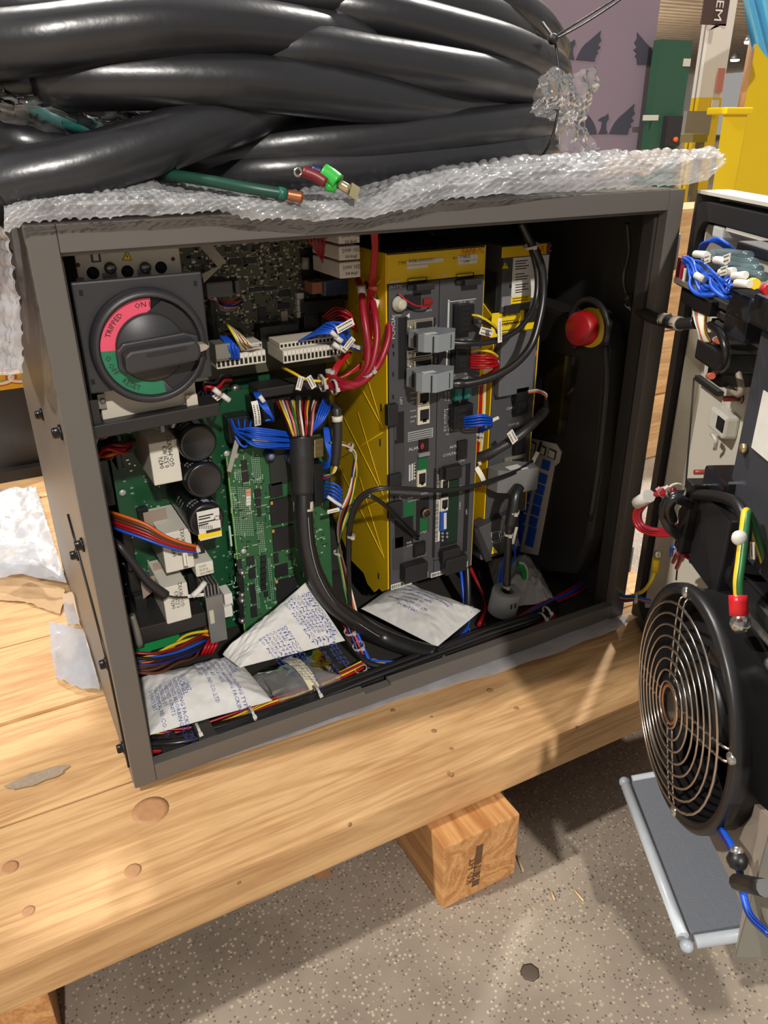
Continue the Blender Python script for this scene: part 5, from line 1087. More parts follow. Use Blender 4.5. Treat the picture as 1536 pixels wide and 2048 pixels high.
# ---------------------------------------------------------------- bright green control board
CY_ = 0.152
cb = thing('control_board', 'bright green control circuit board densely covered with chips', 'circuit board', A(560, 1250, Y=CY_))
cx0, cx1 = 0.1618, A(655, 950, Y=CY_).x; cz1 = A(550, 886, Y=CY_).z
part('board', MB().box((cx0, CY_, 0.028), (cx1, CY_ + 0.0018, cz1)), mat('pcb_control', (44, 92, 56), 0.45, var=0.15, scale=70), cb)
part('board_rim', MB().box((cx0 - 0.0012, CY_ - 0.0006, 0.028), (cx0, CY_ + 0.002, cz1)), mat('pcb_rim', (110, 170, 80), 0.4), cb)
for (u0, v0, u1, v1) in ((537, 964, 564, 991), (538, 995, 584, 1044), (543, 1053, 588, 1096), (548, 1128, 575, 1150), (550, 1157, 594, 1199)): chip(cb, u0, v0, u1, v1, CY_, 0.003, legs=(u1 - u0) < 30)
for (u, v) in ((541, 1004), (544, 1060), (551, 1161)): part('orientation_mark', fbox(u, v, u + 5, v + 5, CY_ - 0.0033, 0.0003), mat('mark_gold', (196, 150, 70), 0.4), cb)
for (u0, v0, u1, v1) in ((481, 919, 494, 939), (483, 943, 497, 962), (508, 977, 521, 993), (509, 997, 521, 1010), (513, 1015, 522, 1032), (492, 1112, 508, 1128), (496, 1136, 510, 1155), (498, 1168, 512, 1205), (500, 1212, 514, 1232), (546, 1106, 556, 1124), (576, 1106, 583, 1118), (472, 1118, 483, 1134), (527, 1182, 535, 1192), (545, 925, 562, 940)): chip(cb, u0, v0, u1, v1, CY_)
for i in range(6): chip(cb, 520, 1111 + i * 11.5, 531, 1120 + i * 11.5, CY_, 0.0035, legs=False, nm='relay')
rr = random.Random(21); k1, k2, k3 = MB(), MB(), MB()
for (u, v, nu, nv) in ((476, 975, 7, 26), (503, 915, 5, 14), (514, 1045, 4, 16), (507, 1120, 2, 26), (536, 1118, 2, 24), (470, 940, 4, 6), (462, 975, 3, 12), (468, 1035, 4, 10)):
    for i in range(nu):
        for j in range(nv):
            p = A(u + i * 3.6 + j * 0.35, v + j * 3.8, Y=CY_); k1.box((p.x - 0.0004, CY_ - 0.0004, p.z - 0.0004), (p.x + 0.0004, CY_ - 0.0001, p.z + 0.0004))
for i in range(420):
    u, v = rr.uniform(460, 650), rr.uniform(905, 1235); p = A(u, v, Y=CY_); w, h = rr.choice(((0.0013, 0.0006), (0.0006, 0.0013), (0.0008, 0.0008), (0.003, 0.0004), (0.0004, 0.003)))
    (k2 if i % 3 else k3).box((p.x - w, CY_ - 0.0008, p.z - h), (p.x + w, CY_ - 0.0001, p.z + h))
part('via_dots', k1, silk, cb, kind='stuff'); part('silk_marks', k2, mat('silk_green', (150, 186, 150), 0.6), cb, kind='stuff'); part('small_components', k3, MATS['comp_dark'], cb, kind='stuff')
for i in range(5): part('led', fbox(492, 979 + i * 6.5, 502, 984 + i * 6.5, CY_ - 0.0012, 0.001), mat('led_pink', (206, 150, 120), 0.5) if i < 2 else whitep, cb)
for (u, v) in ((453, 907), (471, 911), (487, 1102)): p = A(u, v, Y=CY_); part('board_screw', MB().lathe(p, (0, -1, 0), [(0.0034, 0), (0.0034, 0.0012), (0.0018, 0.002), (0.0, 0.002)], 12), MATS['screw_white'], cb)
part('white_label', fbox(457, 1052, 465, 1092, CY_ - 0.0004, 0.0003), mat('label_mint', (176, 196, 186), 0.6), cb)
for (v0, v1) in ((1140, 1194), (1196, 1246)):
    part('edge_socket', fbox(478, v0 + 14, 490, v1 - 10, CY_ - 0.012, 0.012), blk, cb, bev=0.0006)
    for v in (v0 + 4, v1 - 6): p = A(483, v, Y=CY_ - 0.004); part('socket_screw', MB().lathe(p + V((0, 0.003, 0)), (0, -1, 0), [(0.004, 0), (0.004, 0.003), (0.0025, 0.008), (0.0, 0.008)], 8), mat('nut_bright', (214, 206, 196), 0.22, 0.9), cb)
for (u, v, r, m_) in ((535, 906, 0.0052, mat('cap_navy', (38, 54, 96), 0.3)), (577, 910, 0.0062, mat('cap_blue', (70, 76, 130), 0.3))):
    p = A(u, v, Y=CY_); part('small_capacitor', MB().lathe(p, (0, -1, 0), [(r, 0), (r, 0.012), (r - 0.001, 0.013), (0, 0.0125)], 18), m_, cb); part('capacitor_top', MB().lathe(p + V((0, -0.0126, 0)), (0, -1, 0), [(r * .6, 0), (r * .6, 0.0006), (0, 0.0006)], 14), mat('knob_grey', (128, 128, 132), 0.4), cb)
part('header_block', fbox(627, 930, 650, 1005, CY_ - 0.02, 0.0198), blk, cb, bev=0.0008); part('dark_shield', fbox(537, 900, 590, 962, CY_ - 0.003, 0.0028), mat('shield_dark', (44, 46, 40), 0.5, var=0.3, scale=300), cb)
for j in range(3): part('gold_terminal', fbox(628, 880 + j * 12, 648, 889 + j * 12, 0.13, 0.01), mat('gold_metal', (186, 170, 120), 0.25, 0.9), cb, bev=0.001)
# black connector block the thick cable plugs into
kb = thing('connector_block', 'black connector housing above the thick black cable', 'connector', A(590, 830, Y=0.14))
part('housing', fbox(503, 786, 660, 836, 0.165, 0.03), blk, kb, bev=0.001); part('housing', fbox(455, 838, 505, 880, 0.165, 0.025), blk, kb, bev=0.001); part('lid', fbox(515, 770, 640, 788, 0.155, 0.03), dark_m, kb, bev=0.001)
for i in range(9): part('slot', fbox(512 + i * 16, 795, 522 + i * 16, 806, 0.1645, 0.0004), hole_m, kb)
part('green_board', fbox(430, 765, 545, 825, 0.2, 0.002), MATS['pcb_deep'], pwb)
# ---------------------------------------------------------------- thick black cable with fanned-out cores
def PT(q, zm=0.0115):
    """(u, v, Y) on a plane of constant depth, or (u, v, 'Z', z) on a level plane"""
    p = A(q[0], q[1], Z=q[3]) if len(q) == 4 else A(q[0], q[1], Y=q[2])
    return p if p.z > zm else A(q[0], q[1], Z=zm)
def PTS(l, zm=0.0115): return [PT(q, zm) for q in l]
jacket = mat('round_jacket', (30, 29, 30), 0.33, var=0.1, spec=0.6)
shrink = mat('heat_shrink', (44, 43, 44), 0.42, bump=0.1, bscale=200)
tc_ = thing('thick_cable', 'thick black cable curving down from fanned coloured cores', 'cable', A(690, 1260, Z=0.01))
path = [(606, 975, .118), (607, 1030, .110), (613, 1090, .102), (630, 1150, .095), (664, 1205, .088), (712, 1243, .082), (760, 1272, .080), (812, 1293, .085), (872, 1310, .1)]
part('jacket', MB().tube(PTS(path, 0.018), 0.0102, 16, 8), jacket, tc_)
part('sleeve', MB().tube(PTS([(602, 868, .124), (603, 900, .122), (605, 935, .120), (606, 985, .117)]), lambda k: 0.0118 - 0.0006 * math.sin(9 * k) + (0.0008 if k < 0.5 else 0), 16, 6), shrink, tc_)
part('white_band', MB().tube(PTS([(606.5, 1003, .1145), (607, 1022, .1115)]), 0.0106, 16, 2), mat('band_cream', (216, 208, 186), 0.5), tc_)
part('print_line', MB().tube([p + V((0.0012, -0.0099, 0.001)) for p in PTS(path[1:8], 0.018)], 0.0003, 4, 6), silk, tc_)
cc = ['dred', 'brn', 'yel', 'red', 'wht', 'pnk', 'navy', 'dred', 'grn', 'wht', 'yel', 'brn', 'wht', 'grn', 'wht', 'dred', 'red', 'red', 'red', 'yel', 'blk', 'wht', 'org', 'pnk']
for i, c in enumerate(cc):
    k = i / (len(cc) - 1); r_ = rnd.uniform(-3, 3)
    part('core_wire', MB().tube(PTS([(584 + 38 * k, 872, .122 - .006 * (i % 3)), (574 + 52 * k + r_, 845, .124 - .007 * (i % 3)), (562 + 66 * k + r_, 820, .135 - .006 * (i % 3)), (552 + 82 * k + r_, 800, .155)]), 0.00125, 6, 5), WIRE(c), tc_)
# blue bundles beside it
bw = thing('blue_wire_bundle', 'bundle of blue wires running left to the thick cable head', 'wires', A(520, 880, Y=.14))
for i in range(10):
    k = i / 9; part('wire', MB().tube(PTS([(462 + 14 * (i % 4), 838 + 4 * (i % 3), .150), (474 + 8 * (i % 4), 858 + 10 * k, .138), (505, 856 + 34 * k, .128 - .006 * (i % 3)), (545, 860 + 36 * k, .125 - .006 * (i % 3)), (590, 868 + 28 * k, .130)]), 0.0011, 6, 6), WIRE('blue'), bw)
part('white_sleeve', MB().tube(PTS([(505, 878, .119), (522, 880, .118), (536, 881, .119)]), 0.0018, 8, 3), whitep, bw)
part('wire_loop', MB().tube(PTS([(470, 872, .135), (482, 890, .130), (492, 893, .130), (494, 884, .134)]), 0.0013, 6, 5), WIRE('blue'), bw)
b2 = thing('blue_wire_bundle', 'blue wires fanning up right of the coloured cores', 'wires', A(640, 850, Y=.14))
for i in range(9):
    k = i / 8; part('wire', MB().tube(PTS([(624 + 4 * k, 866 - 6 * k, .125), (630 + 16 * k, 847 - 6 * k, .122 + .005 * (i % 2)), (638 + 20 * k, 820, .128 + .005 * (i % 2)), (648 + 12 * k, 794 + 8 * k, .155)]), 0.0010, 6, 5), WIRE('blue'), b2)
b3 = thing('blue_wire_bundle', 'hanging blue wires beside the gold terminals', 'wires', A(660, 930, Y=.13))
for i in range(5): part('wire', MB().tube(PTS([(648 + 3 * i, 855, .14), (652 + 3 * i, 890, .128), (660 + 2 * i, 912 + 2 * i, .124), (655 + i, 925 + 2 * i, .128), (644, 926 + 3 * i, .14)]), 0.0013, 6, 5), WIRE('blue'), b3)
b4 = thing('blue_wire_bundle', 'short blue wire stack with white sleeve above the small paper tag', 'wires', A(670, 1010, Y=.12))
for i in range(6): part('wire', MB().tube(PTS([(646, 970 + 6 * i, .135), (662, 966 + 7 * i, .118), (676, 972 + 8 * i, .115), (684, 983 + 7 * i, .118)]), 0.0013, 6, 5), WIRE('blue'), b4)
part('white_sleeve', MB().tube(PTS([(655, 993, .113), (670, 1004, .111), (683, 1012, .112)]), 0.0019, 8, 3), whitep, b4)
flag(b4, A(655, 1028, Y=.115), XD, ZD, 0.0145, 0.0045, 1)
b5 = thing('blue_wire_loop', 'small looped blue wires with a long white tag above the cable head', 'wires', A(530, 850, Y=.14))
for i in range(4): part('wire', MB().tube(PTS([(508 + 4 * i, 785, .15), (520 + 4 * i, 808, .135), (534 + 3 * i, 825 + 2 * i, .13), (546, 836 + 2 * i, .135), (530 + 4 * i, 842 - i, .138)]), 0.0013, 6, 5), WIRE('blue'), b5)
flag(b5, A(522, 850, Y=.13), V((-0.06, 0, 1)), V((-1, 0, 0)), 0.026, 0.0068, 2, curl=0.003)
part('white_sleeve', MB().tube(PTS([(519, 792, .132), (528, 804, .130)]), 0.0024, 8, 2), whitep, b5)
# thin black sheathed cable at right of the cores
t2 = thing('sheathed_cable', 'short black sheathed cable with white band hanging by the yellow side', 'cable', A(670, 930, Y=.12))
part('jacket', MB().tube(PTS([(662, 815, .14), (670, 812, .128), (674, 830, .122), (675, 870, .12), (673, 905, .12), (670, 928, .122)]), lambda k: 0.0026 if k < .3 else 0.0052, 10, 6), shrink, t2)
part('white_band', MB().tube(PTS([(674, 832, .1195), (675, 842, .119)]), 0.0058, 10, 2), MATS['band_cream'], t2)
wires(t2, PTS([(670, 928, .122), (666, 942, .122), (655, 955, .13), (645, 958, .14)]), ['org', 'blue', 'wht', 'grn', 'red', 'yel'], 0.0009, 0.0035, seed=5)
# coloured lead wires along the yellow side
lw_ = thing('lead_wires', 'long green, orange and blue lead wires hanging beside the yellow side', 'wires', A(690, 1240, Z=0.01))
for i, c in enumerate(('grn', 'yel', 'navy', 'org', 'wht')):
    d = i * 2.2
    part('wire', MB().tube(PTS([(660 + d, 884 + i, .125), (686 + d, 884 + d, .14), (706 + d * .6, 908, .155), (712 + d * .3 - (8 if i > 1 else 0), 945, .155), (708 - d * 1.2, 985, .155), (700 - d * 2, 1022, .155), (686 - d * 1.2, 1058, .15), (676 + d * .5, 1100, .14), (682 + d, 1140, .125), (690 + d * 1.5, 1185, .11), (700 + d * 1.5, 1225, .10)]), 0.0013, 6, 6), WIRE(c), lw_)
ziptie(lw_, A(708, 1013, Y=.153), V((0.2, 0, 1)), 0.006); ziptie(lw_, A(676, 1105, Y=.14), V((0.1, 0, 1)), 0.0055); ziptie(lw_, A(700, 893, Y=.15), V((1, 0, -1)), 0.005)
# thin black pair crossing in front of the controller unit
fp = thing('fibre_pair', 'thin black paired cable sweeping across the yellow unit front', 'cable', A(700, 1200, Y=.12))
for i in range(2):
    e = i * 3.5
    part('cord', MB().tube(PTS([(700 + e, 1235, .10), (697 + e, 1180, .105), (695 + e, 1110, .105), (696 + e, 1060, .10), (708 + e, 1010, .09), (730 + e, 985 + e, .080), (765, 975 + e, .072), (820, 976 + e, .068), (880, 979 + e, .068), (935, 973 + e, .070), (990, 957 + e, .078), (1040, 938 + e, .09), (1070, 915 + e, .105), (1082, 885 + e, .125)]), 0.0017, 8, 6), jacket, fp)
    part('branch', MB().tube(PTS([(697 + e, 1120, .107), (700 + e, 1050, .10), (715 + e, 1008, .09), (735, 990 + e, .083), (758, 1000 + e, .08), (785, 1022 + e, .084), (812, 1050 + e, .09), (838 - 2 * i, 1072 + 6 * i, .100)]), 0.0016, 8, 6), mat('cord_gloss', (18, 18, 18), 0.2, spec=0.7), fp)
ziptie(fp, A(702, 1072, Y=.10), ZD, 0.0045)
# ---------------------------------------------------------------- red cables
rc = thing('red_cables', 'three thick crimson cables looping down against the yellow side', 'cables', A(680, 775, Y=.1))
crim = mat('crimson_jacket', (146, 20, 40), 0.38)
for i, q in enumerate(([(716, 560, .15), (723, 580, .13), (726, 620, .115), (732, 660, .105), (737, 700, .10), (732, 738, .097), (712, 765, .10), (680, 776, .108), (645, 768, .13)], [(735, 565, .15), (742, 590, .13), (750, 630, .11), (754, 670, .10), (750, 705, .095), (740, 738, .093), (716, 768, .096), (684, 772, .105), (650, 760, .13)], [(752, 600, .15), (764, 610, .125), (776, 640, .11), (777, 675, .10), (764, 715, .094), (748, 742, .09), (720, 766, .094), (690, 766, .104), (655, 750, .13)])):
    part('cable', MB().tube(PTS(q), 0.0036, 10, 8), crim, rc)
for u, v, y in ((724, 584, .127), (743, 590, .126), (759, 600, .13)): part('white_sleeve', MB().tube([A(u - 1, v - 12, Y=y), A(u + 1, v + 8, Y=y)], 0.0044, 10, 2), whitep, rc)
ziptie(rc, A(737, 742, Y=.094), V((-0.5, 0, 0.6)), 0.0095); ziptie(rc, A(668, 774, Y=.11), XD, 0.0085); ziptie(rc, A(645, 768, Y=.12), XD, 0.0085)
flag(rc, A(752, 628, Y=.12), V((0.35, 0, 1)), V((-1, 0, 0.3)), 0.014, 0.007, 0)
r2 = thing('red_riser', 'pair of red cables rising to the roof beside the yellow unit', 'cables', A(745, 640, Y=.12))
for i in range(3): part('cable', MB().tube(PTS([(744 + 4 * i, 455, .09), (747 + 3 * i, 500, .10), (743 + 3 * i, 550, .11), (738 + 4 * i, 600, .125), (736 + 3 * i, 660, .13), (728 + 3 * i, 720, .135)]), 0.0020, 8, 6), WIRE('red'), r2)
ziptie(r2, A(746, 575, Y=.112), ZD, 0.0045, mat('tie_red', (200, 80, 84), 0.4))
r3 = thing('red_wire_bundle', 'thin red wires dropping from the roof left of the white resistors', 'wires', A(645, 540, Y=.15))
for i in range(6): part('wire', MB().tube(PTS([(612 + 8 * i, 462, .14), (620 + 7 * i, 482, .15), (634 + 5 * i, 505, .155), (646 + 3 * i, 525, .16 + .003 * (i % 2)), (650 + 2 * i, 548, .18)]), 0.0010, 6, 5), WIRE('crim'), r3)
r4 = thing('red_blue_wires', 'red over blue wires plugged into the long beige strip', 'wires', A(640, 700, Y=.14))
for i in range(7): part('wire', MB().tube(PTS([(645 + 4 * i, 634 + 2 * i, .17), (668 + 4 * i, 616 + 5 * i, .15 - .004 * (i % 2)), (694 + 2 * i, 622 + 6 * i, .14 - .004 * (i % 2)), (708 + i, 640 + 4 * i, .14), (714, 662, .15)]), 0.0010, 6, 5), WIRE('red'), r4)
for i in range(11):
    k = i / 10; part('wire', MB().tube(PTS([(582 + 18 * k * 4, 694 - 14 * k, .160), (610 + 40 * k, 676 - 26 * k, .140), (640 + 25 * k, 668 - 20 * k, .130 - .005 * (i % 2)), (670 + 15 * k, 672 - 6 * k, .126 - .005 * (i % 2)), (690 + 6 * k, 692 + 4 * k, .130), (722, 702 - 8 * k, .145)]), 0.0011, 6, 6), WIRE('blue'), r4)
for i in range(6): part('wire', MB().tube(PTS([(645 + 6 * i, 655 - i, .16), (662 + 5 * i, 645, .145), (690, 650 + 3 * i, .136), (700, 672 + 3 * i, .14)]), 0.0013, 6, 5), WIRE('blue'), r4)
for (u, v) in ((667, 668), (676, 678), (672, 692), (684, 698)): part('white_sleeve', MB().tube(PTS([(u - 6, v - 5, .121), (u + 8, v + 5, .119)]), 0.0026, 8, 2), whitep, r4)
flag(r4, A(676, 668, Y=.114), V((1, 0, 0.38)), V((-0.3, 0, 1)), 0.020, 0.0075, 2); flag(r4, A(694, 702, Y=.114), V((1, 0, 1.0)), V((-1, 0, 1)), 0.014, 0.006, 2)
ziptie(r4, A(712, 692, Y=.128), V((0.3, 0, 1)), 0.007)
r5 = thing('red_link_wires', 'red and yellow wires tied below the long beige strip', 'wires', A(640, 760, Y=.13))
for i in range(4): part('wire', MB().tube(PTS([(690 + 4 * i, 705, .14), (668 + 3 * i, 735 + i, .13), (660 + 3 * i, 760 + i, .125), (690 + 4 * i, 752 - 3 * i, .12), (722, 735 - 3 * i, .12)]), 0.0014, 6, 5), WIRE('red'), r5)
part('wire', MB().tube(PTS([(565, 735, .16), (585, 745, .14), (610, 758, .13), (640, 762, .125), (665, 755, .125)]), 0.0016, 6, 5), WIRE('yel'), r5)
for i in range(2): flag(r5, A(598 + 14 * i, 752 + 4 * i, Y=.125), V((-0.35 + 0.8 * i, 0, -1)), XD, 0.014, 0.006, 2)
ziptie(r5, A(660, 742, Y=.128), ZD, 0.005); ziptie(r5, A(642, 760, Y=.124), XD, 0.006)
# striped wires into the short strip
r6 = thing('striped_wires', 'tight bunch of striped and blue wires into the short beige strip', 'wires', A(480, 705, Y=.14))
for i, c in enumerate(('yel', 'wht', 'grn', 'wht', 'org', 'blk', 'wht', 'yel', 'brn', 'wht')): part('wire', MB().tube(PTS([(452 + i, 645 + i, .15), (462 + 2 * i, 660 + i, .135), (474 + 3 * i, 680 + i, .13), (484 + 4 * i, 700 - i, .142)]), 0.0013, 6, 5), WIRE(c), r6)
for i in range(7): part('wire', MB().tube(PTS([(440 + 4 * i, 672, .155), (450 + 3.5 * i, 684, .14), (456 + 3.5 * i, 700, .138 - .004 * (i % 2)), (460 + 3 * i, 718, .142)]), 0.0011, 6, 5), WIRE('blue'), r6)
# red and white sleeves below the switch
r7 = thing('sleeved_wires', 'dark red wires with white sleeves just below the rotary dial', 'wires', A(430, 790, Y=.1))
wires(r7, PTS([(455, 760, .16), (440, 765, .13), (430, 780, .11), (415, 770, .11), (405, 790, .12)]), ['dred', 'red', 'blk', 'dred', 'blk', 'navy'], 0.0015, 0.007, seed=8)
for (a_, b_) in (((427, 778), (440, 788)), ((444, 790), (459, 801))): part('white_sleeve', MB().tube(PTS([(a_[0], a_[1], .095), (b_[0], b_[1], .094)]), 0.0026, 8, 2), whitep, r7)
flag(r7, A(420, 812, Y=.1), V((1, 0, 0.5)), V((-0.4, 0, 1)), 0.015, 0.0065, 2)
for (u, v) in ((470, 778), (472, 812)): p = A(u, v, Y=.195); part('screw_terminal', MB().lathe(p, (0, -1, 0), [(0.006, 0), (0.006, 0.004), (0.004, 0.006), (0, 0.006)], 12), MATS['screw_grey'], pwb)
# left side leads
l1 = thing('motor_leads', 'orange, brown, red and blue leads crossing the lower capacitors', 'wires', A(300, 1060, Y=.1))
for i, c in enumerate(('org', 'brn', 'brn', 'red', 'dred', 'blue')): part('wire', MB().tube(PTS([(210, 1022 + 5 * i, .14), (240, 1030 + 6 * i, .11), (290, 1048 + 6 * i, .095), (330, 1072 + 4 * i, .09), (365, 1086 + 3 * i, .092), (398, 1094 + 2 * i, .10)]), 0.0016, 6, 6), WIRE(c), l1)
ziptie(l1, A(394, 1098, Y=.099), XD, 0.004); flag(l1, A(378, 1130, Y=.095), ZD, -XD, 0.0145, 0.0045, 1)
l2 = thing('rust_leads', 'rust red leads entering the board near the left frame', 'wires', A(220, 910, Y=.12))
wires(l2, PTS([(185, 915, .14), (215, 905, .12), (240, 898, .13), (258, 885, .17)]), ['red', 'org', 'brn', 'red', 'brn', 'dred'], 0.0018, 0.007, seed=9)
wires(l2, PTS([(185, 880, .14), (205, 870, .13), (225, 855, .15)]), ['yel', 'org', 'brn', 'wht'], 0.0013, 0.006, seed=10)
l3 = thing('black_probe_cable', 'black cable tapering to a thin lead at the heat sink', 'cable', A(300, 1180, Y=.1))
part('jacket', MB().tube(PTS([(215, 1075, .12), (235, 1088, .10), (262, 1120, .095), (295, 1162, .095), (331, 1190, .098)]), lambda k: 0.0028 + 0.0022 * k, 10, 6), shrink, l3); part('thin_lead', MB().tube(PTS([(331, 1190, .098), (350, 1194, .10), (375, 1194, .105)]), 0.0009, 6, 4), jacket, l3); flag(l3, A(375, 1196, Y=.105), V((1, 0, -0.18)), ZD, 0.017, 0.0036, 1); part('white_clip', MB().tube(PTS([(385, 1192, .1), (398, 1180, .1), (410, 1165, .105)]), 0.003, 8, 3), whitep, l3)
l4 = thing('bottom_leads', 'bundle of brown, orange and blue leads along the lower left floor', 'wires', A(330, 1330, Z=.02))
wires(l4, PTS([(265, 1330, .10), (310, 1322, .10), (350, 1308, .11), (390, 1288, .125), (420, 1265, .15)]), ['brn', 'brn', 'org', 'blue', 'brn', 'yel', 'navy', 'brn', 'dred', 'brn', 'yel', 'blk'], 0.0017, 0.012, seed=12)
for i in range(4): part('wire', MB().tube(PTS([(403 + 7 * i, 1310 - i, .12), (412 + 7 * i, 1292 - i, .12), (420 + 6 * i, 1275, .135)]), 0.0016, 6, 4), WIRE('red'), l4)
u1_ = thing('grommet_cables', 'two black cables with white collars under the breaker', 'cables', A(320, 860, Y=.08))
for i in range(2): part('cable', MB().tube(PTS([(250, 858 - 6 * i, .09), (290, 850 - 6 * i, .075), (330, 852 - 9 * i, .075), (345, 838 - 6 * i, .09)]), 0.0030, 8, 5), jacket, u1_)
for (u, v) in ((257, 858), (325, 856)): part('collar', fbox(u - 5, v - 8, u + 5, v + 8, .068, .003), mat('collar_grey', (140, 136, 130), 0.5), u1_)
for (u, v) in ((292, 838), (338, 838), (350, 828)): part('white_nut', MB().sphere(A(u, v, Y=.07), 0.0032, 8, 6), whitep, u1_)
gs = thing('grey_strap', 'narrow grey cable strap between the black capacitors and green board', 'strap', A(460, 940, Y=.13)); part('ribbon', MB().prism([A(470, 880, Y=.135), A(480, 882, Y=.135), A(462, 945, Y=.128), A(454, 942, Y=.128)], (0, 0.001, 0)), mat('strap_grey', (150, 144, 132), 0.6), gs)

# ---------------------------------------------------------------- controller unit leads
c1 = thing('plug_cable', 'black cable arching from the upper grey plug up to the roof', 'cable', A(960, 690, Y=.07))
part('jacket', MB().tube(PTS([(905, 686, .076), (940, 687, .070), (985, 683, .068), (1030, 664, .070), (1058, 632, .076), (1072, 596, .084), (1074, 550, .09), (1066, 510, .095), (1056, 480, .10), (1040, 450, .10)]), 0.0029, 10, 8), jacket, c1)
c2 = thing('plug_cable', 'thicker black cable arching from the lower grey plug up to the roof', 'cable', A(960, 760, Y=.07))
part('jacket', MB().tube(PTS([(903, 768, .076), (940, 766, .070), (985, 754, .066), (1030, 728, .066), (1062, 690, .070), (1078, 640, .076), (1086, 590, .082), (1084, 540, .087), (1072, 505, .09), (1058, 478, .095), (1042, 445, .10)]), lambda k: 0.0052 if 0.02 < k < 0.06 else 0.0044, 12, 8), jacket, c2)
ziptie(c2, A(1062, 492, Y=.088), V((-0.3, 0, 1)), 0.0085); flag(c1, A(1004, 684, Y=.062), V((-0.08, 0, 1)), V((-1, 0, 0)), 0.025, 0.0052, 1)
c3 = thing('power_leads', 'yellow and black leads from the upper power socket', 'wires', A(970, 650, Y=.09))
part('wire', MB().tube(PTS([(944, 630, .092), (960, 633, .086), (980, 645, .084), (996, 660, .09), (1000, 680, .105)]), 0.0014, 6, 5), WIRE('yel'), c3)
for i in range(3): part('wire', MB().tube(PTS([(944, 640 + 3 * i, .092), (965, 642 + 2 * i, .086), (988, 650 + 2 * i, .088), (994, 666, .1)]), 0.0012, 6, 5), WIRE('blk'), c3)
flag(c3, A(958, 668, Y=.09), V((1, 0, -0.35)), ZD, 0.017, 0.008, 2); part('wire', MB().tube(PTS([(958, 570, .13), (962, 610, .125), (960, 640, .125)]), 0.0025, 6, 4), WIRE('dred'), c3)
c4 = thing('power_leads', 'bunch of red leads with one yellow lead from the middle power socket', 'wires', A(980, 720, Y=.09))
for i in range(6): part('wire', MB().tube(PTS([(940, 710 + 5 * i, .092), (962, 711 + 5 * i, .082), (982, 712 + 4.4 * i, .08 - .003 * (i % 2)), (993 + i, 720 + 2 * i, .086), (986, 740 + i, .098), (970, 752, .11)]), 0.0013, 6, 6), WIRE('red'), c4)
part('wire', MB().tube(PTS([(942, 703, .092), (960, 700, .082), (982, 704, .08), (996, 714, .088)]), 0.0015, 6, 5), WIRE('yel'), c4)
flag(c4, A(968, 748, Y=.10), V((1, 0, 0.4)), V((-0.3, 0, 1)), 0.022, 0.005, 0); flag(c4, A(1012, 746, Y=.085), V((1, 0, 0.35)), V((-0.4, 0, 1)), 0.008, 0.006, 0)
c5 = thing('riser_leads', 'red and yellow leads running down between the two yellow frames', 'wires', A(950, 900, Y=.13))
for i, c in enumerate(('red', 'red', 'red', 'yel', 'wht')): part('wire', MB().tube(PTS([(966 + 2 * i, 750, .115), (958 + 3 * i, 775, .118), (955 + 3.4 * i, 820, .12), (952 + 3.4 * i, 870, .122), (948 + 3 * i, 920, .13)]), 0.0016, 6, 5), WIRE(c), c5)
c6 = thing('output_leads', 'coil of blue leads from the lower power socket', 'wires', A(950, 850, Y=.09))
for i in range(8):
    k = i / 7; part('wire', MB().tube(PTS([(925, 836 + 16 * k, .094), (945, 832 + 20 * k, .084 - .004 * (i % 2)), (968, 830 + 19 * k, .08 - .005 * (i % 2)), (981 + 3 * (i % 2), 837 + 14 * k, .086), (974, 850 + 9 * k, .1), (958, 858 + 7 * k, .11), (952 - 8 * k, 880, .122), (948 - 8 * k, 915, .135)]), 0.0011, 6, 6), WIRE('blue'), c6)
ziptie(c6, A(958, 866, Y=.106), ZD, 0.006); ziptie(c6, A(956, 876, Y=.112), ZD, 0.006); flag(c6, A(972, 858, Y=.095), V((1, 0, 0.5)), V((-0.4, 0, 1)), 0.020, 0.004, 0, curl=-0.003)
c7 = thing('brake_cable', 'black cable slanting down across the slim amplifier', 'cable', A(1000, 880, Y=.1))
part('jacket', MB().tube(PTS([(1092, 800, .11), (1090, 820, .10), (1075, 838, .092), (1045, 866, .088), (1010, 890, .092), (975, 908, .10), (946, 918, .115)]), lambda k: 0.0032 if k < .15 else 0.0056, 12, 6), shrink, c7)
wires(c7, PTS([(1056, 785, .112), (1075, 783, .105), (1090, 790, .105), (1092, 804, .11)]), ['wht', 'org', 'grn', 'wht'], 0.0009, 0.0022, seed=14)
flag(c7, A(1014, 868, Y=.08), V((0.62, 0, -1)), V((1, 0, 0.62)), 0.017, 0.0085, 2); ziptie(c7, A(955, 926, Y=.11), V((1, 0, 0.3)), 0.004)
flag(c7, A(949, 938, Y=.105), V((0.5, 0, -1)), V((1, 0, 0.3)), 0.028, 0.006, 0, curl=0.004)
c8 = thing('encoder_cable', 'black cable hanging from the encoder plug down through the ferrite ring', 'cable', A(1018, 1190, Y=.06))
part('jacket', MB().tube(PTS([(1038, 974, .082), (1030, 992, .076), (1026, 1020, .072), (1020, 1050, .070), (1017, 1075, .07), (1016, 1110, .068), (1014, 1150, .065), (1013, 1185, .062)]), lambda k: 0.0066 if k < .45 else 0.0046, 12, 6), jacket, c8)
ziptie(c8, A(1027, 1024, Y=.071), V((-0.05, 0, 1)), 0.0072); ziptie(c8, A(1017, 1068, Y=.069), ZD, 0.0056); ziptie(c8, A(1013, 1172, Y=.063), ZD, 0.0052)
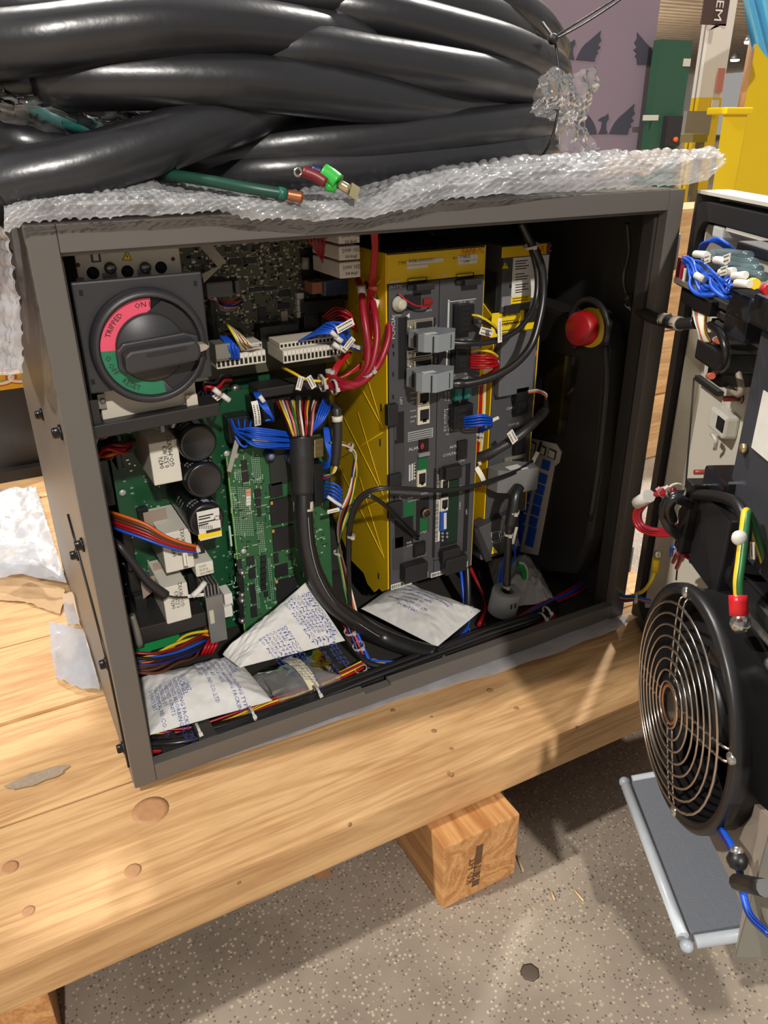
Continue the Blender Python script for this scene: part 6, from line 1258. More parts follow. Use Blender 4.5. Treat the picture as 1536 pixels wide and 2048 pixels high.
flag(c8, A(1028, 1088, Y=.066), V((0.2, 0, 1)), V((-1, 0, 0.2)), 0.022, 0.004, 0); part('blue_wire', MB().tube(PTS([(1026, 1080, .075), (1030, 1110, .08), (1022, 1130, .085), (1008, 1150, .08), (1003, 1170, .075)]), 0.0013, 6, 5), WIRE('blue'), c8)
flag(c8, A(1068, 928, Y=.10), V((0.55, 0, 1)), V((-1, 0, 0.5)), 0.015, 0.006, 0)
fe = thing('ferrite_core', 'grey ferrite ring with white tie standing on the cabinet floor', 'ferrite core', A(1020, 1238, Z=.008))
fc = A(1014, 1182, Y=.06); ft = V((0.12, -0.1, 1)).normalized()
part('ring', MB().lathe(fc - ft * 0.031, ft, [(0.0085, 0.0), (0.0165, 0.0), (0.018, 0.0015), (0.018, 0.031), (0.0168, 0.0325), (0.0088, 0.0325), (0.008, 0.031), (0.008, 0.0)], 32, caps=False), mat('ferrite_grey', (150, 150, 146), 0.6, bump=0.1), fe)
for (u, v) in ((1022, 1210), (1030, 1208)): part('clip_mark', fbox(u, v, u + 2, v + 8, .0405, .0006), dark_m, fe)
c9 = thing('earth_reel', 'green and white tape reel resting behind the ferrite ring', 'reel', A(1040, 1180, Y=.10))
rc_ = A(1030, 1158, Y=.095)
part('tape', MB().tube([rc_ + V((0.014 * math.cos(a), 0.0, 0.021 * math.sin(a))) for a in [math.radians(-80 + i * 16) for i in range(11)]], 0.0042, 8, 3), mat('reel_green', (36, 150, 70), 0.4), c9)
part('edge', MB().tube([rc_ + V((0.0175 * math.cos(a), -0.003, 0.025 * math.sin(a))) for a in [math.radians(-80 + i * 16) for i in range(11)]], 0.0014, 6, 3), whitep, c9)
for i in range(2): part('blue_wire', MB().tube(PTS([(1012 + 3 * i, 1100, .09), (1006 + 3 * i, 1125, .09), (998 + 4 * i, 1148, .085), (998 + 4 * i, 1170, .08)]), 0.0013, 6, 4), WIRE('blue'), c9)
d1 = thing('down_leads', 'blue and black leads dropping from the unit to the floor harness', 'wires', A(925, 1260, Z=.01))
for i in range(5): part('wire', MB().tube(PTS([(920 + 3 * i, 1130, .125), (924 + 3 * i, 1165, .11), (928 + 3 * i, 1205, .095), (930 + 2 * i, 1240, .080), (918 + 3 * i, 1266, .065), (905, 1282, .055)]), 0.0017, 6, 6), WIRE('blue'), d1)
part('black_cable', MB().tube(PTS([(934, 1130, .115), (936, 1180, .098), (935, 1225, .08), (922, 1262, .062), (890, 1292, .05), (850, 1318, .042), (800, 1334, .04), (745, 1330, .05), (715, 1305, .07), (690, 1270, .09)]), 0.0040, 10, 6), jacket, d1)
ziptie(d1, A(934, 1218, Y=.082), ZD, 0.009); ziptie(d1, A(928, 1262, Y=.064), ZD, 0.008)
d2 = thing('down_leads', 'red lead and black lead dropping behind the white bag at centre', 'wires', A(965, 1260, Z=.01))
part('wire', MB().tube(PTS([(940, 1135, .14), (952, 1160, .125), (966, 1190, .11), (972, 1215, .10), (958, 1250, .075)]), 0.0026, 8, 6), WIRE('red'), d2); part('wire', MB().tube(PTS([(955, 1140, .14), (966, 1175, .12), (974, 1215, .10), (968, 1255, .07)]), 0.0026, 8, 6), WIRE('blk'), d2); ziptie(d2, A(971, 1214, Y=.099), ZD, 0.006)

# ---------------------------------------------------------------- harness lying along the front of the floor
h1 = thing('floor_harness', 'long taped black harness with red wires along the front floor', 'harness', A(700, 1380, Y=.02))
for i, (dv, y, r, c) in enumerate(((0, .024, .0062, None), (-12, .036, .0055, None), (9, .020, .0030, 'red'), (12, .026, .0028, 'crim'), (-4, .020, .0030, None))):
    P_ = PTS([(298, 1492 + dv, y + .012), (360, 1488 + dv, y), (430, 1472 + dv, y), (500, 1452 + dv, y), (580, 1424 + dv, y), (660, 1394 + dv, y), (740, 1362 + dv, y), (820, 1332 + dv, y), (900, 1302 + dv, y), (980, 1272 + dv, y), (1060, 1245 + dv, y + .004), (1110, 1222 + dv, y + .02)])
    for p in P_: p.z = max(p.z, 0.0075 + r)
    part('strand', MB().tube(P_, r, 10, 6), WIRE(c) if c else jacket, h1)
for (u, v) in ((398, 1462), (505, 1428), (636, 1386), (418, 1482), (870, 1318), (880, 1312), (1094, 1225), (1085, 1238), (958, 1288), (745, 1368)): ziptie(h1, A(u, v, Y=.026), V((1, 0, 0.15)), 0.0088)
wires(h1, PTS([(305, 1470, .05), (380, 1466, .045), (470, 1440, .04), (540, 1408, .045), (600, 1388, .05), (680, 1352, .055), (730, 1325, .06)]), ['yel', 'blue', 'yel', 'red', 'blue', 'crim'], 0.0015, 0.006, seed=20)
wires(h1, PTS([(730, 1325, .06), (790, 1328, .05), (860, 1320, .038)]), ['yel', 'yel', 'red', 'blue'], 0.0014, 0.005, seed=21)
wires(h1, PTS([(735, 1325, .06), (718, 1290, .075), (700, 1255, .09), (680, 1225, .11)]), ['blue', 'blue', 'red', 'blue', 'crim', 'blue', 'red', 'navy'], 0.0017, 0.007, seed=22)
for (u, v, y) in ((717, 1292, .068), (700, 1262, .082), (745, 1328, .055), (722, 1338, .05), (758, 1345, .045)): ziptie(h1, A(u, v, Y=y), V((-0.3, 0, 1)), 0.0075)
wires(h1, PTS([(905, 1305, .03), (960, 1282, .03), (1010, 1258, .035), (1080, 1215, .06), (1150, 1180, .085), (1190, 1140, .095), (1198, 1110, .095)]), ['blue', 'blue', 'red', 'crim', 'red'], 0.0022, 0.006, seed=23)
part('rail_clip', fbox(398, 1480, 440, 1520, .012, .03), mat('clip_dark', (48, 46, 44), 0.5), h1, bev=0.001); part('rail_clip', fbox(328, 1512, 372, 1542, .010, .03), MATS['clip_dark'], h1, bev=0.001)
fl = thing('floor_terminals', 'row of small brass studs with a yellow lug on the floor front', 'terminals', A(1000, 1280, Z=.008))
for (u, v) in ((1000, 1280), (1022, 1268), (1048, 1262), (1076, 1250)): part('stud', MB().cyl(A(u, v, Z=.0066), A(u, v, Z=.0066) + V((0, 0, 0.009)), 0.0022, 8), mat('brass', (170, 130, 70), 0.4, 0.6), fl)
part('yellow_lug', MB().tube(PTS([(975, 1283, 'Z', .012), (990, 1277, 'Z', .014), (1008, 1274, 'Z', .011)]), 0.0030, 8, 3), WIRE('yel'), fl); part('red_lug', MB().tube(PTS([(962, 1284, 'Z', .011), (984, 1288, 'Z', .011)]), 0.0020, 8, 3), WIRE('red'), fl)
# loop of leads from the cabinet to the door
h2 = thing('door_leads', 'red, yellow and blue leads looping from the cabinet to the door', 'wires', A(1200, 1200, Y=.02))
for i, c in enumerate(('blue', 'crim', 'red', 'yel', 'grn', 'blue')):
    d = i * 2.2; part('wire', MB().tube([A(1196 + d, 1108, Y=.095), A(1196 + d * .8, 1135, Y=.08), A(1200 + d, 1165 - d * .8, Y=.055), A(1218 + d * .5, 1192 - d * 1.4, Y=.025), A(1245, 1202 - d, Y=-.005), A(1272, 1200 - d * .6, Y=-.03), A(1300, 1205 - d * .4, Y=-.05)], 0.0017, 6, 6), WIRE(c), h2)
part('earth_lead', MB().tube([A(1230, 1042, Y=.06), A(1226, 1070, Y=.06), A(1214, 1110, Y=.06), A(1202, 1150, Y=.06), A(1220, 1185, Y=.03), A(1250, 1193, Y=-.002), A(1282, 1185, Y=-.035), A(1300, 1165, Y=-.05), A(1311, 1140, Y=-.05)], 0.0021, 8, 6), WIRE('yel'), h2)
for (a_, b_, y0, y1) in (((1231, 1036), (1228, 1058), .06, .06), ((1312, 1118), (1310, 1142), -.05, -.05)): part('yellow_sleeve', MB().tube([A(*a_, Y=y0), A(*b_, Y=y1)], 0.0042, 10, 2), mat('sleeve_yellow', (222, 184, 24), 0.4), h2)
for (u, v, y) in ((1232, 1026, .06), (1316, 1108, -.05)): part('ring_lug', MB().lathe(A(u, v, Y=y), (-0.8, -0.5, 0.2), [(0.005, 0), (0.005, 0.003), (0.003, 0.006), (0.0, 0.006)], 10), silver, h2)
ziptie(h2, A(1198, 1153, Y=.072), V((0.1, 0, 1)), 0.0075); ziptie(h2, A(1272, 1196, Y=-.03), V((1, -1, 0)), 0.0075); ziptie(h2, A(1203, 1100, Y=.095), ZD, 0.006)
# signal cable from the roof to the door
h3 = thing('door_signal_cable', 'black cable from the roof with white ties crossing to the door', 'cable', A(1280, 640, Y=.03))
part('jacket', MB().tube([A(1254, 446, Y=.05), A(1258, 500, Y=.05), A(1248, 550, Y=.05), A(1250, 580, Y=.048), A(1262, 606, Y=.04), A(1290, 628, Y=.01), A(1325, 642, Y=-.015), A(1360, 648, Y=-.05), A(1392, 645, Y=-.07)], lambda k: 0.0022 if k < .42 else 0.0058, 10, 7), mat('cable_dim', (40, 38, 37), 0.4), h3)
ziptie(h3, A(1262, 606, Y=.038), V((0.6, 0, -0.6)), 0.0068); ziptie(h3, A(1395, 645, Y=-.072), XD, 0.0075)
for (u, v, y) in ((1330, 640, -.018), (1356, 646, -.045)): part('tape', MB().tube([A(u - 6, v - 1, Y=y + .006), A(u + 6, v + 2, Y=y - .006)], 0.0068, 12, 2), mat('tape_tan', (176, 166, 150), 0.5), h3)
flag(h3, A(1316, 650, Y=-.014), V((1, -0.4, 0.5)), V((-0.4, 0, 1)), 0.016, 0.006, 0)

# ---------------------------------------------------------------- desiccant bags and parts bag
bagm = mat('bag_paper', (214, 212, 208), 0.6, var=0.05, scale=40, bump=0.15, bscale=160)
inkb = mat('ink_blue', (58, 72, 150), 0.7)
def bag(label, corners, puff, lines, m_=None, seed=0, wr=0.0017, rot=0, zmin=0.0072, yb=None):
    """flat paper bag: corners run TL, TR, BR, BL as printed; lines = (text, x, y, size) in bag units"""
    Q = PTS(corners); c = (Q[0] + Q[1] + Q[2] + Q[3]) / 4
    t_ = thing('desiccant_bag', label, 'bag', V((c.x, c.y, min(q.z for q in Q))), 'desiccant bags')
    n = (Q[1] - Q[0]).cross(Q[3] - Q[0]).normalized()
    if n.dot(CAM - c) < 0: n = -n
    def f(s, t, lift=0.0, side=1):
        p = Q[0].lerp(Q[1], s).lerp(Q[3].lerp(Q[2], s), t)
        e = max(0.0, min(s, 1 - s, t, 1 - t)) / 0.5
        h = puff * (math.sin(math.pi * min(1, e) / 2) ** 0.8)
        w = noise.noise(V((s * 5 + seed, t * 5, 0))) * wr + noise.noise(V((s * 13, t * 13 + seed, 3))) * wr * 0.5 + abs(noise.noise(V((s * 8 + t * 6, t * 2 + seed, 7)))) * wr
        q = p + n * (side * (h * (1 if side > 0 else 0.3)) + (w if side > 0 else -0.0006) * min(1, e * 6 + 0.25) + lift); q.z = max(q.z, zmin)
        return q
    part('paper', MB().grid(lambda s, t: f(s, t), 64, 56).grid(lambda s, t: f(1 - s, t, 0, -1), 16, 12), m_ or bagm, t_)
    sx, sy = (Q[1] - Q[0]).length, (Q[3] - Q[0]).length
    for (s_, x, y, size) in lines:
        if rot: text(s_, t_, None, None, None, size, inkb, fn=lambda a, b, x=x, y=y: f(x + b / sx, y + a / sy, 0.0009), name='lettering')
        else: text(s_, t_, None, None, None, size, inkb, fn=lambda a, b, x=x, y=y: f(x + a / sx, y - b / sy, 0.0006), name='lettering')
    return t_, f
LN = ['DESICCANT', 'SILICAGEL', 'THE INDICATING PACKING TYPE U.S.', 'CONTENTS ABSORBING PACKING', 'CONTENTS 4 UNITS', 'PACKAGED BY', 'TAI-CHEMICAL IND.CO.,LTD', 'DO NOT EAT']
def col(x, y0, y1, sz): return [(LN[i], x, y0 + (y1 - y0) * i / 7, sz * (1.25 if i == 1 else 1)) for i in range(8)]
def colr(y, x0, x1, sz): return [(LN[i], x0 + (x1 - x0) * i / 7, y, sz * (1.35 if i == 1 else 1)) for i in range(8)]
ba, fa = bag('large white desiccant bag at the lower left floor of the cabinet', [(277, 1357, 'Z', .040), (470, 1312, 'Z', .036), (545, 1401, 'Z', .022), (300, 1470, 'Z', .030)], 0.020, colr(0.14, 0.86, 0.50, 0.0048) + colr(0.36, 0.36, 0.06, 0.0048), seed=2, rot=1)
bb_, fb_ = bag('white desiccant bag leaning up in front of the green board', [(445, 1309, .085), (612, 1164, .110), (690, 1281, .075), (480, 1335, .055)], 0.016, colr(0.16, 0.95, 0.70, 0.0042) + colr(0.60, 0.56, 0.30, 0.0040), seed=5, rot=1)
bc, fc_ = bag('white desiccant bag lying under the yellow controller unit', [(722, 1217, 'Z', .026), (800, 1162, 'Z', .022), (962, 1221, 'Z', .020), (874, 1294, 'Z', .024)], 0.015, [], seed=9)
for i, s_ in enumerate(LN): text(s_, bc, None, None, None, (0.0078 if i == 1 else 0.0062), inkb, fn=lambda a, b, i=i: fc_(0.90 - 0.092 * i + b / 0.115, (0.34, 0.32, 0.12, 0.16, 0.26, 0.30, 0.16, 0.34)[i] + a / 0.155, 0.0012))
bd, fd = bag('crumpled grey-white desiccant bag behind the ferrite ring', [(975, 1125, .17), (1060, 1105, .17), (1112, 1205, .10), (1000, 1215, .10)], 0.022, [], mat('bag_grey', (176, 172, 168), 0.6, var=0.08, bump=0.2, bscale=150), seed=13, wr=0.005)
for i in range(8): text('TAI-CHEMICAL'[:9 - i % 3], bd, None, None, None, 0.006, mat('ink_dim', (80, 84, 120), 0.7), fn=lambda a, b, i=i: fd(0.62 + 0.04 * i + b / 0.12, 0.12 + 0.02 * (i % 3) + a / 0.14, 0.0006))
pbg = thing('parts_bag', 'clear plastic parts bag closed with a cream tape strip', 'plastic bag', A(600, 1380, Z=.01))
Qp = PTS([(500, 1352, 'Z', .020), (632, 1292, 'Z', .026), (684, 1352, 'Z', .018), (560, 1404, 'Z', .016)])
def fpb(s, t, l=0.0):
    p = Qp[0].lerp(Qp[1], s).lerp(Qp[3].lerp(Qp[2], s), t); e = min(s, 1 - s, t, 1 - t); return p + V((0, -0.004, 0.010)) * math.sin(math.pi * min(.5, e)) + V((0, 0, l + 0.002 * noise.noise(p * 120)))
part('film', MB().grid(lambda s, t: fpb(s, t), 26, 20).grid(lambda s, t: fpb(1 - s, t, -0.006), 10, 8), film_mat('film_bag', (190, 188, 184), white=0.3, rough=0.12, bump=0.4), pbg)
part('tape_strip', MB().grid(lambda s, t: fpb(0.46 + 0.16 * s, -0.02 + 1.04 * t, 0.0012), 6, 16), mat('tape_cream', (214, 206, 166), 0.6), pbg)
part('grey_part', MB().box(tuple(fpb(.3, .5) + V((-0.02, -0.012, -0.010))), tuple(fpb(.3, .5) + V((0.03, 0.014, -0.005)))), mat('bag_part', (110, 108, 104), 0.5), pbg)
# ---------------------------------------------------------------- door-mounted things
FAN_O = 0.078
fs, fz = DPX(1347, 1409, FAN_O)
fan = thing('cooling_fan', 'round black cooling fan with chrome wire grille on the open door', 'fan', D(fs, 0.0, fz - 0.1))
fbk = mat('fan_black', (30, 29, 30), 0.38, spec=0.6, var=0.06)
chrome = mat('chrome_wire', (200, 186, 172), 0.18, 0.95)
GR = 0.0832
fc0 = D(fs, FAN_O, fz)
def ringpts(r, o, n=40): return [D(fs + r * math.cos(2 * math.pi * i / n), o, fz + r * math.sin(2 * math.pi * i / n)) for i in range(n)]
for i in range(8):
    r = GR - i * 0.0092
    part('grille_ring', MB().tube(ringpts(r, FAN_O + 0.004 * (i / 7) ** 0.6), 0.00105 if i else 0.0012, 6, 0, closed=True), chrome, fan)
part('grille_hub', MB().lathe(D(fs, FAN_O + 0.002, fz), DN, [(0.0150, 0.0), (0.0175, 0.0012), (0.0150, 0.0024), (0.0138, 0.0012)], 28, caps=False), mat('hub_copper', (176, 130, 100), 0.3, 0.8), fan)
part('motor_cap', MB().lathe(D(fs, FAN_O - 0.012, fz), DN, [(0.021, 0.0), (0.021, 0.008), (0.018, 0.011), (0.0, 0.011)], 28), mat('cap_grey', (70, 64, 58), 0.4, 0.3), fan)
for k in range(4):
    a = math.radians(17 + 90 * k); u_ = DH * math.cos(a) + ZD * math.sin(a); w_ = DH * -math.sin(a) + ZD * math.cos(a); c = D(fs, FAN_O - 0.0018, fz)
    for sgn in (-1, 1):
        part('grille_spoke', MB().tube([c + u_ * 0.016 + w_ * sgn * 0.005 + DN * 0.004, c + u_ * (GR - 0.004) + w_ * sgn * 0.005, c + u_ * (GR + 0.006) + w_ * sgn * 0.0045 - DN * 0.004, c + u_ * (GR + 0.013) + w_ * sgn * 0.001 - DN * 0.006], 0.00105, 6, 4), chrome, fan)
    part('grille_screw', MB().lathe(c + u_ * (GR + 0.010) - DN * 0.006, DN, [(0.0052, 0), (0.0052, 0.002), (0.0042, 0.0045), (0.0, 0.0055)], 14), mat('bolt_bright', (196, 194, 188), 0.2, 0.9), fan)
part('fan_ring', MB().lathe(D(fs, 0.010, fz), DN, [(0.0875, 0.0), (0.0985, 0.0), (0.0985, 0.008), (0.0955, 0.012), (0.0945, 0.050), (0.0985, 0.055), (0.0985, 0.0615), (0.0965, 0.0635), (0.0905, 0.0635), (0.0885, 0.058), (0.0875, 0.0)], 64, caps=False), fbk, fan)
part('fan_backplate', MB().lathe(D(fs, 0.008, fz), DN, [(0.0985, 0), (0.0985, 0.0018), (0.0, 0.0018)], 48), fbk, fan)
part('fan_hub', MB().lathe(D(fs, 0.012, fz), DN, [(0.036, 0), (0.036, 0.040), (0.033, 0.046), (0.0, 0.047)], 36), fbk, fan)
for k in range(5):
    a0 = 2 * math.pi * k / 5
    def blade(s, t, a0=a0):
        r = 0.0365 + (0.0855 - 0.0365) * s; a = a0 + (t - .5) * 0.95 + 0.25 * s; return D(fs + r * math.cos(a), 0.022 + 0.030 * t + 0.004 * math.sin(3 * t), fz + r * math.sin(a))
    part('fan_blade', MB().grid(blade, 8, 8).grid(lambda s, t: blade(1 - s, t) - DN * 0.0016, 8, 8), fbk, fan)
# square clips on the side of the fan ring
for k in range(3):
    a = math.radians((20, -22, -38)[k]); r = 0.096; c = D(fs + r * math.cos(a), 0.030 + 0.0 * k, fz + r * math.sin(a)); nrm = DH * math.cos(a) + ZD * math.sin(a); tg = DH * -math.sin(a) + ZD * math.cos(a)
    part('ring_clip', MB().obox(c + nrm * 0.003, nrm * 0.005, tg * 0.0045, DN * 0.0045), fbk, fan, bev=0.0005); part('clip_hole', MB().obox(c + nrm * 0.0082, nrm * 0.0003, tg * 0.0018, DN * 0.0018), hole_m, fan)
# bracket above the fan
b0 = DPX(1327, 1130, 0.045); b1 = DPX(1400, 1195, 0.045)
bs0 = DPX(1328, 1165, .046)[0]; bz1 = DPX(1375, 1130, .046)[1]
part('fan_bracket', dbox(bs0, fs + 0.09, -0.0118, 0.046, fz + 0.099, max(bz1, fz + 0.115)), fbk, fan, bev=0.006)
part('fan_bracket', dbox(fs - 0.102, fs + 0.102, -0.0118, 0.0098, fz - 0.102, fz + 0.128), fbk, fan, bev=0.004)
part('bracket_rod', MB().cyl(D(fs + 0.02, 0.052, fz + 0.104), D(fs + 0.115, 0.045, fz + 0.104), 0.003, 10), MATS['bolt_bright'], fan)
part('bracket_screw', MB().lathe(D(fs + 0.055, 0.040, fz + 0.083), DH, [(0.0065, 0), (0.0065, 0.004), (0.005, 0.009), (0, 0.010)], 12), MATS['bolt_bright'], fan)
# green-yellow earth strap over the fan
ev = thing('earth_strap', 'yellow and green earth wire ending in a red lug above the fan', 'wire', DQ(1480, 1240, 0.06))
gyt = [DQ(1536, 1150, .03), DQ(1515, 1080, .04), DQ(1497, 1030, .05), DQ(1491, 1026, .055), DQ(1487, 1060, .06), DQ(1480, 1120, .065), DQ(1475, 1160, .068), DQ(1476, 1195, .068)]
part('yellow_half', MB().tube(gyt, 0.0030, 10, 7), WIRE('yel'), ev); part('green_half', MB().tube([p + DH * 0.0022 + DN * -0.0006 for p in gyt], 0.0026, 10, 7), WIRE('grn'), ev)
part('red_sleeve', MB().tube([DQ(1476, 1190, .069), DQ(1478, 1232, .069)], 0.0062, 12, 3), mat('lug_red', (200, 30, 38), 0.3), ev)
part('lug_bolt', MB().lathe(DQ(1481, 1244, .062), DH + DN * 0.5, [(0.007, 0), (0.007, 0.003), (0.005, 0.008), (0, 0.009)], 14), MATS['bolt_bright'], ev)
part('cable_tie', MB().sphere(DQ(1479, 1076, .064), 0.0055, 10, 8), whitep, ev); flag(ev, DQ(1500, 1084, .055), -ZD + DH * 0.5, DH, 0.012, 0.006, 1)
# contactor with red wires
ct = thing('contactor', 'black contactor block with crimson wires above the fan bracket', 'contactor', DQ(1410, 1110, 0.03))
s0, z0 = DPX(1366, 1108, .05); s1, z1 = DPX(1466, 1020, .05)
part('body', dbox(s0 + 0.012, s1, -0.011, 0.05, z0, z1 - 0.01), fbk, ct, bev=0.002); part('coil_head', dbox(s0 - 0.004, s0 + 0.0118, -0.005, 0.058, z0 + 0.006, z1 - 0.006), blk, ct, bev=0.002); part('gloss_cover', dbox(s0, s1 - 0.03, -0.005, 0.046, z1 - 0.0098, z1 + 0.008), mat('gloss_black', (26, 25, 27), 0.15, spec=0.7), ct, bev=0.004)
part('terminal_screw', MB().lathe(DQ(1449, 1018, .04), ZD, [(0.004, 0), (0.004, 0.003), (0, 0.004)], 10), mat('brass_bright', (206, 186, 140), 0.25, 0.8), ct)
for i in range(3):
    part('red_wire', MB().tube([DQ(1350, 985 - 3 * i, .06), DQ(1318, 988 - 2 * i, .068), DQ(1288 + 4 * i, 1000 + 2 * i, .074), DQ(1270 + 5 * i, 1026, .076), DQ(1274 + 5 * i, 1052 - 2 * i, .074), DQ(1296 + 4 * i, 1066 - 4 * i, .068), DQ(1330, 1070 - 6 * i, .06), DQ(1362, 1066 - 8 * i, .054)], 0.0021, 8, 6), WIRE('crim' if i else 'red'), ct)
part('white_sleeve', MB().tube([DQ(1276, 1006, .078), DQ(1298, 992, .076)], 0.0060, 10, 2), whitep, ct)
part('black_loop', MB().tube([DQ(1362, 1075, .055), DQ(1340, 1055, .066), DQ(1328, 1030, .072), DQ(1334, 1005, .074), DQ(1350, 992, .07), DQ(1380, 990, .055), DQ(1430, 992, .05), DQ(1470, 1005, .05), DQ(1488, 1035, .052), DQ(1490, 1070, .054), DQ(1480, 1120, .05), DQ(1465, 1170, .04)], 0.0046, 10, 6), jacket, ct)
part('black_loop', MB().tube([DQ(1345, 1040, .07), DQ(1338, 1015, .078), DQ(1348, 998, .076), DQ(1362, 1000, .07), DQ(1380, 1010, .06)], 0.0042, 10, 6), jacket, ct)
ziptie(ct, DQ(1352, 984, .07), DH, 0.0085); ziptie(ct, DQ(1328, 984, .07), DH, 0.005, mat('tie_pink', (222, 150, 156), 0.4))
wires(ct, [DQ(1352, 1120, .02), DQ(1360, 1100, .03), DQ(1372, 1102, .03), DQ(1392, 1122, .02)], ['navy', 'crim', 'crim', 'blue', 'red'], 0.0022, 0.007, seed=31)
ziptie(ct, DQ(1364, 1100, .03), DH, 0.006)
# deep grey duct box on the right half of the door
du = thing('door_duct_box', 'dark grey box cover with a white label at the right edge', 'box', D(0.36, 0.0, 0.05))
dk_m = mat('duct_grey', (58, 59, 64), 0.45, var=0.05)
DS0 = DPX(1482, 860, .036)[0]
part('cover', MB().prism([D(s, -0.0118, z) for s, z in ((DS0, 0.257), (0.56, 0.257), (0.56, 0.42), (DS0, 0.42))], DN * 0.048), dk_m, du, bev=0.002)
part('lower_cover', dbox(fs + 0.104, 0.56, -0.0118, 0.020, 0.02, 0.2565), mat('duct_dark', (40, 43, 46), 0.4), du, bev=0.002)
part('white_label', MB().obox((DQ(1530, 880, .037) + DQ(1545, 830, .037)) / 2, DH * 0.018, DN * 0.0003, ZD * 0.022), whitep, du)
for i in range(3): text('ERA'[i], du, DQ(1526, 884 - 14 * i, .0374), -ZD, -DH, 0.008, ink)
part('screw', MB().lathe(DQ(1491, 897, .037), DN, [(0.004, 0), (0.004, 0.003), (0.0, 0.004)], 12), mat('brass_bright', (206, 186, 140), 0.25, 0.8), du)
for i in range(5): part('louvre', dbox(0.47, 0.55, 0.0202, 0.0215, 0.12 + i * 0.012, 0.123 + i * 0.012), MATS['duct_dark'], du)
# terminal blocks and blue wires at the top of the door
tb_ = thing('door_terminal_block', 'black terminal blocks fixed high on the door inner face', 'terminal block', DQ(1390, 620, 0.0))
part('block', dpbox(1352, 528, 1400, 582, .03, .05), blk, tb_, bev=0.002); part('block', dpbox(1358, 588, 1420, 620, .028, .05), blk, tb_, bev=0.002)
part('red_strip', dpbox(1360, 510, 1364, 568, .032, .002), mat('strip_red', (150, 40, 56), 0.4), tb_); part('red_strip', dpbox(1352, 514, 1355, 568, .032, .002), mat('strip_dark', (70, 16, 26), 0.4), tb_)
part('white_strip', dpbox(1366, 536, 1370, 562, .0312, .001), whitep, tb_); part('metal_rail', dpbox(1346, 568, 1405, 578, .034, .004), silver, tb_)
part('relay', dpbox(1455, 585, 1500, 640, .04, .05), mat('relay_dark', (36, 38, 44), 0.35), tb_, bev=0.002); part('relay', dpbox(1445, 625, 1490, 680, .03, .04), MATS['relay_dark'], tb_, bev=0.002); part('relay', dpbox(1500, 590, 1540, 660, .045, .05), blk, tb_, bev=0.003)
for i in range(3): part('socket_row', dpbox(1420, 600 + i * 22, 1455, 616 + i * 22, .02, .03), mat('row_grey', (70, 68, 66), 0.5), tb_, bev=0.001)
part('socket_row', dpbox(1470, 490, 1536, 515, .03, .04), blk, tb_, bev=0.002); part('white_bracket', dpbox(1424, 452, 1446, 478, .0, .02), mat('bracket_white', (190, 190, 186), 0.4), tb_, bev=0.002)
part('beige_rail', dpbox(1450, 466, 1540, 474, .0, .02), cream, tb_); part('beige_rail', dpbox(1420, 418, 1540, 424, -.01, .01), cream, tb_)
bl = thing('blue_door_wires', 'tangle of bright blue wires with white markers on the door', 'wires', DQ(1410, 590, .03))
rr = random.Random(5)
for i in range(9):
    part('wire', MB().tube([DQ(1368 + rr.uniform(-2, 10), 512 + rr.uniform(0, 16), .045), DQ(1378 + 3 * i, 528 + rr.uniform(-4, 18), .055), DQ(1386 + 6 * i, 560 + rr.uniform(-10, 20), .058), DQ(1410 + 6 * i, 575 + rr.uniform(-6, 16), .055), DQ(1440 + 3 * i, 560 + rr.uniform(0, 14), .048), DQ(1458 + rr.uniform(0, 8), 545 + rr.uniform(-10, 30), .04)], 0.0013, 6, 6), WIRE('blue'), bl)
for i in range(2): part('wire', MB().tube([DQ(1385 + 40 * i, 545, .055), DQ(1380 + 42 * i, 570, .06), DQ(1395 + 42 * i, 588, .06), DQ(1425 + 30 * i, 590 + 6 * i, .055), DQ(1452 + 8 * i, 578 + 16 * i, .045)], 0.0017, 6, 6), WIRE('blue'), bl)
for i in range(6): part('wire', MB().tube([DQ(1398 + 2 * i, 500, .02), DQ(1404 + 3 * i, 488 - i, .03), DQ(1424 + 2 * i, 482 - i, .034), DQ(1440 + 3 * i, 488, .03), DQ(1458 + 2 * i, 500, .02)], 0.0014, 6, 5), WIRE('blue'), bl)
for (u0, v0, u1, v1) in ((1390, 508, 1414, 510), (1430, 520, 1452, 522), (1440, 545, 1468, 542), (1466, 553, 1492, 550), (1472, 566, 1500, 568), (1392, 550, 1410, 560)): part('white_sleeve', MB().tube([DQ(u0, v0, .062), DQ(u1, v1, .058)], 0.0028, 8, 2), whitep, bl)
for (u, v) in ((1408, 528), (1440, 552), (1446, 528)): flag(bl, DQ(u, v, .064), DH + ZD * 0.3, ZD - DH * .3, 0.011, 0.006, 2)
for i in range(4): part('clear_sleeve', MB().tube([DQ(1418 + 14 * i, 508 + 11 * i, .05), DQ(1450 + 12 * i, 506 + 12 * i, .048), DQ(1500 + 10 * i, 512 + 14 * i, .044)], 0.0034, 10, 4), film_mat('sleeve_clear_%d' % i, (150, 180, 186), white=0.3, rough=0.1) if i == 0 else bpy.data.materials['sleeve_clear_0'], bl)
for (u, v, c) in ((1505, 566, 'yel'), (1532, 578, 'red')): part('crimp_end', MB().tube([DQ(u - 3, v, .05), DQ(u + 6, v + 2, .05)], 0.0038, 8, 2), WIRE(c), bl)
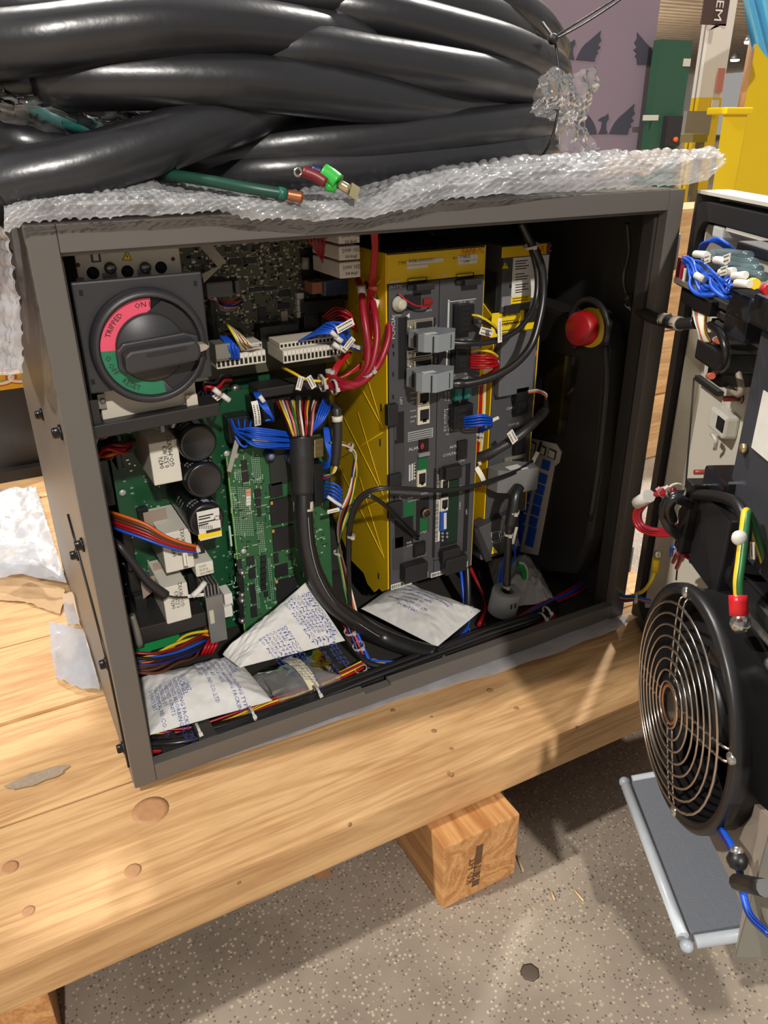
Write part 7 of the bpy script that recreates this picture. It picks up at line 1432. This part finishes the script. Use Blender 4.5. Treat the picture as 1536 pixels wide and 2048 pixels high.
# connector bundle below
cbd = thing('door_connectors', 'black plug connectors with white and orange wires under the door terminals', 'connectors', DQ(1415, 740, .0))
for i, c in enumerate(('wht', 'gry', 'org', 'wht', 'wht', 'wht', 'yel', 'brn')): part('wire', MB().tube([DQ(1386 + 4 * i, 616, .02), DQ(1390 + 3 * i, 640, .028), DQ(1398 + 2 * i, 664, .03), DQ(1402 + 3 * i, 684, .028)], 0.0012, 6, 4), WIRE(c), cbd)
part('plug_body', dpbox(1388, 690, 1442, 735, .03, .04), blk, cbd, bev=0.002); part('plug_body', dpbox(1412, 735, 1443, 768, .02, .03), blk, cbd, bev=0.002); part('clamp', dpbox(1395, 672, 1425, 690, .026, .03), mat('clamp_cream', (196, 190, 176), 0.4), cbd, bev=0.001)
part('black_cable', MB().tube([DQ(1420, 650, .03), DQ(1440, 665, .035), DQ(1452, 700, .035), DQ(1450, 732, .03), DQ(1432, 742, .025)], 0.0034, 8, 6), jacket, cbd)
part('grey_ribbon', MB().tube([DQ(1455, 690, .01), DQ(1472, 730, .012), DQ(1482, 775, .012), DQ(1474, 788, .012), DQ(1444, 760, .01)], 0.0028, 6, 6), mat('ribbon_tan', (150, 140, 122), 0.5), cbd)
part('orange_pin', MB().cyl(DQ(1418, 752, .02), DQ(1424, 752, .03), 0.003, 8), mat('pin_orange', (196, 96, 70), 0.4), cbd); part('orange_pin', MB().cyl(DQ(1432, 681, .02), DQ(1438, 682, .03), 0.0026, 8), MATS['pin_orange'], cbd)
# red stand-off screws, latch and clip on the door plate
for (u, v) in ((1500, 720), (1483, 797), (1421, 944)):
    part('standoff', MB().cyl(DQ(u, v, -.0115), DQ(u, v, -.0115) + DN * 0.016, 0.0026, 10), mat('standoff_red', (160, 66, 60), 0.4), door); part('washer', MB().lathe(DQ(u, v, -.0117), DN, [(0.005, 0), (0.005, 0.002), (0.0, 0.002)], 12), MATS['screw_grey'], door)
part('latch_base', dpbox(1415, 820, 1450, 870, .002, .014), mat('latch_white', (206, 202, 190), 0.4), door, bev=0.003); part('latch_slot', dpbox(1432, 834, 1446, 862, .003, .001), hole_m, door); part('latch_hook', MB().tube([DQ(1424, 868, .0), DQ(1432, 880, .0), DQ(1430, 898, -.004)], 0.002, 8, 3), MATS['latch_white'], door)
part('seam', MB().tube([DQ(1388, 755, -.011), DQ(1372, 960, -.011), DQ(1352, 1160, -.011)], 0.0009, 5, 2), dark_m, door); part('plate_rail', MB().obox((DQ(1395, 755, -.008) + DQ(1440, 788, -.008)) / 2, (DQ(1440, 788, -.008) - DQ(1395, 755, -.008)) / 2, DN * 0.003, ZD * 0.0025), dark_m, door)
# lower duct of the door, blue wires and black clip
lb = thing('door_lower_duct', 'grey sheet duct below the fan at the door bottom', 'duct', D(0.42, 0.0, -0.03))
gsm = mat('duct_sage', (120, 120, 112), 0.45, var=0.05)
q0, q1, q2, q3 = DQ(1436, 1845, .07), DQ(1467, 1914, .07), DQ(1600, 1914, .07), DQ(1560, 1600, .07)
part('front_sheet', MB().prism([DQ(1468, 1914, .07), DQ(1620, 1914, .07), DQ(1620, 1600, .07), DQ(1545, 1640, .07)], -DN * 0.004), gsm, lb)
part('side_sheet', MB().prism([DQ(1415, 1665, .040), DQ(1452, 1742, .050), DQ(1486, 1815, .060), DQ(1469, 1914, .0705), DQ(1544, 1640, .0705), DQ(1500, 1600, .045)], -DN * 0.004), mat('duct_tan', (150, 138, 124), 0.45), lb)
bw2 = thing('fan_leads', 'blue fan leads with a black clip below the fan', 'wires', DQ(1480, 1760, .075))
for i in range(2): part('wire', MB().tube([DQ(1424 + 8 * i, 1640, .06), DQ(1445 + 6 * i, 1670, .072), DQ(1464 + 4 * i, 1700, .08), DQ(1478, 1735 + 4 * i, .082), DQ(1484, 1775, .084), DQ(1500, 1830, .084), DQ(1540, 1870, .08)], 0.0024, 8, 6), WIRE('blue') if i else WIRE('navy'), bw2)
part('clip', MB().tube([DQ(1474, 1764, .09), DQ(1530, 1776, .09)], 0.0052, 10, 3), blk, bw2); part('clip_block', MB().sphere(DQ(1475, 1720, .085), 0.007, 8, 6), blk, bw2); part('clip_metal', MB().sphere(DQ(1474, 1704, .085), 0.0045, 8, 6), MATS['bolt_bright'], bw2)
# grey board with white edging on a pedestal beside the pallet
Bz = -0.04
Ba, Bb = A(1248, 1556, Z=Bz), A(1372, 1882, Z=Bz)
ed = (Ba - Bb).normalized(); nb = V((-ed.y, ed.x, 0)); nb = nb if nb.x > 0 else -nb
gb = thing('grey_board', 'grey laminated board with white rounded edging beside the pallet', 'board', (Bb.x + 0.06, Bb.y + 0.1, FZ))
tilt = V((nb.x, nb.y, 0.24)).normalized()
up_ = ed.cross(tilt); up_ = up_ if up_.z > 0 else -up_
L, Wd = (Ba - Bb).length, 0.15
part('panel', MB().obox(Bb + ed * (L / 2) + tilt * (Wd / 2) - up_ * 0.006, ed * (L / 2 - 0.006), tilt * (Wd / 2 - 0.006), up_ * 0.006), mat('board_grey', (118, 122, 130), 0.6, var=0.06, scale=200, bump=0.25, bscale=500), gb)
edge_m = mat('edge_white', (196, 203, 210), 0.35)
for (p0, p1) in ((Bb + tilt * 0.0, Bb + ed * L), (Bb + ed * 0.002, Bb + tilt * Wd), (Bb + ed * L, Bb + ed * L + tilt * Wd), (Bb + tilt * Wd, Bb + tilt * Wd + ed * L)):
    part('edging', MB().tube([p0 + (p1 - p0).normalized() * 0.008 - up_ * 0.006, p1 - (p1 - p0).normalized() * 0.006 - up_ * 0.006], 0.0052, 12, 1), edge_m, gb)
for p in (Bb, Bb + ed * L): part('corner', MB().sphere(p - up_ * 0.006, 0.0056, 12, 8), mat('corner_grey', (160, 168, 176), 0.4), gb)
pc_ = Bb + ed * (L * .55) + tilt * (Wd * .8) - up_ * 0.0125
part('pedestal', MB().cyl((pc_.x, pc_.y, FZ), pc_, 0.02, 16), dk_m, gb); part('pedestal_foot', MB().cyl((pc_.x, pc_.y, FZ), (pc_.x, pc_.y, FZ + 0.008), 0.05, 20), dk_m, gb)
